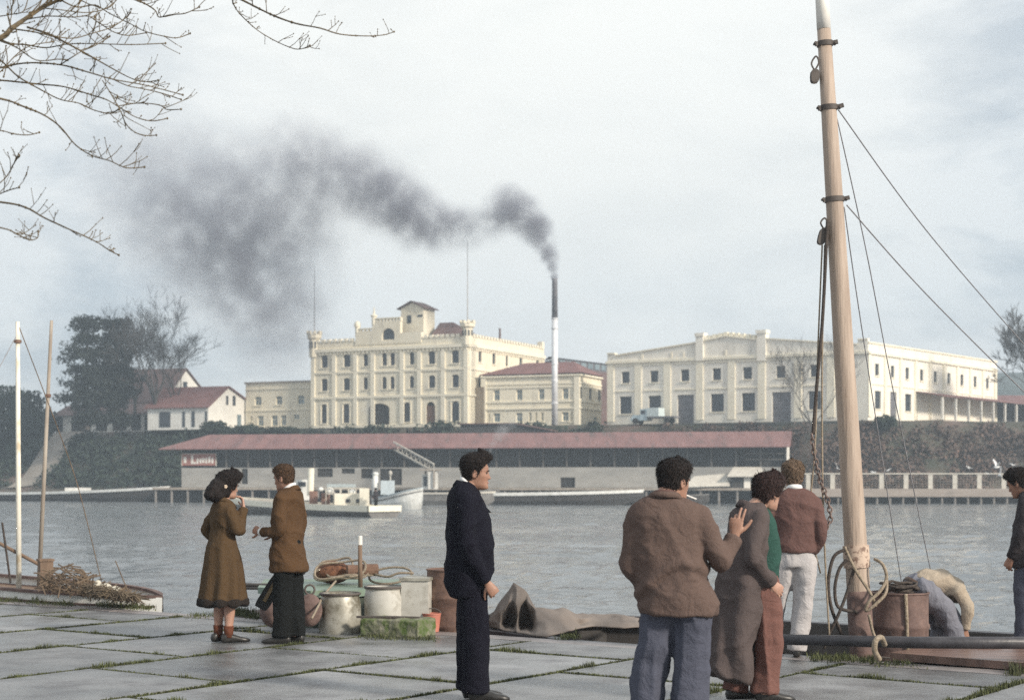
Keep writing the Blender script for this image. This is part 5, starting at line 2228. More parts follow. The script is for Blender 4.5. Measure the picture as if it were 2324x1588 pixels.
foot = mb0 + ax_ * ((DECK - mb0.z) / ax_.z)
q = MB()
vv = [1440, 1300, 1200, 1100, 1000, 850, 700, 550, 400, 250, 68.2]
q.tube([foot] + [mpt(v) for v in vv], [mrad(1520)] + [mrad(v) for v in vv], 32)
part('shaft', q, M['mast_paint'], MA, smooth=True)
q = MB()
vv = [67, 0, -150, -300]
q.tube([mpt(v) for v in vv], [mrad(v) + .002 for v in vv], 28)
part('white_top', q, M['mast_white'], MA, smooth=True)
q = MB()
vv = [1500, 1440, 1340]
q.tube([foot] + [mpt(v) for v in vv], [mrad(1520) + .004, mrad(1500) + .004, mrad(1440) + .004, mrad(1340) + .004], 32)
part('rusty_foot', q, M['rust_dark'], MA, smooth=True)
for v, ear in ((100, 1), (245, 1.5), (453, 1.2)):
    q = MB()
    c = mpt(v)
    r = mrad(v)
    k = MB()
    k.lathe((0, 0, 0), [(r - .01, -.022), (r + .012, -.022), (r + .012, .022), (r - .01, .022)], 28)
    rot = ax_.to_track_quat('Z', 'Y').to_matrix()
    q.add([c + rot @ Vector(p) for p in k.v], k.f)
    for sg in (-1, 1):
        q.beam(c + Vector((sg * (r - .01), -.02, 0)), c + Vector((sg * (r + .03 + .02 * ear * (sg > 0)), -.03, .012 * sg * ear)), .03, .035)
        q.tube([c + Vector((sg * (r + .03), -.055, 0)), c + Vector((sg * (r + .03), .02, 0))], .012, 8)
    part('band', q, M['iron'], MA, smooth='auto')
q = MB()
c = mpt(1262)
q.add([c + ax_.to_track_quat('Z', 'Y').to_matrix() @ Vector(p) for p in MB().lathe((0, 0, 0), [(.09, -.10), (.118, -.10), (.118, .10), (.09, .10)], 28).v], MB().lathe((0, 0, 0), [(.09, -.10), (.118, -.10), (.118, .10), (.09, .10)], 28).f)
part('collar', q, mat('chipped_collar', (0.50, 0.39, 0.31), (0.20, 0.13, 0.10), rough=.7, scale=22, lo=.38, hi=.5), MA, smooth='auto')


# blocks and lines
def block(uv_top, uv_hook, size, d, label, tilt=0.0):
    c = P(*uv_top, d)
    T = thing('pulley_block', label, 'pulley', tuple(c))
    q = MB()
    w, h, t = size
    Xv = Vector((math.cos(tilt), 0, math.sin(tilt)))
    Zv = Vector((-math.sin(tilt), 0, math.cos(tilt)))
    for y in (-.4, .4):
        pts = []
        for k in range(12):
            a = 2 * math.pi * k / 12
            ca, sa = math.cos(a), math.sin(a)
            pts.append(c + Xv * (w / 2 * math.copysign(abs(ca) ** .6, ca)) + Zv * (h / 2 * math.copysign(abs(sa) ** .6, sa)) + Vector((0, y * t - t * .12, 0)))
        q.prism(pts, (0, t * .24, 0))
    part('cheek', q, M['iron'], T)
    q = MB()
    q.cyl(c + Vector((0, -.3 * t, 0)), c + Vector((0, .3 * t, 0)), w * .40, n=16)
    part('sheave', q, M['iron'], T)
    q = MB()
    hk = P(*uv_hook, d)
    q.tube(rope_pts([c + Zv * h * .45, (c + Zv * h * .45).lerp(hk, .5) + Xv * -.035, hk, (c + Zv * h * .45).lerp(hk, .55) + Xv * .03, c + Zv * h * .45], n=5), .008, 6)
    part('shackle', q, M['iron'], T)
    return c


bl1 = block((1849, 174), (1852, 128), (.075, .12, .07), DM - .03, 'dark pulley block hanging near the mast top')
bl2 = block((1866, 537), (1872, 495), (.07, .15, .07), DM - .03, 'dark pulley block hanging at mid mast', -.25)


def line(name, pts, r, m, label, cat='line', n=10, group=None):
    q = MB()
    q.tube(rope_pts(pts, n=n), r, 6)
    return solo(name, q, m, label, cat, tuple(Vector(pts[0])), group, smooth=True)


M['wire'] = mat('grey_wire', (0.26, 0.26, 0.28), (0.18, 0.18, 0.19), rough=.6, scale=10)
line('stay_wire', [P(1903, 250, DM), P(2100, 520, 16.2), P(2340, 800, 18.0)], .006, M['wire'], 'upper wire stay running from the mast down to the right edge', 'wire')
line('stay_wire', [P(1922, 466, DM), P(2100, 665, 15.6), P(2345, 910, 16.8)], .0065, M['wire'], 'lower wire stay running from the mast to the right edge', 'wire')
line('shroud_wire', [P(1900, 270, DM), P(1964, 560, 15.4), P(2030, 900, 16.2), P(2113, 1298, 17.2)], .0055, M['wire'], 'long thin shroud ending above the stooping man', 'wire')
line('shroud_wire', [P(1916, 470, DM), P(1940, 640, 15.2), P(1980, 900, 15.9), P(2052, 1360, 17.0)], .0055, M['wire'], 'thin shroud coming down behind the rusty drum', 'wire')
line('halyard', [P(1866, 556, DM - .05), P(1856, 800, DM - .1), P(1850, 1010, DM - .15), P(1838, 1180, DM - .1), P(1862, 1300, DM)], .008, M['rope'], 'thin halyard hanging from the mid mast block', 'rope')
line('halyard', [P(1872, 556, DM - .06), P(1866, 820, DM - .1), P(1868, 1150, DM - .12), P(1882, 1440, DM - .2)], .009, M['rope'], 'pale halyard hanging straight down left of the mast', 'rope')
line('fall_rope', [P(1878, 500, DM - .08), P(1867, 720, DM - .12), P(1855, 860, DM - .14), P(1845, 985, DM - .15)], .016, M['rope_dark'], 'thicker dark fall rope from the mast band', 'rope')
# chain
q = MB()
cpts = rope_pts([P(1842, 985, DM - .15), P(1850, 1040, DM - .15), P(1862, 1090, DM - .15), P(1880, 1140, DM - .14), P(1884, 1180, DM - .14), P(1868, 1205, DM - .15), P(1850, 1225, DM - .2)], n=6)
# links spaced along the curve
acc = [0]
for a, b_ in zip(cpts, cpts[1:]):
    acc.append(acc[-1] + (b_ - a).length)
tot = acc[-1]
n = int(tot / .045)
for i in range(n):
    s = tot * (i + .5) / n
    k = max(j for j in range(len(acc)) if acc[j] <= s)
    k = min(k, len(cpts) - 2)
    c = cpts[k].lerp(cpts[k + 1], (s - acc[k]) / max(1e-6, acc[k + 1] - acc[k]))
    Td = (cpts[k + 1] - cpts[k]).normalized()
    Sd = Td.cross(Vector((0, 1, 0))).normalized() if i % 2 else Vector((0, 1, 0))
    ring = [c + Td * (.032 * math.cos(a)) + Sd * (.020 * math.sin(a)) for a in [2 * math.pi * j / 10 for j in range(10)]]
    q.tube(ring, .0075, 5, closed=True)
solo('chain', q, mat('rusty_chain', (0.24, 0.18, 0.16), (0.10, 0.07, 0.06), rough=.8, scale=20), 'rusty chain hanging beside the man in white trousers', 'chain', tuple(cpts[0]))

# rope coils hung on the mast foot
d = DM - .16
q = MB()
q.tube(rope_pts([P(1925, 1245, d), P(1893, 1262, d), P(1880, 1320, d), P(1886, 1375, d), P(1902, 1420, d + .1), P(1916, 1452, d + .2)], n=8), .0155, 8)
q.tube(rope_pts([P(1922, 1270, d), P(1905, 1290, d), P(1895, 1330, d), P(1898, 1368, d), P(1912, 1382, d), P(1945, 1388, d + .05)], n=8), .015, 8)
q.tube(rope_pts([P(1940, 1285, d), P(1920, 1350, d), P(1900, 1400, d), P(1878, 1445, d + .05), P(1870, 1470, d + .1)], n=8), .0145, 8)
solo('mooring_rope', q, M['rope_dark'], 'dark stiff rope loops hanging left of the mast', 'rope', tuple(P(1905, 1330, d)), smooth=True)
q = MB()
q.tube(rope_pts([P(1917, 1240, d), P(1940, 1290, d - .03), P(1975, 1345, d - .03), P(1988, 1375, d)], n=8), .014, 8)
q.tube(rope_pts([P(1985, 1268, d + .08), P(2003, 1280, d), P(2012, 1310, d - .02), P(1998, 1340, d - .05), P(1972, 1365, d - .06), P(1966, 1385, d - .04), P(1985, 1372, d - .06), P(2010, 1345, d - .04), P(2012, 1308, d + .02)], n=8), 0.015, 8)
q.tube(rope_pts([P(1972, 1395, d - .05), P(1980, 1430, d), P(1990, 1455, d)], n=6), .014, 8)
solo('mooring_rope', q, M['rope'], 'pale rope wound round the mast and looped over the drum', 'rope', tuple(P(1985, 1330, d)), smooth=True)
q = MB()
q.tube(rope_pts([P(2008, 1462, 13.75), P(2000, 1446, 13.58), P(1988, 1452, 13.5), P(1985, 1475, 13.5), P(1996, 1496, 13.55)], n=8), .024, 8)
solo('rope_end', q, M['rope'], 'frayed pale rope end knotted round the black pole', 'rope', tuple(P(1996, 1460, 13.5)), smooth=True)

# black pole lying along the quay edge
p0, p1 = P(1768, 1450, 14.1), P(2400, 1458, 13.35)
pole = MB().tube([p0, p0.lerp(p1, .5) - Vector((0, 0, .012)), p1], [.046, .05, .052], 14)
solo('spar', pole, M['black_pipe'], 'long black tarred spar lying along the boat side', 'pole', tuple(p0), smooth=True)
# rusty drum with lashing
c = P(2041, 1400, 14.95)
zt0 = P(0, 1352, 14.95 - .28).z


def drum(c, r, z0, z1, m, label, name='oil_drum', open_top=True, ribs=2, contents=None):
    T = thing(name, label, 'drum', (c.x, c.y, z0))
    h = z1 - z0
    prof = [(r * .97, 0), (r, .012)]
    for k in range(1, ribs + 1):
        z = h * k / (ribs + 1)
        prof += [(r, z - .03), (r + .012, z - .012), (r + .012, z + .012), (r, z + .03)]
    prof += [(r, h - .02), (r + .01, h - .012), (r + .01, h)]
    if open_top:
        prof += [(r - .012, h), (r - .016, h - .05), (r - .02, h * .55), (.01, h * .55)]
    else:
        prof += [(r - .01, h), (r - .014, h - .015), (.01, h - .015)]
    q = MB()
    q.lathe((c.x, c.y, z0), prof, 40)
    part('body', q, m, T, smooth='auto')
    return T


DR = drum(c, .262, -.38, zt0 + .02, M['rust_dark'], 'brown rusty oil drum with rope piled on top beside the mast', open_top=False, ribs=2)
q = MB()
x = c.x + .005
for y, sgn in ((-.27, 1),):
    a = Vector((x - .012, c.y - .274, zt0 + .02))
    b_ = Vector((x - .004, c.y - .274, -.3))
    q.tube([a, a.lerp(b_, .3) + Vector((.008, -.002, 0)), a.lerp(b_, .6) + Vector((.012, -.002, 0)), b_], .016, 8)
solo('lashing_rope', q, M['rope'], 'pale rope hanging straight down the front of the rusty drum', 'rope', tuple(a), smooth=True)
q = MB()
rg = random.Random(7)
for k in range(6):
    r0 = rg.uniform(.09, .22)
    zz = zt0 + .035 + k * .012
    pts = [Vector((c.x + rg.uniform(-.03, .03) + r0 * math.cos(a) * (1 + .15 * math.sin(3 * a + k)), c.y + r0 * math.sin(a), zz + .018 * math.sin(2 * a + k * 2))) for a in [2 * math.pi * j / 24 for j in range(24)]]
    q.tube(pts, rg.uniform(.012, .017), 6, closed=True)
solo('rope_pile', q, M['rope_dark'], 'dark rope coiled on the lid of the rusty drum', 'rope', (c.x, c.y, zt0 + .03), smooth=True)

# heap of rusty scrap in the boat
rg = random.Random(3)
q = MB()
for k in range(420):
    s, t = rg.uniform(5.0, 9.6), rg.uniform(-2.9, -.7)
    h = .30 * (1 - ((t + 1.8) / 1.2) ** 2) * (.7 + .3 * math.sin(s * 2.1))
    p = Q(s, t, DECK + max(0.02, h) + rg.uniform(-.05, .06))
    r = rg.uniform(.03, .085)
    rot = Matrix.Rotation(rg.uniform(0, 3), 3, 'X') @ Matrix.Rotation(rg.uniform(0, 3), 3, 'Z')
    if rg.random() < .45:
        dv = rot @ Vector((rg.uniform(.08, .3), 0, 0))
        q.tube([p - dv, p + dv], rg.uniform(.008, .02), 5)
    else:
        q.ell(p, (r, r * .7, r * .5), 6, 4, rot)
solo('scrap_heap', q, M['coal'], 'heap of rusty scrap and chain lying in the work boat', 'scrap', tuple(Q(7, -1.8, DECK)), kind='stuff')

# brown gangplank on the quay
q = MB()
c1, c2, c3, c4_ = [P(u, v, EYE * F / (v - HZ)) for (u, v) in ((2020, 1500), (2420, 1532), (2420, 1478), (2190, 1468))]
for p in (c1, c2, c3, c4_):
    p.z = 0.012
q.prism([c1, c2, c3, c4_], (0, 0, .065))
solo('gangplank', q, M['wet_wood'], 'wide wet brown plank lying on the quay at the right', 'plank', tuple(c1), fix=True)
q = MB()
cR = P(2232, 1484, EYE * F / (1486 - HZ))
for k in range(4):
    r0 = .075 + .028 * k
    q.tube([Vector((cR.x + r0 * 1.15 * math.cos(a), cR.y + r0 * math.sin(a), .092 + .012 * ((k * 7) % 3) + .006 * math.sin(3 * a))) for a in [2 * math.pi * j / 22 for j in range(22)]], .017, 7, closed=True)
solo('rope_coil', q, M['rope_dark'], 'dark flat rope coil lying on the brown plank', 'rope', (cR.x, cR.y, .09), smooth=True)


# ---- canvas tarpaulin heaped on the quay edge
TARP = [
    (1108, (1423, 17.4), (1412, 17.35), (1404, 17.45), (1396, 17.6)),
    (1122, (1426, 17.25), (1408, 17.2), (1394, 17.3), (1384, 17.5)),
    (1134, (1429, 17.1), (1412, 17.15), (1388, 17.1), (1366, 17.45)),
    (1146, (1431, 17.0), (1417, 17.4), (1384, 17.05), (1350, 17.4)),
    (1156, (1433, 16.95), (1412, 17.5), (1366, 17.10), (1336, 17.35)),
    (1166, (1435, 16.88), (1420, 17.45), (1362, 17.15), (1321, 17.35)),
    (1173, (1437, 16.8), (1405, 17.1), (1368, 17.0), (1326, 17.3)),
    (1182, (1439, 16.72), (1424, 17.5), (1366, 17.2), (1331, 17.3)),
    (1196, (1442, 16.6), (1418, 17.55), (1360, 17.25), (1341, 17.35)),
    (1206, (1443, 16.5), (1424, 17.5), (1372, 17.05), (1356, 17.3)),
    (1216, (1445, 16.42), (1420, 16.9), (1384, 17.05), (1376, 17.35)),
    (1240, (1446, 16.35), (1418, 16.75), (1394, 17.05), (1379, 17.4)),
    (1275, (1438, 16.7), (1416, 16.95), (1394, 17.2), (1379, 17.5)),
    (1302, (1430, 17.05), (1412, 17.3), (1400, 17.4), (1390, 17.6)),
    (1318, (1425, 17.3), (1414, 17.55), (1403, 17.5), (1394, 17.8)),
    (1345, (1420, 17.5), (1408, 17.6), (1398, 17.75), (1390, 17.95)),
    (1385, (1423, 17.35), (1408, 17.5), (1402, 17.8), (1393, 17.9)),
    (1415, (1424, 17.3), (1414, 17.4), (1402, 17.6), (1395, 17.8)),
    (1450, (1421, 17.45), (1412, 17.55), (1406, 17.8), (1401, 17.95))]


def heap_cloth():
    """folded sheet: columns of points from the ground over the ridge and down behind"""
    cols = []
    for c in TARP:
        pts = [P(c[0], v, d) for v, d in c[1:]]
        pts[0].z = .012
        top = pts[-1]
        pts += [top + Vector((0, .35, -.10)), Vector((top.x, top.y + .75, .02))]
        cols.append(pts)
    sub_ = 5
    g = []
    for i in range(len(cols) - 1):
        for k in range(sub_ + (i == len(cols) - 2)):
            t = k / sub_
            col = [a.lerp(b_, t) for a, b_ in zip(cols[i], cols[i + 1])]
            row = []
            for j in range(len(col) - 1):
                for q_ in range(sub_ + (j == len(col) - 2)):
                    p = col[j].lerp(col[j + 1], q_ / sub_)
                    f = min(1, (p.z + .01) * 8)
                    p = p + Vector((.02 * nz3(p * 5), .04 * nz3(p * 4 + Vector((5, 0, 0))), .025 * nz3(p * 6 + Vector((0, 9, 0))) * f))
                    row.append(p)
            g.append(row)
    m_ = MB()
    n = len(g[0])
    fs = []
    for i in range(len(g) - 1):
        for j in range(n - 1):
            a = i * n + j
            fs.append((a, a + n, a + n + 1, a + 1))
    m_.add([p for r in g for p in r], fs)
    return m_


TP = solo('tarpaulin', heap_cloth(), M['tarp'], 'grey brown canvas tarpaulin heaped in folds on the quay edge', 'tarpaulin', tuple(P(1240, 1446, 16.3)), smooth=True)
sm = TP.modifiers.new('thickness', 'SOLIDIFY')
sm.thickness = .012

# ---- green-decked boat behind the standing man
GB = thing('green_boat', 'moored boat with flat green painted deckhouse top behind the barrels', 'boat', (P(800, 0, 18.5).x, 18.5, WATER))
q = MB()
g0, g1 = -4.6, -.95
pts = [Q(g0, -.12), Q(g1, -.12), Q(g1 + .3, -1.4), Q(g1, -2.7), Q(g0, -2.7), Q(g0 - .6, -1.4)]
n = len(pts)
q.add([p + Vector((0, 0, WATER - .3)) for p in pts] + [p + Vector((0, 0, -.12)) for p in pts], [(i, (i + 1) % n, n + (i + 1) % n, n + i) for i in range(n)])
part('hull', q, M['dark_hull'], GB)
q = MB()
q.poly([p + Vector((0, 0, -.26)) for p in pts])
part('deck', q, M['wood'], GB)
q = MB()
for i in range(n):
    q.beam(pts[i] + Vector((0, 0, -.12)), pts[(i + 1) % n] + Vector((0, 0, -.12)), .12, .10)
part('gunwale', q, M['black_pipe'], GB)
zt2 = .40
gp = [P(585, 1328, 17.9), P(705, 1340, 17.3), P(815, 1338, 17.45), P(985, 1305, 18.7), P(985, 1297, 19.4), P(600, 1308, 19.4)]
gp = [Vector((p.x, p.y, zt2)) for p in gp]
q = MB()
q.prism([p - Vector((0, 0, .07)) for p in gp], (0, 0, .07))
part('deckhouse_top', q, M['green_paint'], GB, fix=True)
q = MB()
cg = sum(gp, Vector((0, 0, 0))) / len(gp)
q.prism([cg.lerp(p, .93) - Vector((0, 0, .66)) for p in gp], (0, 0, .588))
part('deckhouse_wall', q, mat('dark_green_wall', (0.07, 0.085, 0.06), (0.04, 0.05, 0.036), rough=.7, scale=4), GB, fix=True)
# rails at the left of the deckhouse
q = MB()
for v in (1327, 1334):
    q.tube([P(540, v - 1, 18.6), P(612, v, 18.2)], .02, 8)
part('rail', q, M['iron'], GB)

MP = thing('mooring_post', 'brown wooden post with white painted tip standing on the deckhouse', 'post', tuple(P(818, 1330, 17.8)))
a, b_ = P(818, 1326, 17.9), P(817, 1236, 17.9)
tq = P(817, 1215, 17.9)
a.z = zt2
q = MB()
q.tube([a, b_], [.026, .023], 12)
part('shaft', q, M['wood'], MP, smooth=True)
q = MB()
q.tube([b_ + Vector((0, 0, .001)), tq], [.026, .026], 12)
part('white_tip', q, M['mast_white'], MP)


# pots, tin box, drum, floats
def pot(cu, vtop, vbot, wpx, d, m, label, belly=1.06):
    c = P(cu, vtop, d)
    r = wpx / 2 * d / F
    z1, z0 = c.z, -.26
    T = thing('metal_barrel', label, 'barrel', (c.x, c.y, z0))
    h = z1 - z0
    q = MB()
    q.lathe((c.x, c.y, z0), [(r * .80, 0), (r * .95, h * .12), (r * belly, h * .5), (r * 1.02, h * .85), (r * .93, h * .98), (r * .99, h), (r * .99, h + .018), (r * .90, h + .018), (r * .90, h * .96), (r * .88, h * .82), (.01, h * .82)], 40)
    part('body', q, m, T, smooth='auto')
    q = MB()
    ring = [Vector((c.x + r * .97 * math.cos(a), c.y + r * .97 * math.sin(a), z1 + .012)) for a in [2 * math.pi * k / 40 for k in range(40)]]
    q.tube(ring, .014, 8, closed=True)
    part('rim', q, M['iron'], T, smooth=True)
    return T


pot(772, 1349, 1412, 92, 16.9, M['galv'], 'dented galvanised barrel with open rim, left of the barrel pair')
pot(871, 1334, 1412, 88, 17.0, M['galv_white'], 'paler whitewashed barrel with open rim, right of the barrel pair', 1.0)
bx = thing('tin_box', 'tall whitish tin box beside the pale barrel', 'box', tuple(P(946, 1400, 16.9)))
q = MB()
x0, x1 = P(916, 0, 16.9).x, P(978, 0, 16.9).x
zt3 = P(0, 1317, 16.9).z
q.box(((x0 + x1) / 2, 17.15, (zt3 - .3) / 2), (x1 - x0, .5, zt3 + .3), ax=(Vector((1, -.12, 0)), Vector((.12, 1, 0)), (0, 0, 1)))
part('body', q, M['galv_white'], bx, smooth='auto')
q = MB()
q.box(((x0 + x1) / 2, 17.15, zt3 + .012), (x1 - x0 + .03, .53, .03), ax=(Vector((1, -.12, 0)), Vector((.12, 1, 0)), (0, 0, 1)))
part('lid', q, M['galv'], bx)
c = P(1030, 1290, 17.3)
DR2 = drum(Vector((c.x, c.y, 0)), .285, -.26, c.z, M['rust'], 'tall rusty orange brown oil drum behind the man in the dark suit', open_top=False)


def float_buoy(u, v, rx, rz, d, label):
    c = P(u, v, d)
    T = thing('rusty_buoy', label, 'buoy', (c.x, c.y, c.z - rz))
    q = MB()
    q.ell(c, (rx, rx, rz), 22, 14)
    part('body', q, M['rust_dark'], T, smooth=True)
    q = MB()
    q.tube([c + Vector((.05 * math.cos(a), 0, rz + .04 + .05 * math.sin(a))) for a in [2 * math.pi * k / 12 for k in range(12)]], .012, 6, closed=True)
    part('eye', q, M['iron'], T, smooth=True)


float_buoy(622, 1382, .15, .19, 16.9, 'rounded rusty buoy left of the trousers of the man in brown')
float_buoy(703, 1384, .13, .17, 16.7, 'rounded rusty buoy between the man in brown and the galvanised barrel')


# buckets on the quay
def bucket(u, vt, vb, wpx, m, label, handle=True):
    d = EYE * F / (vb - HZ)
    c = P(u, vb, d)
    c.z = 0
    r = wpx / 2 * d / F
    h = (vb - vt) * d / F
    T = thing('bucket', label, 'bucket', (c.x, c.y, 0))
    q = MB()
    q.lathe((c.x, c.y, .004), [(r * .78, 0), (r * .99, h), (r * 1.03, h), (r * 1.03, h - .012), (r * .95, h - .012), (r * .75, .02), (.01, .02)], 28)
    part('body', q, m, T, smooth='auto')
    if handle:
        q = MB()
        pts = [Vector((c.x + r * math.cos(a), c.y - .02 + .3 * r * math.sin(a), h + .9 * r * max(0, math.sin(a)) * .55)) for a in [math.pi * k / 14 for k in range(15)]]
        q.tube(pts, .006, 6)
        part('handle', q, M['iron'], T, smooth=True)


bucket(979, 1391, 1433, 44, M['salmon'], 'salmon red bucket by the rusty drum')
bucket(946, 1393, 1431, 46, M['galv_white'], 'pale tin pail with dark handle by the mossy block')

# mossy block
d = EYE * F / (1446 - HZ)
cM = P(905, 1446, d)
q = MB()
V0 = MB().box((cM.x - .02, cM.y + .22, .085), (.70, .42, .17), rz=-.45)
V, N, Fc = remesh(MB().box((cM.x - .02, cM.y + .22, .09), (.66, .40, .18), rz=-.42), .014, 2)
V2 = [Vector(v) + Vector(n) * (.012 * nz3(Vector(v) * 9) + .008 * nz3(Vector(v) * 25)) for v, n in zip(V, N)]
q.v = [tuple(v) for v in V2]
q.f = Fc
MBk = solo('mossy_block', q, M['moss_block'], 'low mossy concrete block with grass at its foot', 'block', (cM.x, cM.y + .2, 0), smooth=True)
q = MB()
for dx in (-.14, 0, .15):
    q.beam((cM.x + dx - .3, cM.y + .2 + .05, .187), (cM.x + dx + .05, cM.y + .1 + .05, .187), .05, .02)
solo('iron_strap', q, M['iron'], 'dark iron strap lying on the mossy block', 'strap', (cM.x, cM.y + .2, .18))

# ropes and net float on the deckhouse
q = MB()
rg = random.Random(4)
for (u, v, rx, ry, tilt, k) in ((772, 1292, 58, 20, .1, 0), (775, 1300, 62, 14, .0, 1), (800, 1296, 58, 10, .1, 2), (760, 1288, 40, 22, .3, 3)):
    d = 18.2 + .1 * k
    c = P(u, v, d)
    pts = [Vector((c.x + rx * d / F * math.cos(a), d + rx * d / F * .6 * math.sin(a), max(zt2 + .02, c.z + ry * d / F * math.sin(a + .3) + .02 * math.sin(3 * a)))) for a in [2 * math.pi * j / 26 for j in range(26)]]
    q.tube(pts, .013, 7, closed=True)
solo('rope_coil', q, M['rope'], 'loose brown rope coils lying on the green deckhouse top', 'rope', tuple(P(775, 1300, 18.2)), smooth=True)
q = MB()
c = P(886, 1288, 18.4)
q.tube([Vector((c.x + .24 * math.cos(a) * 1.0, 18.4 + .12 * math.sin(a), zt2 + .10 + .085 * math.sin(a) + .02 * math.cos(a))) for a in [2 * math.pi * j / 30 for j in range(30)]], .013, 7, closed=True)
q.tube(rope_pts([P(850, 1302, 18.3), P(880, 1308, 18.2), P(905, 1300, 18.2), P(938, 1300, 18.3)], n=6), .014, 7)
solo('rope_coil', q, M['rope'], 'single rope hoop standing at the right of the green deckhouse', 'rope', tuple(c), smooth=True)
q = MB()
c = P(755, 1293, 18.5)
q.ell((c.x, c.y, zt2 + .13), (.21, .15, .13), 18, 10)
solo('net_bundle', q, mat('rust_net', (0.22, 0.10, 0.055), (0.08, 0.035, 0.022), rough=.95, scale=22, bump=.6), 'dark red-brown net bundle inside the rope coils', 'net', (c.x, c.y, zt2), smooth=True)
q = MB()
for (u, v, r) in ((806, 1297, .10), (838, 1293, .09)):
    c = P(u, v, 18.3)
    q.tube([c - Vector((.09, 0, 0)), c + Vector((.09, .05, 0))], [r * .8, r * .75], 12)
solo('net_floats', q, mat('cork_float', (0.22, 0.13, 0.09), (0.14, 0.08, 0.055), rough=.9, scale=12), 'two faded cork floats beside the white-tipped post', 'float', tuple(P(820, 1300, 18.3)))
line('mooring_line', [P(762, 1318, 17.5), P(735, 1350, 17.0), P(722, 1375, 16.5), P(708, 1402, 16.1)], .012, M['rope'], 'rope running from the coils down past the galvanised barrel', 'rope')

# slanting black instrument case propped against the deckhouse
a, b_ = P(590, 1378, 15.9), P(655, 1268, 16.0)
IC = thing('black_case', 'long black case with tan webbing leaning beside the man in brown', 'case', tuple(a))
axs = (b_ - a).normalized()
side = axs.cross(Vector((0, -1, 0))).normalized()
q = MB()
secs = [(0, .062), (.05, .072), (.28, .066), (.40, .045), (.62, .03)]
Vv = MB()
for i, (f, hw_) in enumerate(secs):
    pass
Lc = (b_ - a).length
ptsA = [a + axs * f + side * w for f, w in secs] + [a + axs * f - side * w * .8 for f, w in secs[::-1]]
q.prism([p + Vector((0, -.05, 0)) for p in ptsA], (0, .12, 0))
part('body', q, M['black_case'], IC, fix=True)
q = MB()
q.beam(a + axs * .08 + Vector((0, -.056, 0)) + side * .01, a + axs * .36 + Vector((0, -.056, 0)) + side * .005, .035, .010, up=(0, -1, 0))
part('webbing', q, M['tan'], IC)
q = MB()
q.tube(rope_pts([a + axs * .58 - side * .03 + Vector((0, .01, 0)), a + axs * .66 - side * .08, P(690, 1302, 15.95)], n=6), .016, 8)
part('strap', q, M['black_case'], IC)

# ---- left boat with two poles
LB = thing('white_boat', 'small white boat with dark gunwale moored at the left quay edge', 'boat', (P(120, 0, 22).x, 21.5, WATER))
hb, ptl, Dl, Nl, Ll = hull(Q(-13.0, -.95), Q(-6.05, -.80), 1.5, WATER - .3, .19, .09, square=.8, sheer=2.0, bowfull=.7)
part('hull', hb, M['white_paint'], LB, fix=True)
part('gunwale', strake(ptl, 1, -.012, .025, .04), M['rust_dark'], LB)
part('rubbing_strake', strake(ptl, 1, -.13, -.105, .03), M['rust_dark'], LB)
part('deck', deck_of(ptl, -.12), M['wood'], LB)
for (u0, v0, u1, v1, r0, r1, d, m, lab) in ((43, 1338, 40, 730, .036, .026, 21.3, 'mast_white', 'white peeling pole standing on the left boat'), (88, 1306, 117, 727, .030, .021, 21.6, 'timber', 'slimmer brown pole leaning right on the left boat')):
    T = thing('boat_pole', lab, 'pole', tuple(P(u0, v0, d)))
    q = MB()
    a, b_ = P(u0, v0 + 30, d), P(u1, v1, d)
    q.tube([a, a.lerp(b_, .5), b_], [r0, (r0 + r1) / 2 * 1.03, r1], 14)
    part('shaft', q, mat('peeling_white', (0.74, 0.71, 0.62), (0.50, 0.42, 0.30), rough=.7, scale=7, stretch=(1, 1, .5), lo=.35, hi=.5) if m == 'mast_white' else mat('weathered_pole', (0.40, 0.355, 0.30), (0.24, 0.20, 0.165), rough=.8, scale=5, stretch=(1, 1, .3)), T, smooth=True)
    q = MB()
    c = a.lerp(b_, .72 if m != 'mast_white' else .93)
    q.lathe((c.x, c.y, c.z), [(r0 * .6, -.02), (r0 * 1.35, -.02), (r0 * 1.35, .02), (r0 * .6, .02)], 14)
    part('band', q, M['rust'], T)
q = MB()
q.tube([P(-15, 1225, 21.2), P(92, 1282, 21.5)], .024, 10)
solo('boom', q, M['wood'], 'brown boom slanting across the two left poles', 'spar', tuple(P(0, 1232, 21.2)))
q = MB()
a = P(103, 1325, 21.0)
PB = thing('samson_post', 'square brown wooden post on the left boat', 'post', (a.x, a.y, -.1))
q.box((a.x, a.y, P(0, 1300, 21).z), (.165, .165, 62 * 21 / F), rz=.5)
part('shaft', q, M['wood'], PB)
q = MB()
q.box((a.x, a.y, P(0, 1270, 21).z), (.19, .19, .03), rz=.5)
part('cap', q, M['wood'], PB)
line('forestay', [P(230, 1318, 20.6), P(180, 1115, 21.0), P(136, 985, 21.2), P(42, 738, 21.3)], .006, M['drift'], 'worn stay from the left boat bow to the top of the white pole', 'rope')
line('forestay', [P(38, 760, 21.3), P(-10, 850, 21.0)], .006, M['wire'], 'thin stay leaving the white pole at the left edge', 'wire')
line('pole_line', [P(5, 1185, 21), P(24, 1322, 21)], .014, M['rope_dark'], 'dark line hanging left of the white pole', 'rope')
line('boat_stick', [P(262, 1272, 20.3), P(296, 1355, 20.0)], .007, M['drift'], 'thin stick leaning at the bow of the left boat', 'stick')
q = MB()
rg = random.Random(12)
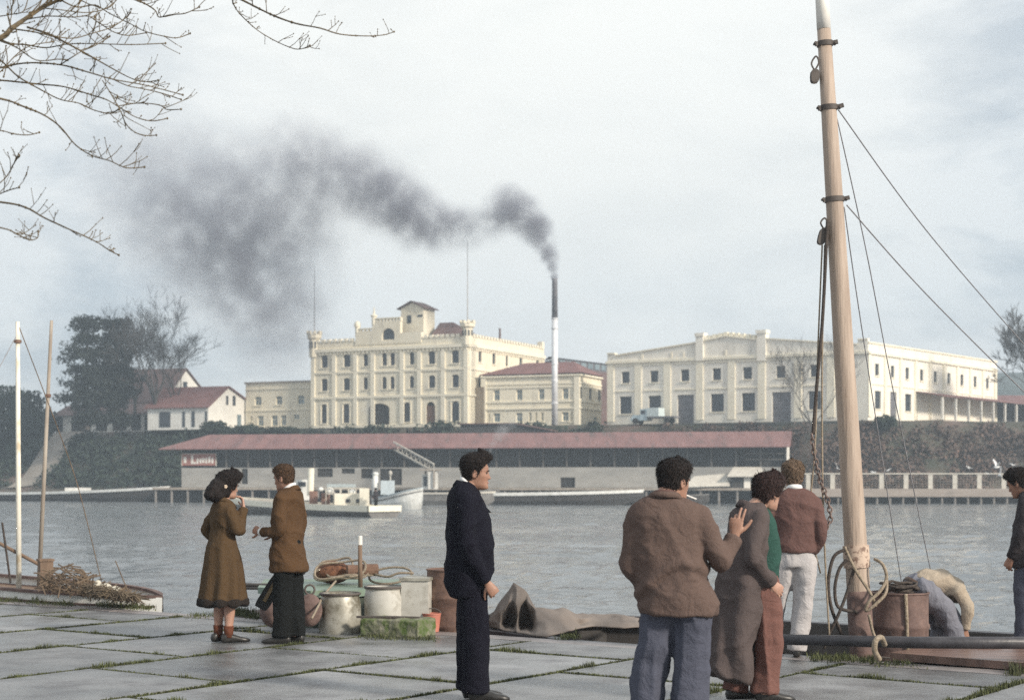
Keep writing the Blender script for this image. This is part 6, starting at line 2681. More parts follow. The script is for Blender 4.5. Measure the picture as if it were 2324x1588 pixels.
for k in range(330):
    f = rg.random()
    u = 95 + 190 * f
    v = 1338 - rg.random() ** 1.5 * (34 + 22 * math.sin(f * 5)) + f * 16
    d = rg.uniform(19.9, 21.0)
    p = P(u, v, d)
    a = rg.uniform(-1.2, 1.2) + (0 if rg.random() < .6 else 1.5)
    l = rg.uniform(.03, .17)
    dv = Vector((math.cos(a) * l, rg.uniform(-.1, .1), math.sin(a) * l * .5))
    q.tube([p - dv, p + Vector((0, 0, rg.uniform(-.02, .03))), p + dv], rg.uniform(.003, .010), 5)
q.tube(rope_pts([P(170, 1292, 20.5), P(188, 1296, 20.5), P(197, 1318, 20.5), P(196, 1350, 20.5)], n=6), .02, 6)
solo('driftwood', q, M['drift'], 'tangle of driftwood, branches and old rope piled in the left boat', 'driftwood', tuple(P(190, 1330, 20.5)), kind='stuff')
q = MB()
for (u, v, rx, rz) in ((222, 1328, .05, .07), (238, 1335, .10, .07), (262, 1340, .08, .06)):
    q.ell(P(u, v, 20.2), (rx, .08, rz), 12, 8)
solo('pale_rag', q, mat('pale_rag', (0.55, 0.52, 0.44), (0.35, 0.33, 0.27), rough=.9, scale=12), 'pale rag bundle among the driftwood in the left boat', 'rag', tuple(P(240, 1335, 20.2)), smooth=True)

q = MB()
rg = random.Random(41)
for k in range(520):
    f = rg.random()
    u = 195 + 120 * f
    v = 1350 - 22 * rg.random() * (1 - f * .5) + 14 * f
    p = P(u, v, rg.uniform(19.6, 20.4))
    p.z = max(p.z, .06)
    dv = Vector((rg.gauss(0, .06), rg.gauss(0, .06), rg.gauss(0, .035)))
    q.tube([p - dv, p + Vector((0, 0, .02)), p + dv], rg.uniform(.003, .007), 4)
solo('fishing_net', q, mat('dark_net', (0.16, 0.125, 0.085), (0.07, 0.055, 0.04), rough=.95, scale=9), 'dark tangled fishing net heaped over the bow of the left boat', 'net', tuple(P(255, 1350, 20)), kind='stuff')
q = MB()
rg = random.Random(42)
for k in range(46):
    s_, t_ = rg.uniform(2.3, 8.5), rg.uniform(-.55, -.18)
    p = Q(s_, t_, -.10 + rg.uniform(-.04, .05))
    dv = QX * rg.uniform(.08, .5) + QN * rg.gauss(0, .08) + Vector((0, 0, rg.gauss(0, .03)))
    q.tube(rope_pts([p - dv, p + Vector((0, 0, rg.uniform(-.02, .05))), p + dv], n=4), rg.uniform(.008, .02), 5)
solo('boat_clutter', q, M['iron'], 'dark ropes and bars littering the gunwale under the black spar', 'clutter', tuple(Q(5, -.3, -.1)), kind='stuff')
# ------------------------------------------------------------------ bare tree over the quay, top left
TR = thing('bare_tree', 'bare knobbly tree standing left of the quay, branches reaching over the water', 'tree', (-4.0, 8.9, 0))
q = MB()
q.tube([(-4.0, 8.9, -.05), (-3.95, 8.9, 1.2), (-3.75, 8.9, 2.6), (-3.45, 8.9, 3.8), (-3.1, 9.0, 4.6)], [.26, .2, .17, .13, .11], 14)
part('trunk', q, M['bark'], TR, smooth=True)
cfx = lambda x, y: (x * .415, y * .415)
BR_ = [
    ([(-300, 330), (0, 210), (60, 158), (130, 110), (230, 45), (330, 0), (520, -60), (800, -110)], 22, 9.0),
    ([(-500, 520), (-180, 430), (0, 372), (150, 345), (330, 355), (480, 395), (620, 435), (760, 460), (870, 485), (1000, 520)], 8, 8.6),
    ([(0, 215), (60, 240), (140, 245), (250, 262), (370, 242), (520, 240), (720, 245), (905, 238)], 6, 9.2),
    ([(150, 150), (260, 185), (370, 240), (480, 300), (560, 345), (640, 390), (720, 430), (790, 448), (865, 440)], 7, 9.1),
    ([(-400, 470), (-150, 440), (0, 440), (200, 460), (350, 475), (500, 520), (580, 545), (650, 585), (740, 640), (830, 662), (915, 648)], 7, 8.7),
    ([(-300, 500), (0, 540), (120, 580), (240, 630), (330, 695), (410, 790), (500, 850), (600, 880), (690, 918), (790, 914)], 8, 8.4),
    ([(-500, 1050), (0, 1105), (140, 1135), (240, 1190), (380, 1255), (470, 1295), (540, 1330), (600, 1370), (650, 1395)], 8, 8.2),
    ([(-400, 1180), (0, 1245), (90, 1280), (160, 1312), (205, 1300), (208, 1265)], 6, 8.1),
    ([(900, -130), (1150, -70), (1300, -10), (1400, 40), (1500, 88), (1620, 130), (1750, 155), (1860, 188), (2000, 198), (2100, 192), (2155, 175)], 8, 9.4),
    ([(1150, -120), (1262, -30), (1275, 20), (1310, 75), (1400, 160), (1500, 222), (1600, 265), (1650, 268), (1695, 250)], 5, 9.5),
    ([(520, -60), (640, -30), (740, 0), (800, 25), (850, 60), (870, 95), (930, 82), (1010, 75), (1090, 40)], 7, 9.2),
    ([(330, 0), (420, 40), (520, 30), (600, 75), (720, 135), (800, 175), (900, 200), (970, 208), (1040, 184)], 5, 9.3),
    ([(130, 110), (260, 90), (400, 95), (480, 90), (540, 125), (620, 175), (700, 195), (800, 180)], 4, 9.0),
    ([(60, 158), (180, 175), (300, 200), (400, 210), (500, 185), (610, 150), (680, 105), (712, 70)], 5, 8.9),
    ([(-100, 470), (0, 395), (90, 300), (170, 250), (290, 230)], 4, 8.8),
    ([(-100, 300), (0, 330), (100, 420), (220, 490), (330, 545), (430, 565), (520, 605), (600, 620), (650, 600)], 6, 8.8),
    ([(560, 440), (610, 520), (660, 610), (690, 680), (740, 725), (800, 742), (855, 740)], 3.5, 8.7),
    ([(330, 355), (400, 310), (450, 280), (520, 250), (580, 215), (600, 200)], 4, 8.9),
    ([(450, 290), (520, 330), (495, 385)], 3, 8.8),
    ([(30, 250), (40, 330), (20, 420)], 3, 8.8),
    ([(0, 225), (90, 260), (200, 330), (320, 325), (370, 330)], 5, 8.8),
    ([(-100, 720), (0, 715), (90, 735), (160, 738), (215, 725)], 2.5, 8.3),
    ([(-60, 1040), (0, 1000), (40, 960), (70, 905), (105, 850)], 3, 8.2),
    ([(-60, 1090), (0, 1060), (50, 1040), (105, 1025)], 3, 8.2),
    ([(0, 90), (60, 80), (130, 60), (160, -40)], 4, 9.0),
    ([(230, 45), (330, 55), (480, 70), (600, 40), (640, -10)], 4, 9.1),
    ([(620, 435), (700, 470), (800, 490), (900, 515), (990, 545)], 3, 8.7),
    ([(650, 580), (760, 565), (870, 575), (915, 600), (990, 598)], 3, 8.6),
]
rg = random.Random(77)
q = MB()
TW_R = 1.0


def knob(mb, p, r):
    mb.ell(p, (r, r, r * 1.2), 6, 4)


def twig(p, dirv, l, r, lvl):
    d = Vector(dirv).normalized()
    pts = [p.copy()]
    c = p.copy()
    for i in range(3):
        d = (d + Vector((rg.gauss(0, .12), rg.gauss(0, .12), rg.gauss(0, .1) + .10))).normalized()
        c = c + d * (l / 3)
        pts.append(c.copy())
    q.tube(pts, [r, r * .85, r * .7, r * .55], 4, cap=True)
    knob(q, pts[-1], r * 1.5)
    if rg.random() < .4:
        knob(q, pts[2], r * 1.35)
    if lvl > 0:
        for _ in range(rg.randint(0, 2)):
            i = rg.randint(1, 2)
            dd = (d + Vector((rg.gauss(0, .5), rg.gauss(0, .5), rg.gauss(0, .4)))).normalized()
            twig(pts[i], dd, l * .55, r * .75, lvl - 1)


for (pts, r, d) in BR_:
    n = len(pts)
    w = []
    ph = rg.uniform(0, 6)
    for i, p in enumerate(pts):
        u, v = cfx(*p)
        dd = d + .35 * math.sin(i * .7 + ph) + i * .03
        w.append(P(u, v, dd))
    if pts[0][0] <= -300:
        zz0 = max(1.5, w[0].z - .25)
        w.insert(0, Vector((float(np.interp(zz0, [1.2, 2.6, 3.8, 4.6], [-3.95, -3.75, -3.45, -3.1])), 8.92, zz0)))
    w = rope_pts(w, n=5)
    m = len(w)
    rr = r * .415 * .85 * d / F
    rad = [max(.0028, rr * (1 - .72 * i / (m - 1))) * (1 + .18 * nz3((i * .9, r, d))) for i in range(m)]
    q.tube(w, rad, 7)
    knob(q, w[-1], .006)
    for i in range(4, m - 1):
        if rg.random() < (.36 if r < 15 else .5):
            t = (w[i + 1] - w[i]).normalized()
            s = Vector((t.z * rg.choice((-1, 1)), rg.gauss(0, .5), abs(t.x) * rg.choice((1, 1, 1, -.6))))
            l = rg.uniform(.05, .17) * (1.8 if r > 12 else 1)
            twig(w[i], t * .8 + s, l, max(.0025, rad[i] * .5 if r < 12 else .004), 1)
        if rg.random() < .25:
            knob(q, w[i], rad[i] * 1.45)
part('branches', q, M['branch'], TR)
# ------------------------------------------------------------------ people
M['skin'] = mat('skin', (0.44, 0.265, 0.20), (0.36, 0.205, 0.15), rough=.55, scale=14, sss=.12)
M['skin_dark'] = mat('tanned_skin', (0.33, 0.185, 0.13), (0.26, 0.14, 0.098), rough=.55, scale=14, sss=.12)
M['hair_black'] = mat('black_hair', (0.020, 0.014, 0.013), (0.006, 0.005, 0.005), rough=.7, spec=.25, scale=60, bump=.6, bscale=120)
M['hair_brown'] = mat('brown_hair', (0.10, 0.058, 0.034), (0.04, 0.024, 0.015), rough=.7, spec=.25, scale=60, bump=.6, bscale=120)
M['hair_fair'] = mat('light_brown_hair', (0.19, 0.125, 0.08), (0.075, 0.048, 0.03), rough=.6, scale=60, bump=.6, bscale=120)
M['lip'] = mat('lips', (0.40, 0.17, 0.14), rough=.5, scale=20)
M['eye'] = mat('dark_eye', (0.02, 0.015, 0.012), rough=.2, scale=30)
M['brow'] = mat('eyebrow', (0.03, 0.022, 0.018), rough=.8, scale=60)


def wool(name, c, c2, **kw):
    c2 = tuple(a * .6 + b_ * .4 for a, b_ in zip(c, c2))
    return mat(name, c, c2, rough=.95, scale=120, detail=3, bump=.3, bscale=240, lo=.3, hi=.7, spec=.12, wrinkle=.30, **kw)


M['coat_brown'] = wool('brown_wool_coat', (0.086, 0.055, 0.030), (0.045, 0.028, 0.015))
M['jacket_brown'] = wool('brown_tweed', (0.088, 0.050, 0.026), (0.046, 0.026, 0.014))
M['fur'] = mat('dark_fur_hem', (0.024, 0.015, 0.010), (0.008, 0.005, 0.004), rough=.95, scale=70, bump=.8)
M['black_cloth'] = wool('black_trouser_cloth', (0.010, 0.011, 0.011), (0.006, 0.007, 0.008))
M['navy'] = wool('dark_navy_suit', (0.0085, 0.0085, 0.015), (0.005, 0.005, 0.009))
M['taupe'] = wool('taupe_jacket_cloth', (0.122, 0.086, 0.074), (0.072, 0.05, 0.043))
M['denim'] = wool('grey_blue_trouser_cloth', (0.082, 0.088, 0.118), (0.042, 0.046, 0.066))
M['overcoat'] = wool('grey_overcoat_cloth', (0.092, 0.074, 0.072), (0.058, 0.047, 0.046))
M['rust_trouser'] = wool('rusty_brown_trouser_cloth', (0.165, 0.085, 0.072), (0.115, 0.06, 0.05))
M['green_knit'] = wool('green_knit', (0.03, 0.075, 0.062), (0.024, 0.058, 0.048))
M['maroon'] = wool('maroon_brown_jacket_cloth', (0.125, 0.073, 0.066), (0.095, 0.054, 0.048))
M['white_trouser'] = wool('off_white_trouser_cloth', (0.44, 0.42, 0.42), (0.32, 0.305, 0.31))
M['beige_knit'] = wool('beige_sweater', (0.40, 0.34, 0.27), (0.28, 0.235, 0.185))
M['dark_grey'] = wool('dark_grey_jacket_cloth', (0.042, 0.038, 0.042), (0.030, 0.028, 0.032))
M['grey_cloth'] = wool('grey_work_cloth', (0.20, 0.205, 0.24), (0.12, 0.125, 0.155))
M['shirt'] = mat('white_shirt', (0.80, 0.80, 0.78), (0.66, 0.66, 0.66), rough=.9, scale=20)
M['shoe'] = mat('black_shoe_leather', (0.03, 0.028, 0.026), (0.014, 0.013, 0.012), rough=.4, scale=20)
M['shoe_brown'] = mat('brown_shoe_leather', (0.10, 0.06, 0.042), (0.05, 0.03, 0.022), rough=.5, scale=20)
M['sock'] = wool('brown_sock', (0.13, 0.05, 0.03), (0.07, 0.028, 0.018))

HEAD_TAB = np.array([
    # h     yf     yb     w
    (-.02, .060, -.030, .014),
    (0.00, .078, .000, .026),
    (0.04, .090, .020, .040),
    (0.12, .091, .040, .053),
    (0.22, .086, .060, .060),
    (0.32, .086, .078, .065),
    (0.42, .086, .090, .070),
    (0.52, .085, .098, .074),
    (0.60, .089, .101, .0755),
    (0.70, .087, .101, .076),
    (0.80, .076, .095, .073),
    (0.89, .054, .077, .061),
    (0.95, .034, .055, .045),
    (0.985, .014, .030, .024),
    (1.00, .001, .004, .003)])
HH = .235


def head_radius(h):
    return [float(np.interp(h, HEAD_TAB[:, 0], HEAD_TAB[:, i])) for i in (1, 2, 3)]


def g_(x, s):
    return math.exp(-(x / s) ** 2)


def head_grid(off=None, n=56, m=46, h0=-.02, female=False):
    """head surface; off(phi, h) pushes it outwards (hair)"""
    vs, fs = [], []
    for i in range(m + 1):
        q = i / m
        h = h0 + (1.0 - h0) * (1 - (1 - q) ** 1.35) if q < 1 else 1.0
        yf, yb, w = head_radius(h)
        for k in range(n):
            phi = 2 * math.pi * k / n        # 0 = front
            sx, cy = math.sin(phi), math.cos(phi)
            e = 2.25
            x = math.copysign(abs(sx) ** (2 / e), sx) * w
            y = math.copysign(abs(cy) ** (2 / e), cy) * (yf if cy > 0 else yb)
            z = h * HH
            if off is None:
                if cy > 0:
                    nose = 0.0
                    if .315 < h < .56:
                        t = (h - .315) / .245
                        nose = .029 * (1 - t) ** 1.15 * min(1, t * 9) + .005 * (t > 0)
                    y += nose * g_(x, .0125 if h > .4 else .0155)
                    y += .0055 * g_(h - .245, .022) * g_(x, .020) + .0060 * g_(h - .190, .020) * g_(x, .019) - .003 * g_(h - .218, .010) * g_(x, .022)
                    y += .0065 * g_(h - .06, .05) * g_(x, .020)
                    y -= .0105 * (g_(x - .031, .0135) + g_(x + .031, .0135)) * g_(h - .515, .040)
                    y += .0050 * (g_(x - .030, .018) + g_(x + .030, .018)) * g_(h - .595, .03) * (.4 if female else 1)
                    x += math.copysign(.0035, x) * g_(abs(x) - .055, .015) * g_(h - .42, .07)
                    y += .003 * (g_(x - .043, .016) + g_(x + .043, .016)) * g_(h - .42, .06)
            else:
                v = Vector((x / .076, y / .10, (h - .55) * 2.1))
                if v.length > 1e-5:
                    v.normalize()
                o = off(phi, h, Vector((x * 10, y * 10, z * 10)))
                x += v.x * o
                y += v.y * o
                z += v.z * o
            vs.append((x, y, z))
    for i in range(m):
        for k in range(n):
            fs.append((i * n + k, i * n + (k + 1) % n, (i + 1) * n + (k + 1) % n, (i + 1) * n + k))
    fs.append(tuple(range(n - 1, -1, -1)))
    fs.append(tuple(m * n + k for k in range(n)))
    return vs, fs


def hair_off(style, seed):
    top, side, curl, freq, fringe = style

    def f(phi, h, p):
        a = phi if phi <= math.pi else 2 * math.pi - phi
        deg = math.degrees(a)
        hl = float(np.interp(deg, [0, 35, 58, 72, 84, 100, 116, 150, 180], [.80, .81, .72, .62, .40, .44, .30, .17, .15]))
        t = (h - hl) / .05
        t = max(0, min(1, t + .5))
        t = t * t * (3 - 2 * t)
        th = side + (top - side) * max(0, min(1, (h - .55) / .33))
        th += fringe * g_(deg, 42) * max(0, min(1, (h - .76) / .1))
        nzv = nz3(p * freq + Vector((seed, 0, 0))) + .6 * nz3(p * freq * 2.1 + Vector((seed, 3, 0)))
        return t * (th + curl * nzv) - (1 - t) * .010
    return f


def hand_mesh(curl=.4, thumb=.5, point=False, side=1, spread=.12):
    """hand pointing along +Y from the wrist at the origin, palm facing -Z, thumb towards side*X"""
    mb = MB()
    s = side
    mb.tube([(0, -.03, 0), (0, .0, 0), (s * .002, .03, 0), (s * .0, .07, 0), (0, .095, -.002)], [(.020, .027), (.019, .028), (.0165, .037), (.0155, .042), (.012, .039)], 14)
    mbv = []
    fl = [(.030, .092, .072, .0092), (.010, .098, .080, .0095), (-.010, .095, .074, .0092), (-.029, .087, .058, .0082)]
    for i, (x, y, l, r) in enumerate(fl):
        c = curl * (1.0 + .12 * i)
        if point:
            c = (.12, .30, .75, 1.0)[i]
        ang = 0.0
        dirx = spread * (1.5 - i) * .55
        p = Vector((s * x, y - .015, 0))
        pts, rad = [p], [r * 1.05]
        for k, (fr, ca) in enumerate(((.44, .75), (.32, 1.05), (.24, .75))):
            ang += c * ca
            dv = Vector((s * dirx * math.cos(ang), math.cos(ang), -math.sin(ang))).normalized()
            p = p + dv * ((l + .012 * (k == 0)) * fr)
            pts.append(p)
            rad.append(r * (1.0 - .10 * (k + 1)))
        mb.tube(pts, rad, 9)
        mb.ell(pts[-1], (rad[-1],) * 3, 8, 6)
        for a, b_ in zip(pts[1:-1], rad[1:-1]):
            mb.ell(a, (b_ * 1.04,) * 3, 8, 6)
    p0 = Vector((s * .020, .018, -.004))
    d1 = Vector((s * .72, .60, -.30 * thumb - .12)).normalized()
    d2 = Vector((s * .38, .82, -.42 * thumb)).normalized()
    p1 = p0 + d1 * .038
    p2 = p1 + d1.lerp(d2, .5).normalized() * .034
    p3 = p2 + d2 * .027
    mb.tube([p0, p1, p2, p3], [.0145, .0120, .0105, .0085], 9)
    mb.ell(p3, (.0085,) * 3, 8, 6)
    mb.ell(p1, (.0125,) * 3, 8, 6)
    V, N, Fc = remesh(mb, .0034, 1)
    return V, Fc


def frame_from(y, zhint):
    y = Vector(y).normalized()
    z = Vector(zhint)
    z = (z - y * z.dot(y)).normalized()
    x = y.cross(z)
    return Matrix((x, y, z)).transposed()


def fold(V, N, fn):
    out = V.copy()
    for i in range(len(V)):
        out[i] = V[i] + N[i] * fn(V[i])
    return out


def ridge(p):
    return 1 - 1.9 * abs(nz3(p)) ** .62


def cloth_fold(amp=.010, kind='jacket', seed=0):
    def f(p):
        x, y, z = p
        if kind == 'jacket':
            a = amp * 1.7 * ridge((x * 4.2 + z * 3.0 + seed, y * 4.2 - z * 2.4, z * 4.6)) * .7
            b_ = amp * .7 * nz3((x * 13 + seed, y * 13, z * 9))
            return a + b_ - amp * .2
        if kind == 'trouser':
            a = amp * 1.6 * ridge((x * 9 + seed, y * 9, z * 2.0)) * .8
            b_ = amp * .8 * nz3((x * 9, y * 9, z * 14 + seed))
            return a + b_ - amp * .25
        if kind == 'skirt':
            ang = math.atan2(y, x)
            w = max(0, min(1, (1.05 - z) / .6))
            return amp * 1.5 * w * math.sin(ang * 9 + 2.5 * nz3((x * 3, y * 3, z * 1.5 + seed))) + amp * .6 * nz3((x * 10, y * 10, z * 6))
        return amp * nz3((x * 10, y * 10, z * 10))
    return f


def band_mesh(mb, cx, cy, z, rx, ry, drop, hgt, th, flare=.008, n=40, a0=None, back=0.0):
    """collar: annular band, lower at the front by drop"""
    vs, fs = [], []
    for k in range(n):
        a = 2 * math.pi * k / n
        ca, sa = math.cos(a), math.sin(a)
        zz = z - drop * (.5 + .5 * sa) ** 1.3
        e = 1 + .25 * (.5 + .5 * sa) * (drop / .1)
        for (dr, dz) in ((0, hgt), (th, hgt), (th + flare, 0), (flare, 0)):
            vs.append((cx + (rx + dr) * ca, cy + (ry + dr) * sa * (e if sa > 0 else 1), zz + dz))
    for k in range(n):
        for j in range(4):
            a, b_ = k * 4 + j, k * 4 + (j + 1) % 4
            c, d = ((k + 1) % n) * 4 + (j + 1) % 4, ((k + 1) % n) * 4 + j
            fs.append((a, b_, c, d))
    mb.add(vs, fs)


def shoe(mb, ankle, yaw, heel=.0, scale=1.0):
    """shoe with its heel under the ankle point, toe towards +Y turned by yaw"""
    secs = [(-.075, .020, .03, .055), (-.065, .031, .005, .085), (-.03, .035, .003, .100), (.02, .036, .003, .095), (.07, .040, .003, .078), (.12, .047, .003, .060), (.165, .045, .003, .052), (.195, .032, .004, .042), (.212, .012, .008, .030)]
    c, s = math.cos(yaw), math.sin(yaw)
    vs, fs = [], []
    n = 14
    z0 = ankle[2]
    for (y, w, lo, hi) in secs:
        for k in range(n):
            a = 2 * math.pi * k / n
            xx = w * math.copysign(abs(math.cos(a)) ** .75, math.cos(a)) * scale
            t = .5 + .5 * math.copysign(abs(math.sin(a)) ** .75, math.sin(a))
            zz = (lo + (hi - lo) * t) * scale
            yy = y * scale
            vs.append((ankle[0] + xx * c - yy * s, ankle[1] + xx * s + yy * c, z0 + zz))
    for i in range(len(secs) - 1):
        for k in range(n):
            fs.append((i * n + k, i * n + (k + 1) % n, (i + 1) * n + (k + 1) % n, (i + 1) * n + k))
    fs.append(tuple(range(n - 1, -1, -1)))
    fs.append(tuple((len(secs) - 1) * n + k for k in range(n)))
    mb.add(vs, fs)


def limb(mb, joints, n=14, sq=1.0):
    """tapered limb through (point, radius) joints, rounded at the joints"""
    pts = [Vector(p) for p, r in joints]
    rad = [r for p, r in joints]
    P2, R2 = [], []
    for i in range(len(pts) - 1):
        for k in range(6):
            t = k / 6
            P2.append(pts[i].lerp(pts[i + 1], t))
            R2.append(rad[i] + (rad[i + 1] - rad[i]) * t)
    P2.append(pts[-1])
    R2.append(rad[-1])
    # soften the bend
    for _ in range(2):
        Q2 = P2[:]
        for i in range(1, len(P2) - 1):
            Q2[i] = P2[i] * .5 + (P2[i - 1] + P2[i + 1]) * .25
        P2 = Q2
    mb.tube(P2, R2, n)
    for p, r in ((P2[0], R2[0]),):
        mb.ell(p, (r, r, r), 12, 8)


class Person:
    def __init__(self, label, loc, rot, scale=1.0, category='person'):
        self.M = Matrix.Translation(Vector(loc)) @ Matrix.Rotation(rot, 4, 'Z') @ Matrix.Scale(scale, 4)
        self.label, self.loc, self.rot, self.scale = label, Vector(loc), rot, scale
        self.body = MB()
        self.parts = []      # (name, V, F, material, smooth)
        self.hands = []
        self.label_cat = category

    def garment(self, name, mb, m, voxel=.012, smooth=3, fn=None, post=None):
        V, N, Fc = remesh(mb, voxel, smooth * 3)
        if fn:
            V = fold(V, N, fn)
        if post:
            V = post(V)
        self.parts.append((name, V, Fc, m, True, None))

    def piece(self, name, mb, m, smooth=True, parent=None):
        self.parts.append((name, np.array([tuple(v) for v in mb.v]), mb.f, m, smooth, parent))

    def head(self, pos, yaw=0, pitch=0, roll=0, hair=None, hair_m=None, neck=None, neck_r=.056, seed=0, female=False, scale=1.0, brows=True):
        Hm = Matrix.Translation(Vector(pos)) @ Matrix.Rotation(yaw, 4, 'Z') @ Matrix.Rotation(pitch, 4, 'X') @ Matrix.Rotation(roll, 4, 'Y') @ Matrix.Scale(scale, 4)
        self.Hm = Hm
        vs, fs = head_grid(female=female)
        self.body.add([Hm @ Vector(v) for v in vs], fs)
        # ears
        for sg in (-1, 1):
            e = MB()
            rot = Matrix.Rotation(sg * .35, 3, 'Z') @ Matrix.Rotation(-.18, 3, 'X')
            e.ell((sg * .077, -.012, .455 * HH), (.009, .020, .033), 12, 10, rot)
            ring = [Vector((sg * (.083), -.014 + .017 * math.cos(a), .46 * HH + .029 * math.sin(a))) for a in [2 * math.pi * k / 14 for k in range(14)]]
            e.tube(ring, .0052, 6, closed=True)
            self.body.add([Hm @ Vector(v) for v in e.v], e.f)
        # neck
        nb = Vector(neck)
        top = Hm @ Vector((0, -.022, .36 * HH))
        self.body.tube([nb - Vector((0, 0, .05)), nb, nb.lerp(top, .5), top], [neck_r * 1.35, neck_r * 1.12, neck_r, neck_r * .98], 18)
        if hair:
            vs, fs = head_grid(off=hair_off(hair, seed), n=120, m=80, h0=.05)
            mb = MB()
            mb.add([Hm @ Vector(v) for v in vs], fs)
            n_, m_ = 120, 80
            rg = random.Random(seed * 31 + 1)
            V0 = [Vector(v) for v in vs]
            off_ = hair_off(hair, seed)
            cnt = 0
            while cnt < 2600:
                i, k = rg.randint(6, m_ - 1), rg.randint(0, n_ - 1)
                p = V0[i * n_ + k]
                q_ = i / m_
                h_ = .05 + .95 * (1 - (1 - q_) ** 1.35)
                if off_(2 * math.pi * k / n_, h_, p * 10) < .004 or rg.random() > .25 + p.xy.length * 9:
                    continue
                cnt += 1
                nrm = Vector((p.x / .076 ** 2, p.y / .1 ** 2, (p.z - .13) / .1 ** 2)).normalized()
                down = Vector((0, -.55 if p.z > .17 else -.25, -1 if p.z < .2 else -.15))
                if p.y > .05 and p.z > .17:
                    down = Vector((rg.uniform(-.6, .6), .9, .25))
                t = down + Vector((rg.gauss(0, .55), rg.gauss(0, .55), rg.gauss(0, .45)))
                t = (t - nrm * t.dot(nrm) * .75).normalized()
                l = rg.uniform(.012, .032) * (.6 + hair[1] * 22)
                w = t.cross(nrm).normalized() * rg.uniform(.0009, .002)
                a0 = p - nrm * .003
                a1 = p + t * l * .5 + nrm * rg.uniform(.001, .006)
                a2 = p + t * l + nrm * rg.uniform(-.004, .007)
                mb.add([Hm @ (a0 - w), Hm @ (a0 + w), Hm @ (a1 + w), Hm @ (a1 - w), Hm @ a2], [(0, 1, 2, 3), (3, 2, 4)])
            self.parts.append(('hair', np.array([tuple(v) for v in mb.v]), mb.f, hair_m, True, None))
        # eyes and brows, lips
        eb, bb, lb = MB(), MB(), MB()
        for sg in (-1, 1):
            eb.ell(Hm @ Vector((sg * .031, .0745, .517 * HH)), (.0105 * scale, .0085 * scale, .0062 * scale), 10, 8, Hm.to_3x3().normalized())
            bb.tube([Hm @ Vector((sg * x, y, z * HH)) for x, y, z in ((.014, .0925, .585), (.030, .0925, .603), (.046, .083, .592))], [.0035, .0042, .0025], 6)
        lb.tube([Hm @ Vector((x, y, z * HH)) for x, y, z in ((-.022, .083, .218), (-.010, .0915, .222), (0, .093, .220), (.010, .0915, .222), (.022, .083, .218))], [.002, .0045, .005, .0045, .002], 6)
        self.piece('eyes', eb, M['eye'])
        if brows:
            self.piece('eyebrows', bb, M['brow'])
        self.piece('lips', lb, M['lip'])
        return Hm

    def hand(self, wrist, direction, palm_up_hint, curl=.5, thumb=.6, point=False, side=1, scale=1.0, spread=.12):
        V, Fc = hand_mesh(curl, thumb, point, side, spread)
        Rm = frame_from(direction, palm_up_hint)
        w = Vector(wrist)
        self.hands.append(([w + Rm @ (Vector(v) * scale) for v in V], Fc))

    def build(self, skin):
        V, N, Fc = remesh(self.body, .0062, 2)
        mb = MB()
        mb.v = [tuple(v) for v in V]
        mb.f = list(Fc)
        for (hv, hf) in self.hands:
            mb.add(hv, hf)
        me = mesh_from('person', mb.v, mb.f, skin, True)
        o = bpy.data.objects.new('person', me)
        COL.objects.link(o)
        o.matrix_world = self.M
        tag(o, self.label, 'person')
        made = {}
        for (name, V, Fc, m, sm, par) in self.parts:
            me = mesh_from(name, V, Fc, m, sm)
            if name != 'hair':
                fix_normals(me)
            c = bpy.data.objects.new(name, me)
            COL.objects.link(c)
            c.parent = made.get(par, o)
            made[name] = c
        self.obj = o
        return o


def shrink(rings, k):
    return [(z, cx, cy, rx * k, ry * k) for (z, cx, cy, rx, ry) in rings]


HAIR_SHORT = (.026, .010, .0035, 5.0, .012)
HAIR_QUIFF = (.036, .012, .0045, 4.5, .032)
HAIR_CURLY = (.040, .026, .011, 6.0, .028)

# ---- 1. woman in the long brown coat
p0 = P(506, 1455, EYE * F / (1457 - HZ))
W = Person('woman in long brown coat raising a hand to her mouth, facing the man in brown', (p0.x, p0.y, .0), R(-57))
coat = [(1.385, 0, .0, .075, .07), (1.36, 0, .0, .115, .085), (1.33, 0, 0, .165, .098), (1.27, 0, .005, .188, .112), (1.18, 0, .012, .178, .122), (1.10, 0, .008, .152, .108), (1.04, 0, .0, .150, .108), (.98, 0, -.005, .168, .125), (.85, 0, -.005, .196, .158), (.65, 0, 0, .222, .186), (.45, 0, 0, .245, .208), (.385, 0, 0, .250, .213)]
c = MB()
c.rings(coat, 40, 2.2)
armR = [((.151, 0, 1.278), .061), ((.205, .055, 1.10), .056), ((.19, .095, 1.075), .054), ((.085, .175, 1.30), .043)]
armL = [((-.151, 0, 1.278), .061), ((-.235, -.075, 1.10), .056), ((-.225, -.06, 1.06), .054), ((-.205, .06, .93), .048)]
limb(c, armR)
limb(c, armL)
W.garment('coat', c, M['coat_brown'], .0125, 3, lambda p: cloth_fold(.013, 'skirt', 1)(p) + cloth_fold(.011, 'jacket', 2)(p) * min(1, max(0, (p[2] - .8) / .25)))
b = MB()
b.rings([(.43, 0, 0, .252, .214), (.42, 0, 0, .262, .224), (.37, 0, 0, .268, .228), (.362, 0, 0, .25, .215)], 44, 2.2)
W.garment('fur_hem', b, M['fur'], .012, 1, lambda p: .004 * nz3((p[0] * 70, p[1] * 70, p[2] * 70)) + cloth_fold(.011, 'skirt', 1)((p[0], p[1], .45)))
b = MB()
band_mesh(b, 0, .005, 1.385, .062, .062, .085, .05, .022, .03)
W.piece('collar', b, M['coat_brown'])
W.body.rings(shrink(coat, .8)[:10], 24)
limb(W.body, [(p, r * .62) for p, r in armR])
limb(W.body, [(p, r * .62) for p, r in armL])
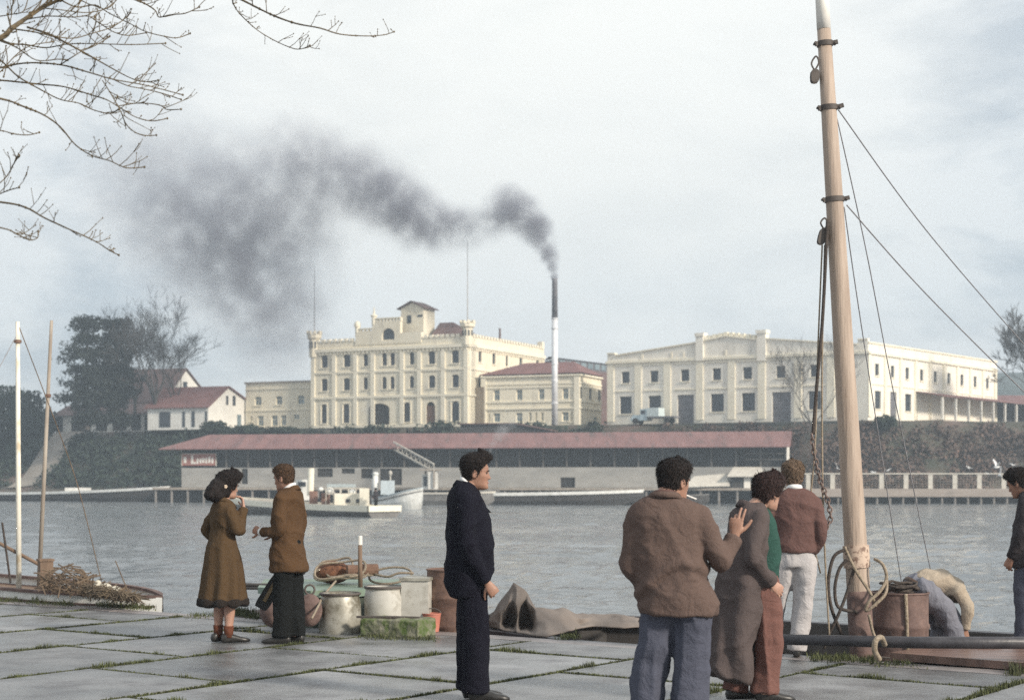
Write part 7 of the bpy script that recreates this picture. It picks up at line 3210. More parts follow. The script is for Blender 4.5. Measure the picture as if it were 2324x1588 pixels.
for sx, ay in ((-1, .0), (1, .05)):
    limb(W.body, [((sx * .085, 0, .75), .07), ((sx * .075, .01 + ay * .5, .46), .056), ((sx * .072, -.012 + ay, .30), .054), ((sx * .068, -.02 + ay, .12), .036), ((sx * .068, -.02 + ay, .05), .035)])
sk = MB()
sh = MB()
for sx, ay, yw in ((-1, .0, .1), (1, .05, -.25)):
    sk.tube([(sx * .068, -.02 + ay, .05), (sx * .068, -.02 + ay, .11), (sx * .0685, -.02 + ay, .165)], [.042, .045, .050], 14)
    shoe(sh, (sx * .068, -.02 + ay, .0), yw, scale=.98)
W.piece('socks', sk, M['sock'])
W.piece('shoes', sh, M['shoe'])
W.head((0, .045, 1.40), yaw=.12, pitch=-.14, hair=(.052, .034, .012, 5.0, .035), hair_m=M['hair_black'], neck=(0, .005, 1.36), neck_r=.046, seed=4, female=True, scale=.96)
hb_ = MB()
for cc_, rr_ in (((0, -.075, .150), (.092, .085, .085)), ((0, -.120, .100), (.095, .090, .085)), ((0, -.165, .050), (.090, .075, .075)), ((0, -.200, .005), (.075, .055, .055)), ((0, -.125, .015), (.092, .080, .075)), ((0, -.06, .07), (.094, .08, .09)), ((0, -.02, .2), (.08, .08, .06))):
    hb_.ell(W.Hm @ Vector(cc_), rr_, 18, 12, W.Hm.to_3x3().normalized())
W.garment('hair_roll', hb_, M['hair_black'], .009, 2, lambda p: .008 * nz3((p[0] * 32, p[1] * 32, p[2] * 22)) + .005 * nz3((p[0] * 80, p[1] * 80, p[2] * 60)))
fl = MB()
for k in range(5):
    a = 2 * math.pi * k / 5
    fl.ell(W.Hm @ Vector((.094, -.088 + .011 * math.cos(a), .105 + .012 * math.sin(a))), (.008, .009, .009), 8, 6)
W.piece('hair_flower', fl, mat('cream_flower', (0.75, 0.62, 0.48), rough=.8, scale=20))
W.hand((.080, .180, 1.315), (-.42, .02, 1.0), (.3, .9, .0), curl=.55, side=1, scale=.92)
W.build(M['skin'])
# white scarf at her throat
# ---- 2. man in brown jacket
p0 = P(655, 1457, EYE * F / (1459 - HZ))
A = Person('man in brown jacket and black trousers with bent arm, facing the woman', (p0.x, p0.y, 0), R(72))
jk = [(1.51, 0, -.03, .065, .06), (1.485, 0, -.02, .12, .085), (1.45, 0, -.015, .185, .102), (1.38, 0, -.005, .212, .122), (1.25, 0, .01, .205, .135), (1.10, 0, .015, .188, .132), (.98, 0, .01, .192, .138), (.85, 0, .005, .205, .155), (.72, 0, 0, .212, .168), (.69, 0, 0, .21, .168)]
c = MB()
c.rings(jk, 40, 2.3)
aL = [((-.176, -.01, 1.388), .065), ((-.245, -.03, 1.13), .058), ((-.235, -.005, 1.075), .056), ((-.15, .20, 1.075), .047)]
aR = [((.176, -.01, 1.388), .065), ((.245, -.02, 1.13), .058), ((.235, .01, 1.08), .056), ((.12, .19, 1.06), .046)]
limb(c, aL)
limb(c, aR)
A.garment('jacket', c, M['jacket_brown'], .0125, 3, cloth_fold(.014, 'jacket', 5))
tr = MB()
for sx, ay in ((-1, .035), (1, -.035)):
    limb(tr, [((sx * .085, -.005, .84), .105), ((sx * .085, ay * .5 + .01, .48), .094), ((sx * .082, ay, .20), .092), ((sx * .082, ay, .065), .094)])
tr.rings([(1.0, 0, 0, .17, .12), (.8, 0, 0, .18, .13)], 30)
A.garment('trousers', tr, M['black_cloth'], .0125, 3, cloth_fold(.010, 'trouser', 3))
sh = MB()
shoe(sh, (-.085, .02, 0), .15)
shoe(sh, (.085, -.05, 0), -.15)
A.piece('shoes', sh, M['shoe'])
b = MB()
band_mesh(b, 0, -.005, 1.515, .058, .058, .085, .035, .005, .004)
A.piece('shirt_collar', b, M['shirt'])
b = MB()
band_mesh(b, 0, -.012, 1.485, .068, .066, .12, .042, .016, .03)
A.piece('jacket_collar', b, M['jacket_brown'])
cf = MB()
cf.tube([(-.155, .195, 1.0755), (-.135, .235, 1.077)], [.040, .037], 14)
A.piece('cuff', cf, M['shirt'])
A.body.rings(shrink(jk, .8), 24)
for q_ in (aL, aR):
    limb(A.body, [(p, r * .62) for p, r in q_])
for sx, ay in ((-1, .035), (1, -.035)):
    limb(A.body, [((sx * .085, 0, .84), .08), ((sx * .085, ay * .5, .48), .055), ((sx * .082, ay, .06), .04)])
A.head((0, .03, 1.475), yaw=-.10, pitch=-.20, hair=(.024, .010, .005, 7, .006), hair_m=M['hair_brown'], neck=(0, -.005, 1.49), neck_r=.056, seed=9)
A.hand((-.137, .235, 1.078), (.35, .85, .25), (-.8, .2, .35), curl=.95, side=-1)
A.hand((.115, .195, 1.06), (-.3, .9, .2), (.8, .2, .3), curl=.9, side=1)
A.build(M['skin_dark'])

# ---- 3. man in the dark suit
p0 = P(1070, 1588, EYE * F / (1588 - HZ))
S = Person('man in dark navy suit standing alone at centre looking right', (p0.x, p0.y, 0), R(-84), .975)
jk = [(1.60, 0, -.055, .062, .058), (1.575, 0, -.05, .115, .085), (1.53, 0, -.05, .185, .108), (1.45, 0, -.04, .222, .130), (1.32, 0, -.025, .225, .155), (1.18, 0, -.012, .218, .172), (1.05, 0, -.012, .218, .180), (.94, 0, -.022, .220, .180), (.85, 0, -.028, .218, .168), (.78, 0, -.018, .205, .150), (.755, 0, -.015, .20, .145)]
c = MB()
c.rings(jk, 40, 2.3)
aR = [((.186, -.05, 1.458), .069), ((.255, -.055, 1.18), .062), ((.25, -.045, 1.12), .060), ((.215, .095, .875), .048)]
aL = [((-.186, -.05, 1.458), .069), ((-.255, -.055, 1.18), .062), ((-.25, -.045, 1.12), .060), ((-.205, .07, .875), .048)]
limb(c, aR)
limb(c, aL)
S.garment('jacket', c, M['navy'], .0125, 3, cloth_fold(.010, 'jacket', 8))
tr = MB()
for sx, ay in ((-1, -.015), (1, .015)):
    limb(tr, [((sx * .085, .0, .88), .112), ((sx * .088, .012 + ay, .50), .098), ((sx * .09, ay + .01, .24), .096), ((sx * .09, ay + .01, .065), .104)])
tr.rings([(1.0, 0, -.01, .17, .13), (.82, 0, -.01, .18, .135)], 30)
S.garment('trousers', tr, M['navy'], .0125, 3, cloth_fold(.009, 'trouser', 6))
sh = MB()
shoe(sh, (-.09, .02, 0), .15, scale=1.05)
shoe(sh, (.09, .05, 0), -.12, scale=1.05)
S.piece('shoes', sh, M['shoe'])
b = MB()
band_mesh(b, 0, -.015, 1.60, .060, .062, .145, .042, .006, .006)
S.piece('shirt_collar', b, M['shirt'])
b = MB()
band_mesh(b, 0, -.025, 1.575, .068, .072, .20, .040, .016, .028)
S.piece('jacket_collar', b, M['navy'])
S.body.rings(shrink(jk, .8), 24)
for q_ in (aL, aR):
    limb(S.body, [(p, r * .62) for p, r in q_])
for sx, ay in ((-1, -.015), (1, .015)):
    limb(S.body, [((sx * .085, 0, .86), .085), ((sx * .088, ay, .48), .057), ((sx * .09, ay, .06), .042)])
S.head((0, .028, 1.548), yaw=-.05, pitch=-.06, hair=HAIR_QUIFF, hair_m=M['hair_black'], neck=(0, -.025, 1.56), neck_r=.060, seed=2, scale=1.0)
S.hand((.213, .100, .868), (-.05, .55, -.75), (.95, .1, .1), curl=1.15, side=1, thumb=1.0)
S.hand((-.203, .075, .868), (.05, .5, -.8), (-.95, .1, .1), curl=.9, side=-1)
S.build(M['skin_dark'])

# ---- 4. stocky man in the taupe jacket
p0 = P(1513, 1700, 9.4)
B = Person('stocky man in taupe jacket and grey-blue trousers pointing right, a cigarette in his mouth', (p0.x, 9.4, 0), R(-14))
jk = [(1.49, -.01, -.03, .075, .068), (1.465, -.01, -.025, .13, .09), (1.43, -.005, -.02, .195, .112), (1.36, 0, -.015, .212, .135), (1.24, .005, -.005, .205, .150), (1.12, .015, 0, .202, .155), (1.02, .03, 0, .206, .160), (.93, .055, 0, .226, .172), (.87, .062, 0, .236, .180), (.83, .066, 0, .228, .174), (.80, .068, 0, .222, .170)]
c = MB()
c.rings(jk, 44, 2.35)
aL = [((-.160, -.01, 1.353), .075), ((-.205, -.045, 1.12), .064), ((-.200, -.03, 1.06), .062), ((-.13, .075, .93), .052)]
aR = [((.185, .0, 1.353), .075), ((.305, -.01, 1.135), .062), ((.318, .015, 1.095), .060), ((.380, .10, 1.245), .048)]
limb(c, aL)
limb(c, aR)


def bigfold(p):
    x, y, z = p
    f = cloth_fold(.012, 'jacket', 11)(p)
    # blouson: hanging folds above the hem and a drag line towards the lifted arm
    if y < .05:
        f += .016 * g_(z - (1.0 + .10 * math.sin(x * 9 + .5)), .035) * (abs(x) < .26)
        f -= .014 * g_(z - (.955 + .10 * math.sin(x * 9 + .5)), .025) * (abs(x) < .26)
        f += .010 * g_((x + .5 * (z - 1.2)) - .08, .03) * (1.0 < z < 1.38)
    return f


B.garment('jacket', c, M['taupe'], .0118, 3, bigfold)
tr = MB()
for sx, cx_ in ((-1, -.105), (1, .130)):
    limb(tr, [((.06 + sx * .092, 0, .82), .110), ((cx_ + .01, .01, .52), .102), ((cx_ - (.015 if sx < 0 else .0), 0, .25), .102), ((cx_ - (.02 if sx < 0 else .0), 0, .05), .104)])
tr.rings([(1.0, .045, 0, .17, .135), (.79, .06, 0, .200, .148)], 32)
B.garment('trousers', tr, M['denim'], .0125, 3, cloth_fold(.014, 'trouser', 9))
sh = MB()
shoe(sh, (-.12, .02, 0), .25, scale=1.05)
shoe(sh, (.115, .02, 0), -.2, scale=1.05)
B.piece('shoes', sh, M['shoe'])
b = MB()
band_mesh(b, -.005, -.02, 1.475, .074, .072, .05, .035, .014, .02)
B.piece('jacket_collar', b, M['taupe'])
b = MB()
band_mesh(b, -.003, -.016, 1.488, .066, .066, .05, .03, .006, .006)
B.piece('shirt_collar', b, M['maroon'])
B.body.rings(shrink(jk, .8), 24)
for q_ in (aL, aR):
    limb(B.body, [(p, r * .62) for p, r in q_])
for sx in (-1, 1):
    limb(B.body, [((.03 + sx * .09, 0, .82), .09), ((sx * .1, .01, .48), .06), ((sx * .115, 0, .06), .042)])
B.head((.035, .02, 1.445), yaw=-.62, pitch=-.10, hair=(.027, .011, .005, 5.5, .018), hair_m=M['hair_black'], neck=(0, -.015, 1.465), neck_r=.066, seed=6, scale=.98)
B.hand((.380, .105, 1.255), (.10, .10, 1.0), (-.1, -1, .1), curl=.5, thumb=.3, point=True, side=1, scale=1.02, spread=.2)
Bo = B.build(M['skin_dark'])
mouth = B.M @ (B.Hm @ Vector((.012, .096, .215 * HH)))
tipd = (B.M.to_3x3() @ B.Hm.to_3x3()) @ Vector((.25, 1, -.25))
tipd.normalize()
q = MB()
q.tube([mouth, mouth + tipd * .07], .0045, 8)
CG = solo('cigarette', q, mat('cigarette_paper', (0.86, 0.85, 0.82), rough=.8, scale=30), 'white cigarette in the mouth of the stocky man in taupe', 'cigarette', tuple(mouth))

# ---- 5. curly-haired man in open overcoat and green sweater
p0 = P(1710, 1590, EYE * F / (1590 - HZ))
G = Person('curly-haired man in open grey overcoat, green sweater and rusty trousers', (p0.x, p0.y, 0), R(-78))
oc = [(1.405, 0, -.02, .08, .07), (1.38, 0, -.025, .14, .09), (1.33, 0, -.03, .195, .11), (1.22, 0, -.04, .215, .13), (1.08, 0, -.06, .215, .14), (.95, 0, -.075, .218, .15), (.8, 0, -.095, .225, .155), (.6, 0, -.135, .235, .16), (.4, 0, -.175, .24, .155), (.20, 0, -.205, .24, .14), (.165, 0, -.21, .235, .135)]
c = MB()
c.rings(oc, 40, 2.4)
aR = [((.176, -.02, 1.303), .067), ((.275, -.115, 1.08), .062), ((.27, -.105, 1.03), .060), ((.205, .055, .855), .05)]
aL = [((-.176, -.02, 1.303), .067), ((-.26, -.08, 1.08), .062), ((-.255, -.06, 1.03), .060), ((-.2, .08, .87), .05)]
limb(c, aR)
limb(c, aL)


def oc_post(V):
    """the open front edge sweeps back towards the hem, and the hem is uneven"""
    V = V.copy()
    for i in range(len(V)):
        x, y, z = V[i]
        if z < .4:
            t = (.4 - z) / .24
            V[i][2] = z + .10 * t * max(0, -(y + .2) * 3.0) - .06 * t * max(0, (y + .2) * 3)
    return V


G.garment('overcoat', c, M['overcoat'], .0125, 3, lambda p: cloth_fold(.013, 'jacket', 15)(p) + cloth_fold(.014, 'skirt', 4)(p) * min(1, max(0, (1.1 - p[2]) / .3)), oc_post)
sw = MB()
sw.rings([(1.39, 0, .01, .075, .06), (1.36, 0, .015, .12, .085), (1.28, 0, .03, .165, .115), (1.15, 0, .045, .175, .132), (1.0, 0, .05, .172, .135), (.89, 0, .045, .168, .13), (.87, 0, .045, .16, .125)], 36)
G.garment('sweater', sw, M['green_knit'], .012, 3, cloth_fold(.009, 'jacket', 21))
tr = MB()
for sx, ay in ((-1, -.105), (1, .045)):
    limb(tr, [((sx * .09, .03, .84), .118), ((sx * .095, .06 + ay * .5, .50), .100), ((sx * .092, ay + .02, .25), .092), ((sx * .09, ay, .065), .098)])
tr.rings([(.97, 0, .03, .165, .12), (.78, 0, .03, .18, .13)], 30)
G.garment('trousers', tr, M['rust_trouser'], .0125, 3, cloth_fold(.013, 'trouser', 17))
sh = MB()
shoe(sh, (-.09, -.10, 0), .1)
shoe(sh, (.09, .06, 0), -.1)
G.piece('shoes', sh, M['shoe'])
b = MB()
band_mesh(b, 0, -.01, 1.39, .078, .076, .11, .045, .016, .03)
G.piece('coat_collar', b, M['overcoat'])
G.body.rings(shrink(oc, .75)[:6] + [(.9, 0, 0, .15, .11)], 24)
for q_ in (aL, aR):
    limb(G.body, [(p, r * .62) for p, r in q_])
for sx, ay in ((-1, -.105), (1, .045)):
    limb(G.body, [((sx * .09, .02, .84), .085), ((sx * .095, .05 + ay * .5, .48), .057), ((sx * .09, ay, .06), .042)])
G.head((0, .095, 1.365), yaw=.42, pitch=-.20, hair=(.036, .028, .006, 4.5, .034), hair_m=mat('red_brown_hair', (0.045, 0.026, 0.024), (0.015, 0.009, 0.009), rough=.75, spec=.2, scale=60, bump=.6, bscale=120), neck=(0, .02, 1.385), neck_r=.060, seed=13, scale=1.0)
G.hand((.203, .06, .850), (-.12, .75, -.6), (.95, .05, .1), curl=.5, side=1)
G.build(M['skin'])

# ---- 6. man in maroon-brown jacket and off-white trousers
p0 = P(1803, 1490, EYE * F / (1490 - HZ))
T6 = Person('man in maroon-brown jacket and off-white trousers with his back turned', (p0.x, p0.y, 0), R(-6))
jk = [(1.50, 0, -.02, .072, .065), (1.475, 0, -.02, .12, .085), (1.44, 0, -.015, .18, .105), (1.37, 0, -.01, .208, .125), (1.25, .0, 0, .20, .138), (1.12, .0, 0, .185, .135), (1.0, 0, 0, .182, .142), (.945, 0, 0, .186, .146), (.925, 0, 0, .18, .142)]
c = MB()
c.rings(jk, 40, 2.3)
aR = [((.171, -.01, 1.368), .068), ((.238, -.05, 1.12), .060), ((.232, -.03, 1.07), .058), ((.165, .07, .945), .048)]
aL = [((-.171, -.01, 1.368), .068), ((-.238, -.05, 1.12), .060), ((-.232, -.03, 1.07), .058), ((-.165, .07, .945), .048)]
limb(c, aR)
limb(c, aL)
T6.garment('jacket', c, M['maroon'], .0125, 3, cloth_fold(.011, 'jacket', 25))
tr = MB()
limb(tr, [((.085, -.01, .84), .112), ((.085, .0, .50), .092), ((.045, -.02, .25), .085), ((.02, -.03, .06), .088)])
limb(tr, [((-.085, .0, .84), .112), ((-.14, .06, .50), .092), ((-.19, .12, .25), .082), ((-.22, .16, .06), .084)])
tr.rings([(1.0, 0, 0, .16, .115), (.8, 0, -.005, .175, .13)], 30)
T6.garment('trousers', tr, M['white_trouser'], .0122, 3, cloth_fold(.009, 'trouser', 29))
sh = MB()
shoe(sh, (.02, -.02, 0), -.1)
shoe(sh, (-.22, .17, 0), .2)
T6.piece('shoes', sh, M['shoe'])
b = MB()
band_mesh(b, 0, -.012, 1.495, .062, .060, .06, .042, .006, .006)
T6.piece('shirt_collar', b, M['shirt'])
T6.body.rings(shrink(jk, .8), 24)
for q_ in (aL, aR):
    limb(T6.body, [(p, r * .62) for p, r in q_])
limb(T6.body, [((.085, 0, .84), .085), ((.085, 0, .48), .055), ((.02, -.03, .06), .04)])
limb(T6.body, [((-.085, 0, .84), .085), ((-.14, .06, .48), .055), ((-.22, .16, .06), .04)])
T6.head((-.01, .03, 1.485), yaw=.10, pitch=-.06, hair=(.040, .016, .011, 6, .02), hair_m=M['hair_fair'], neck=(0, -.005, 1.49), neck_r=.055, seed=17, scale=.98)
T6.hand((-.16, .075, .94), (.2, .5, -.8), (-.9, 0, .1), curl=.6, side=-1)
T6.hand((.16, .075, .94), (-.2, .5, -.8), (.9, 0, .1), curl=.6, side=1)
T6.build(M['skin'])

# ---- 7. man stooping in the boat
d7 = 15.2
p0 = P(2105, 1480, d7)
K = Person('man in beige sweater and blue-grey trousers stooping low in the work boat', (p0.x, d7, DECK), R(-82))
k_ = F / d7
hz_ = lambda v: EYE + (HZ - v) / k_ - DECK
hy_ = lambda u: (u - 2105) / k_
hip = Vector((0, hy_(2088), hz_(1338)))
kneez = Vector((0, hy_(2158), hz_(1425)))
shd = Vector((0, hy_(2160), hz_(1338)))
tr = MB()
for sx in (-1, 1):
    limb(tr, [((sx * .10, hip.y, hip.z), .128), ((sx * .14, (hip.y + kneez.y) / 2 + .02, (hip.z + kneez.z) / 2 + .01), .112), ((sx * .15, kneez.y, kneez.z), .096), ((sx * .14, kneez.y - .08, .28), .080), ((sx * .13, kneez.y - .12, .07), .078)])
tr.ell((0, hip.y - .02, hip.z + .0), (.19, .15, .15), 20, 14)
K.garment('trousers', tr, M['grey_cloth'], .0122, 3, cloth_fold(.013, 'trouser', 31))
sw = MB()
tors = [((0, hy_(2090), hz_(1334)), (.14, .165)), ((0, hy_(2106), hz_(1323)), (.135, .18)), ((0, hy_(2135), hz_(1322)), (.125, .195)), ((0, hy_(2160), hz_(1334)), (.115, .20)), ((0, hy_(2170), hz_(1350)), (.085, .15)), ((0, hy_(2176), hz_(1362)), (.05, .08))]
sw.tube([p for p, r in tors], [r for p, r in tors], 30)
for sx in (-1, 1):
    limb(sw, [((sx * .18, shd.y, shd.z), .074), ((sx * .23, hy_(2176), hz_(1375)), .060), ((sx * .20, hy_(2174), hz_(1425)), .048)])
K.garment('sweater', sw, M['beige_knit'], .0122, 3, cloth_fold(.016, 'jacket', 33))
bl = MB()
bl.tube([(0, hy_(2079), hz_(1338)), (0, hy_(2085), hz_(1331))], [(.150, .178), (.150, .182)], 30)
K.piece('belt', bl, mat('brown_belt', (0.10, 0.06, 0.04), rough=.6, scale=20))
sh = MB()
for sx in (-1, 1):
    shoe(sh, (sx * .13, kneez.y - .12, 0), -sx * .1)
K.piece('shoes', sh, M['shoe_brown'])
K.body.tube([p for p, r in tors], [(r[0] * .75, r[1] * .75) for p, r in tors], 20)
for sx in (-1, 1):
    limb(K.body, [((sx * .18, shd.y, shd.z), .05), ((sx * .23, hy_(2176), hz_(1375)), .04), ((sx * .20, hy_(2174), hz_(1425)), .032)])
    limb(K.body, [((sx * .10, hip.y, hip.z), .09), ((sx * .15, kneez.y, kneez.z), .06), ((sx * .13, kneez.y - .12, .07), .04)])
K.head((-.17, hy_(2136), hz_(1350)), pitch=-1.35, hair=HAIR_SHORT, hair_m=M['hair_black'], neck=(-.08, hy_(2145), hz_(1345)), neck_r=.055, seed=23)
for sx in (-1, 1):
    K.hand((sx * .20, hy_(2174), hz_(1428)), (-sx * .1, .1, -1), (sx, .2, 0), curl=.8, side=sx)
K.build(M['skin_dark'])

# ---- 8. man at the right edge
d8 = 14.9
p0 = P(2338, 1480, d8)
Eo = Person('man in dark grey jacket and blue trousers bowing his head at the right edge', (p0.x, d8, .08), R(58))
jk = [(1.40, 0, -.005, .072, .065), (1.375, 0, -.01, .12, .085), (1.34, 0, -.015, .18, .105), (1.27, 0, -.015, .21, .125), (1.15, 0, -.01, .205, .138), (1.02, 0, -.005, .20, .145), (.88, 0, 0, .21, .158), (.74, 0, .0, .215, .172), (.70, 0, 0, .21, .172)]
c = MB()
c.rings(jk, 40, 2.3)
aR = [((.171, -.01, 1.268), .068), ((.25, .0, 1.03), .060), ((.24, .03, .98), .058), ((.19, .13, .80), .048)]
aL = [((-.171, -.01, 1.268), .068), ((-.25, .0, 1.03), .060), ((-.24, .03, .98), .058), ((-.19, .12, .80), .048)]
limb(c, aR)
limb(c, aL)
Eo.garment('jacket', c, M['dark_grey'], .0125, 3, cloth_fold(.012, 'jacket', 41))
tr = MB()
for sx, ay in ((-1, .03), (1, -.03)):
    limb(tr, [((sx * .085, 0, .80), .110), ((sx * .088, ay, .46), .095), ((sx * .088, ay, .22), .09), ((sx * .088, ay, .06), .092)])
tr.rings([(.9, 0, 0, .165, .12), (.72, 0, 0, .18, .13)], 30)
Eo.garment('trousers', tr, M['denim'], .0125, 3, cloth_fold(.011, 'trouser', 43))
sh = MB()
shoe(sh, (-.09, .04, 0), .1)
shoe(sh, (.09, -.03, 0), -.1)
Eo.piece('shoes', sh, M['shoe'])
b = MB()
band_mesh(b, 0, .0, 1.405, .060, .060, .07, .042, .006, .006)
Eo.piece('shirt_collar', b, M['shirt'])
Eo.body.rings(shrink(jk, .8), 24)
for q_ in (aL, aR):
    limb(Eo.body, [(p, r * .62) for p, r in q_])
for sx, ay in ((-1, .03), (1, -.03)):
    limb(Eo.body, [((sx * .085, 0, .80), .08), ((sx * .088, ay, .46), .055), ((sx * .088, ay, .06), .04)])
Eo.head((0, .065, 1.355), yaw=-.15, pitch=-.42, hair=(.030, .014, .006, 6.5, .016), hair_m=M['hair_black'], neck=(0, .01, 1.38), neck_r=.056, seed=27)
Eo.hand((.19, .135, .79), (-.1, .35, -.9), (.95, .1, .1), curl=.7, side=1)
Eo.hand((-.19, .125, .79), (.1, .35, -.9), (-.95, .1, .1), curl=.7, side=-1)
Eo.build(M['skin_dark'])

# ---- 9. boatman at the stern of the motor barge (a few pixels)
bp_ = BOATMAN_AT
X9 = Person('distant dark-clad boatman standing at the stern of the motor barge', (bp_.x, bp_.y, bp_.z - .35), R(60))
jk = [(1.45, 0, 0, .07, .065), (1.40, 0, 0, .18, .1), (1.2, 0, 0, .2, .13), (.95, 0, 0, .19, .13), (.8, 0, 0, .2, .14)]
c = MB()
c.rings(jk, 24)
for sx in (-1, 1):
    limb(c, [((sx * .19, 0, 1.37), .07), ((sx * .24, .02, 1.1), .058), ((sx * .18, .15, .95), .045)])
X9.garment('jacket', c, M['dark_grey'], .03, 1)
tr = MB()
for sx in (-1, 1):
    limb(tr, [((sx * .09, 0, .84), .1), ((sx * .09, 0, .46), .085), ((sx * .09, 0, .05), .08)])
X9.garment('trousers', tr, M['black_cloth'], .03, 1)
X9.body.rings(shrink(jk, .8), 20)
for sx in (-1, 1):
    limb(X9.body, [((sx * .09, 0, .84), .07), ((sx * .09, 0, .04), .05)])
    limb(X9.body, [((sx * .19, 0, 1.37), .05), ((sx * .24, .02, 1.1), .045), ((sx * .18, .15, .95), .035)])
X9.head((0, .02, 1.43), hair=HAIR_SHORT, hair_m=M['hair_black'], neck=(0, 0, 1.43))
for sx in (-1, 1):
    X9.hand((sx * .18, .155, .945), (0, .4, -.9), (sx, 0, 0), side=sx)
X9.build(M['skin_dark'])
# ------------------------------------------------------------------ smoke and haze


def smoke_mat(name, blobs, dens, col, nscale, namp, anis=0.0, absorb=None):
    """volume whose density is a sum of soft puffs broken up by noise (object space)"""
    m = bpy.data.materials.new(name)
    m.use_nodes = True
    t = m.node_tree
    for n in list(t.nodes):
        t.nodes.remove(n)
    out = t.nodes.new('ShaderNodeOutputMaterial')
    vol = t.nodes.new('ShaderNodeVolumePrincipled')
    vol.inputs['Color'].default_value = (*col, 1)
    vol.inputs['Anisotropy'].default_value = anis
    tc = t.nodes.new('ShaderNodeTexCoord')
    nz = t.nodes.new('ShaderNodeTexNoise')
    nz.inputs['Scale'].default_value = nscale
    nz.inputs['Detail'].default_value = 4
    nz.inputs['Roughness'].default_value = .62
    t.links.new(tc.outputs['Object'], nz.inputs['Vector'])
    acc = None
    for (c, r, w) in blobs:
        d = t.nodes.new('ShaderNodeVectorMath')
        d.operation = 'DISTANCE'
        d.inputs[1].default_value = c
        t.links.new(tc.outputs['Object'], d.inputs[0])
        mr = t.nodes.new('ShaderNodeMapRange')
        mr.interpolation_type = 'SMOOTHSTEP'
        mr.inputs['From Min'].default_value = 0
        mr.inputs['From Max'].default_value = r
        mr.inputs['To Min'].default_value = w
        mr.inputs['To Max'].default_value = 0
        t.links.new(d.outputs['Value'], mr.inputs['Value'])
        if acc is None:
            acc = mr.outputs['Result']
        else:
            a = t.nodes.new('ShaderNodeMath')
            a.operation = 'ADD'
            t.links.new(acc, a.inputs[0])
            t.links.new(mr.outputs['Result'], a.inputs[1])
            acc = a.outputs['Value']
    n2 = t.nodes.new('ShaderNodeMapRange')
    n2.inputs['From Min'].default_value = .5 - namp
    n2.inputs['From Max'].default_value = .5 + namp
    n2.inputs['To Min'].default_value = 0
    n2.inputs['To Max'].default_value = 1
    t.links.new(nz.outputs['Fac'], n2.inputs['Value'])
    mu = t.nodes.new('ShaderNodeMath')
    mu.operation = 'MULTIPLY'
    t.links.new(acc, mu.inputs[0])
    t.links.new(n2.outputs['Result'], mu.inputs[1])
    mu2 = t.nodes.new('ShaderNodeMath')
    mu2.operation = 'MULTIPLY'
    mu2.inputs[1].default_value = dens
    t.links.new(mu.outputs['Value'], mu2.inputs[0])
    t.links.new(mu2.outputs['Value'], vol.inputs['Density'])
    t.links.new(vol.outputs['Volume'], out.inputs['Volume'])
    return m


SD0 = 226.0


def puff(u, v, rpx, w, dd=0):
    d = SD0 + dd
    return (P(u, v, d), rpx * d / F, w)


PUFFS = [puff(1258, 628, 15, 5.0), puff(1253, 608, 20, 4.6), puff(1247, 582, 30, 3.4), puff(1236, 552, 38, 2.6), puff(1214, 520, 52, 2.0), puff(1188, 490, 62, 1.7),
         puff(1150, 472, 70, 1.4), puff(1235, 515, 34, 1.0), puff(1115, 506, 58, .75, 1), puff(1060, 518, 66, .75, 2), puff(1000, 518, 78, .95, 3), puff(940, 495, 95, .95, 4),
         puff(880, 450, 110, .75, 5), puff(820, 415, 120, .55, 6), puff(745, 380, 120, .34, 8), puff(670, 335, 110, .24, 9),
         puff(640, 430, 190, .13, 9), puff(560, 500, 240, .16, 11), puff(430, 460, 260, .14, 12), puff(600, 620, 230, .19, 12), puff(630, 740, 180, .16, 12), puff(330, 430, 210, .08, 12), puff(470, 590, 220, .13, 12), puff(720, 500, 150, .10, 9)]
EDGE = 1.0


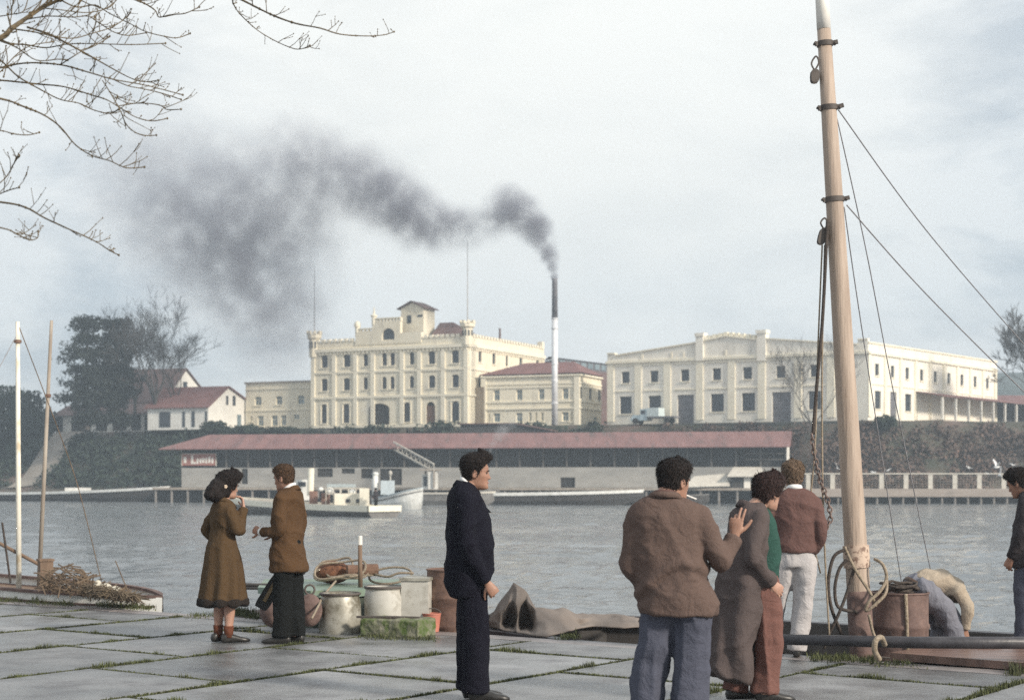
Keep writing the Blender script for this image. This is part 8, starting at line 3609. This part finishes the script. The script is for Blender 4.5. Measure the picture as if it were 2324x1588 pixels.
def smoke_obj(puffs, name, label, mname, dens, col, nscale, namp, vox):
    c0 = puffs[0][0]
    mb = MB()
    for (c, r, w) in puffs:
        mb.ell(c, (r * EDGE,) * 3, 14, 9)
    V, N, Fc = remesh(mb, vox, 1)
    m = smoke_mat(mname, [(tuple(c - c0), r, w) for c, r, w in puffs], dens, col, nscale, namp)
    o = MB()
    o.v = [tuple(v) for v in V]
    o.f = Fc
    return solo(name, o, m, label, 'smoke', tuple(c0), kind='stuff')


S1 = smoke_obj(PUFFS, 'smoke', 'dark grey smoke drifting left from the tall chimney', 'chimney_smoke', 0.60, (0.40, 0.41, 0.50), 0.28, .15, .7)
SD0 = 190.0
W2 = [puff(1112, 1022, 9, .9), puff(1118, 1006, 13, .8), puff(1130, 992, 18, .8), puff(1140, 976, 22, .7), (P(1160, 958, 191), 1.1, .35), (P(1175, 945, 191), 1.0, .2)]
S2 = smoke_obj(W2, 'smoke', 'thin white wisp of smoke rising in front of the shed roof', 'white_smoke', 1.1, (.92, .94, .98), 1.4, .22, .14)
SD0 = 233.0
W3 = [puff(832, 930, 18, .7), puff(838, 915, 16, .4), puff(846, 955, 14, .3)]
S3 = smoke_obj(W3, 'smoke', 'white steam at the castle gateway', 'white_steam', .8, (.92, .94, .98), 1.0, .22, .2)

hz = MB()
HX0, HX1, HY0, HY1, HZ0, HZ1 = -980, 980, -80, 800, -5.0, 95.0
hz.box(((HX0 + HX1) / 2, (HY0 + HY1) / 2, (HZ0 + HZ1) / 2), (HX1 - HX0, HY1 - HY0, HZ1 - HZ0))
hm = bpy.data.materials.new('haze')
hm.use_nodes = True
t = hm.node_tree
for n in list(t.nodes):
    t.nodes.remove(n)
o = t.nodes.new('ShaderNodeOutputMaterial')
v = t.nodes.new('ShaderNodeVolumePrincipled')
v.inputs['Color'].default_value = (0.72, 0.86, 0.99, 1)
v.inputs['Density'].default_value = 0.00105
v.inputs['Anisotropy'].default_value = 0.2
t.links.new(v.outputs['Volume'], o.inputs['Volume'])
solo('haze', hz, hm, kind='stuff')
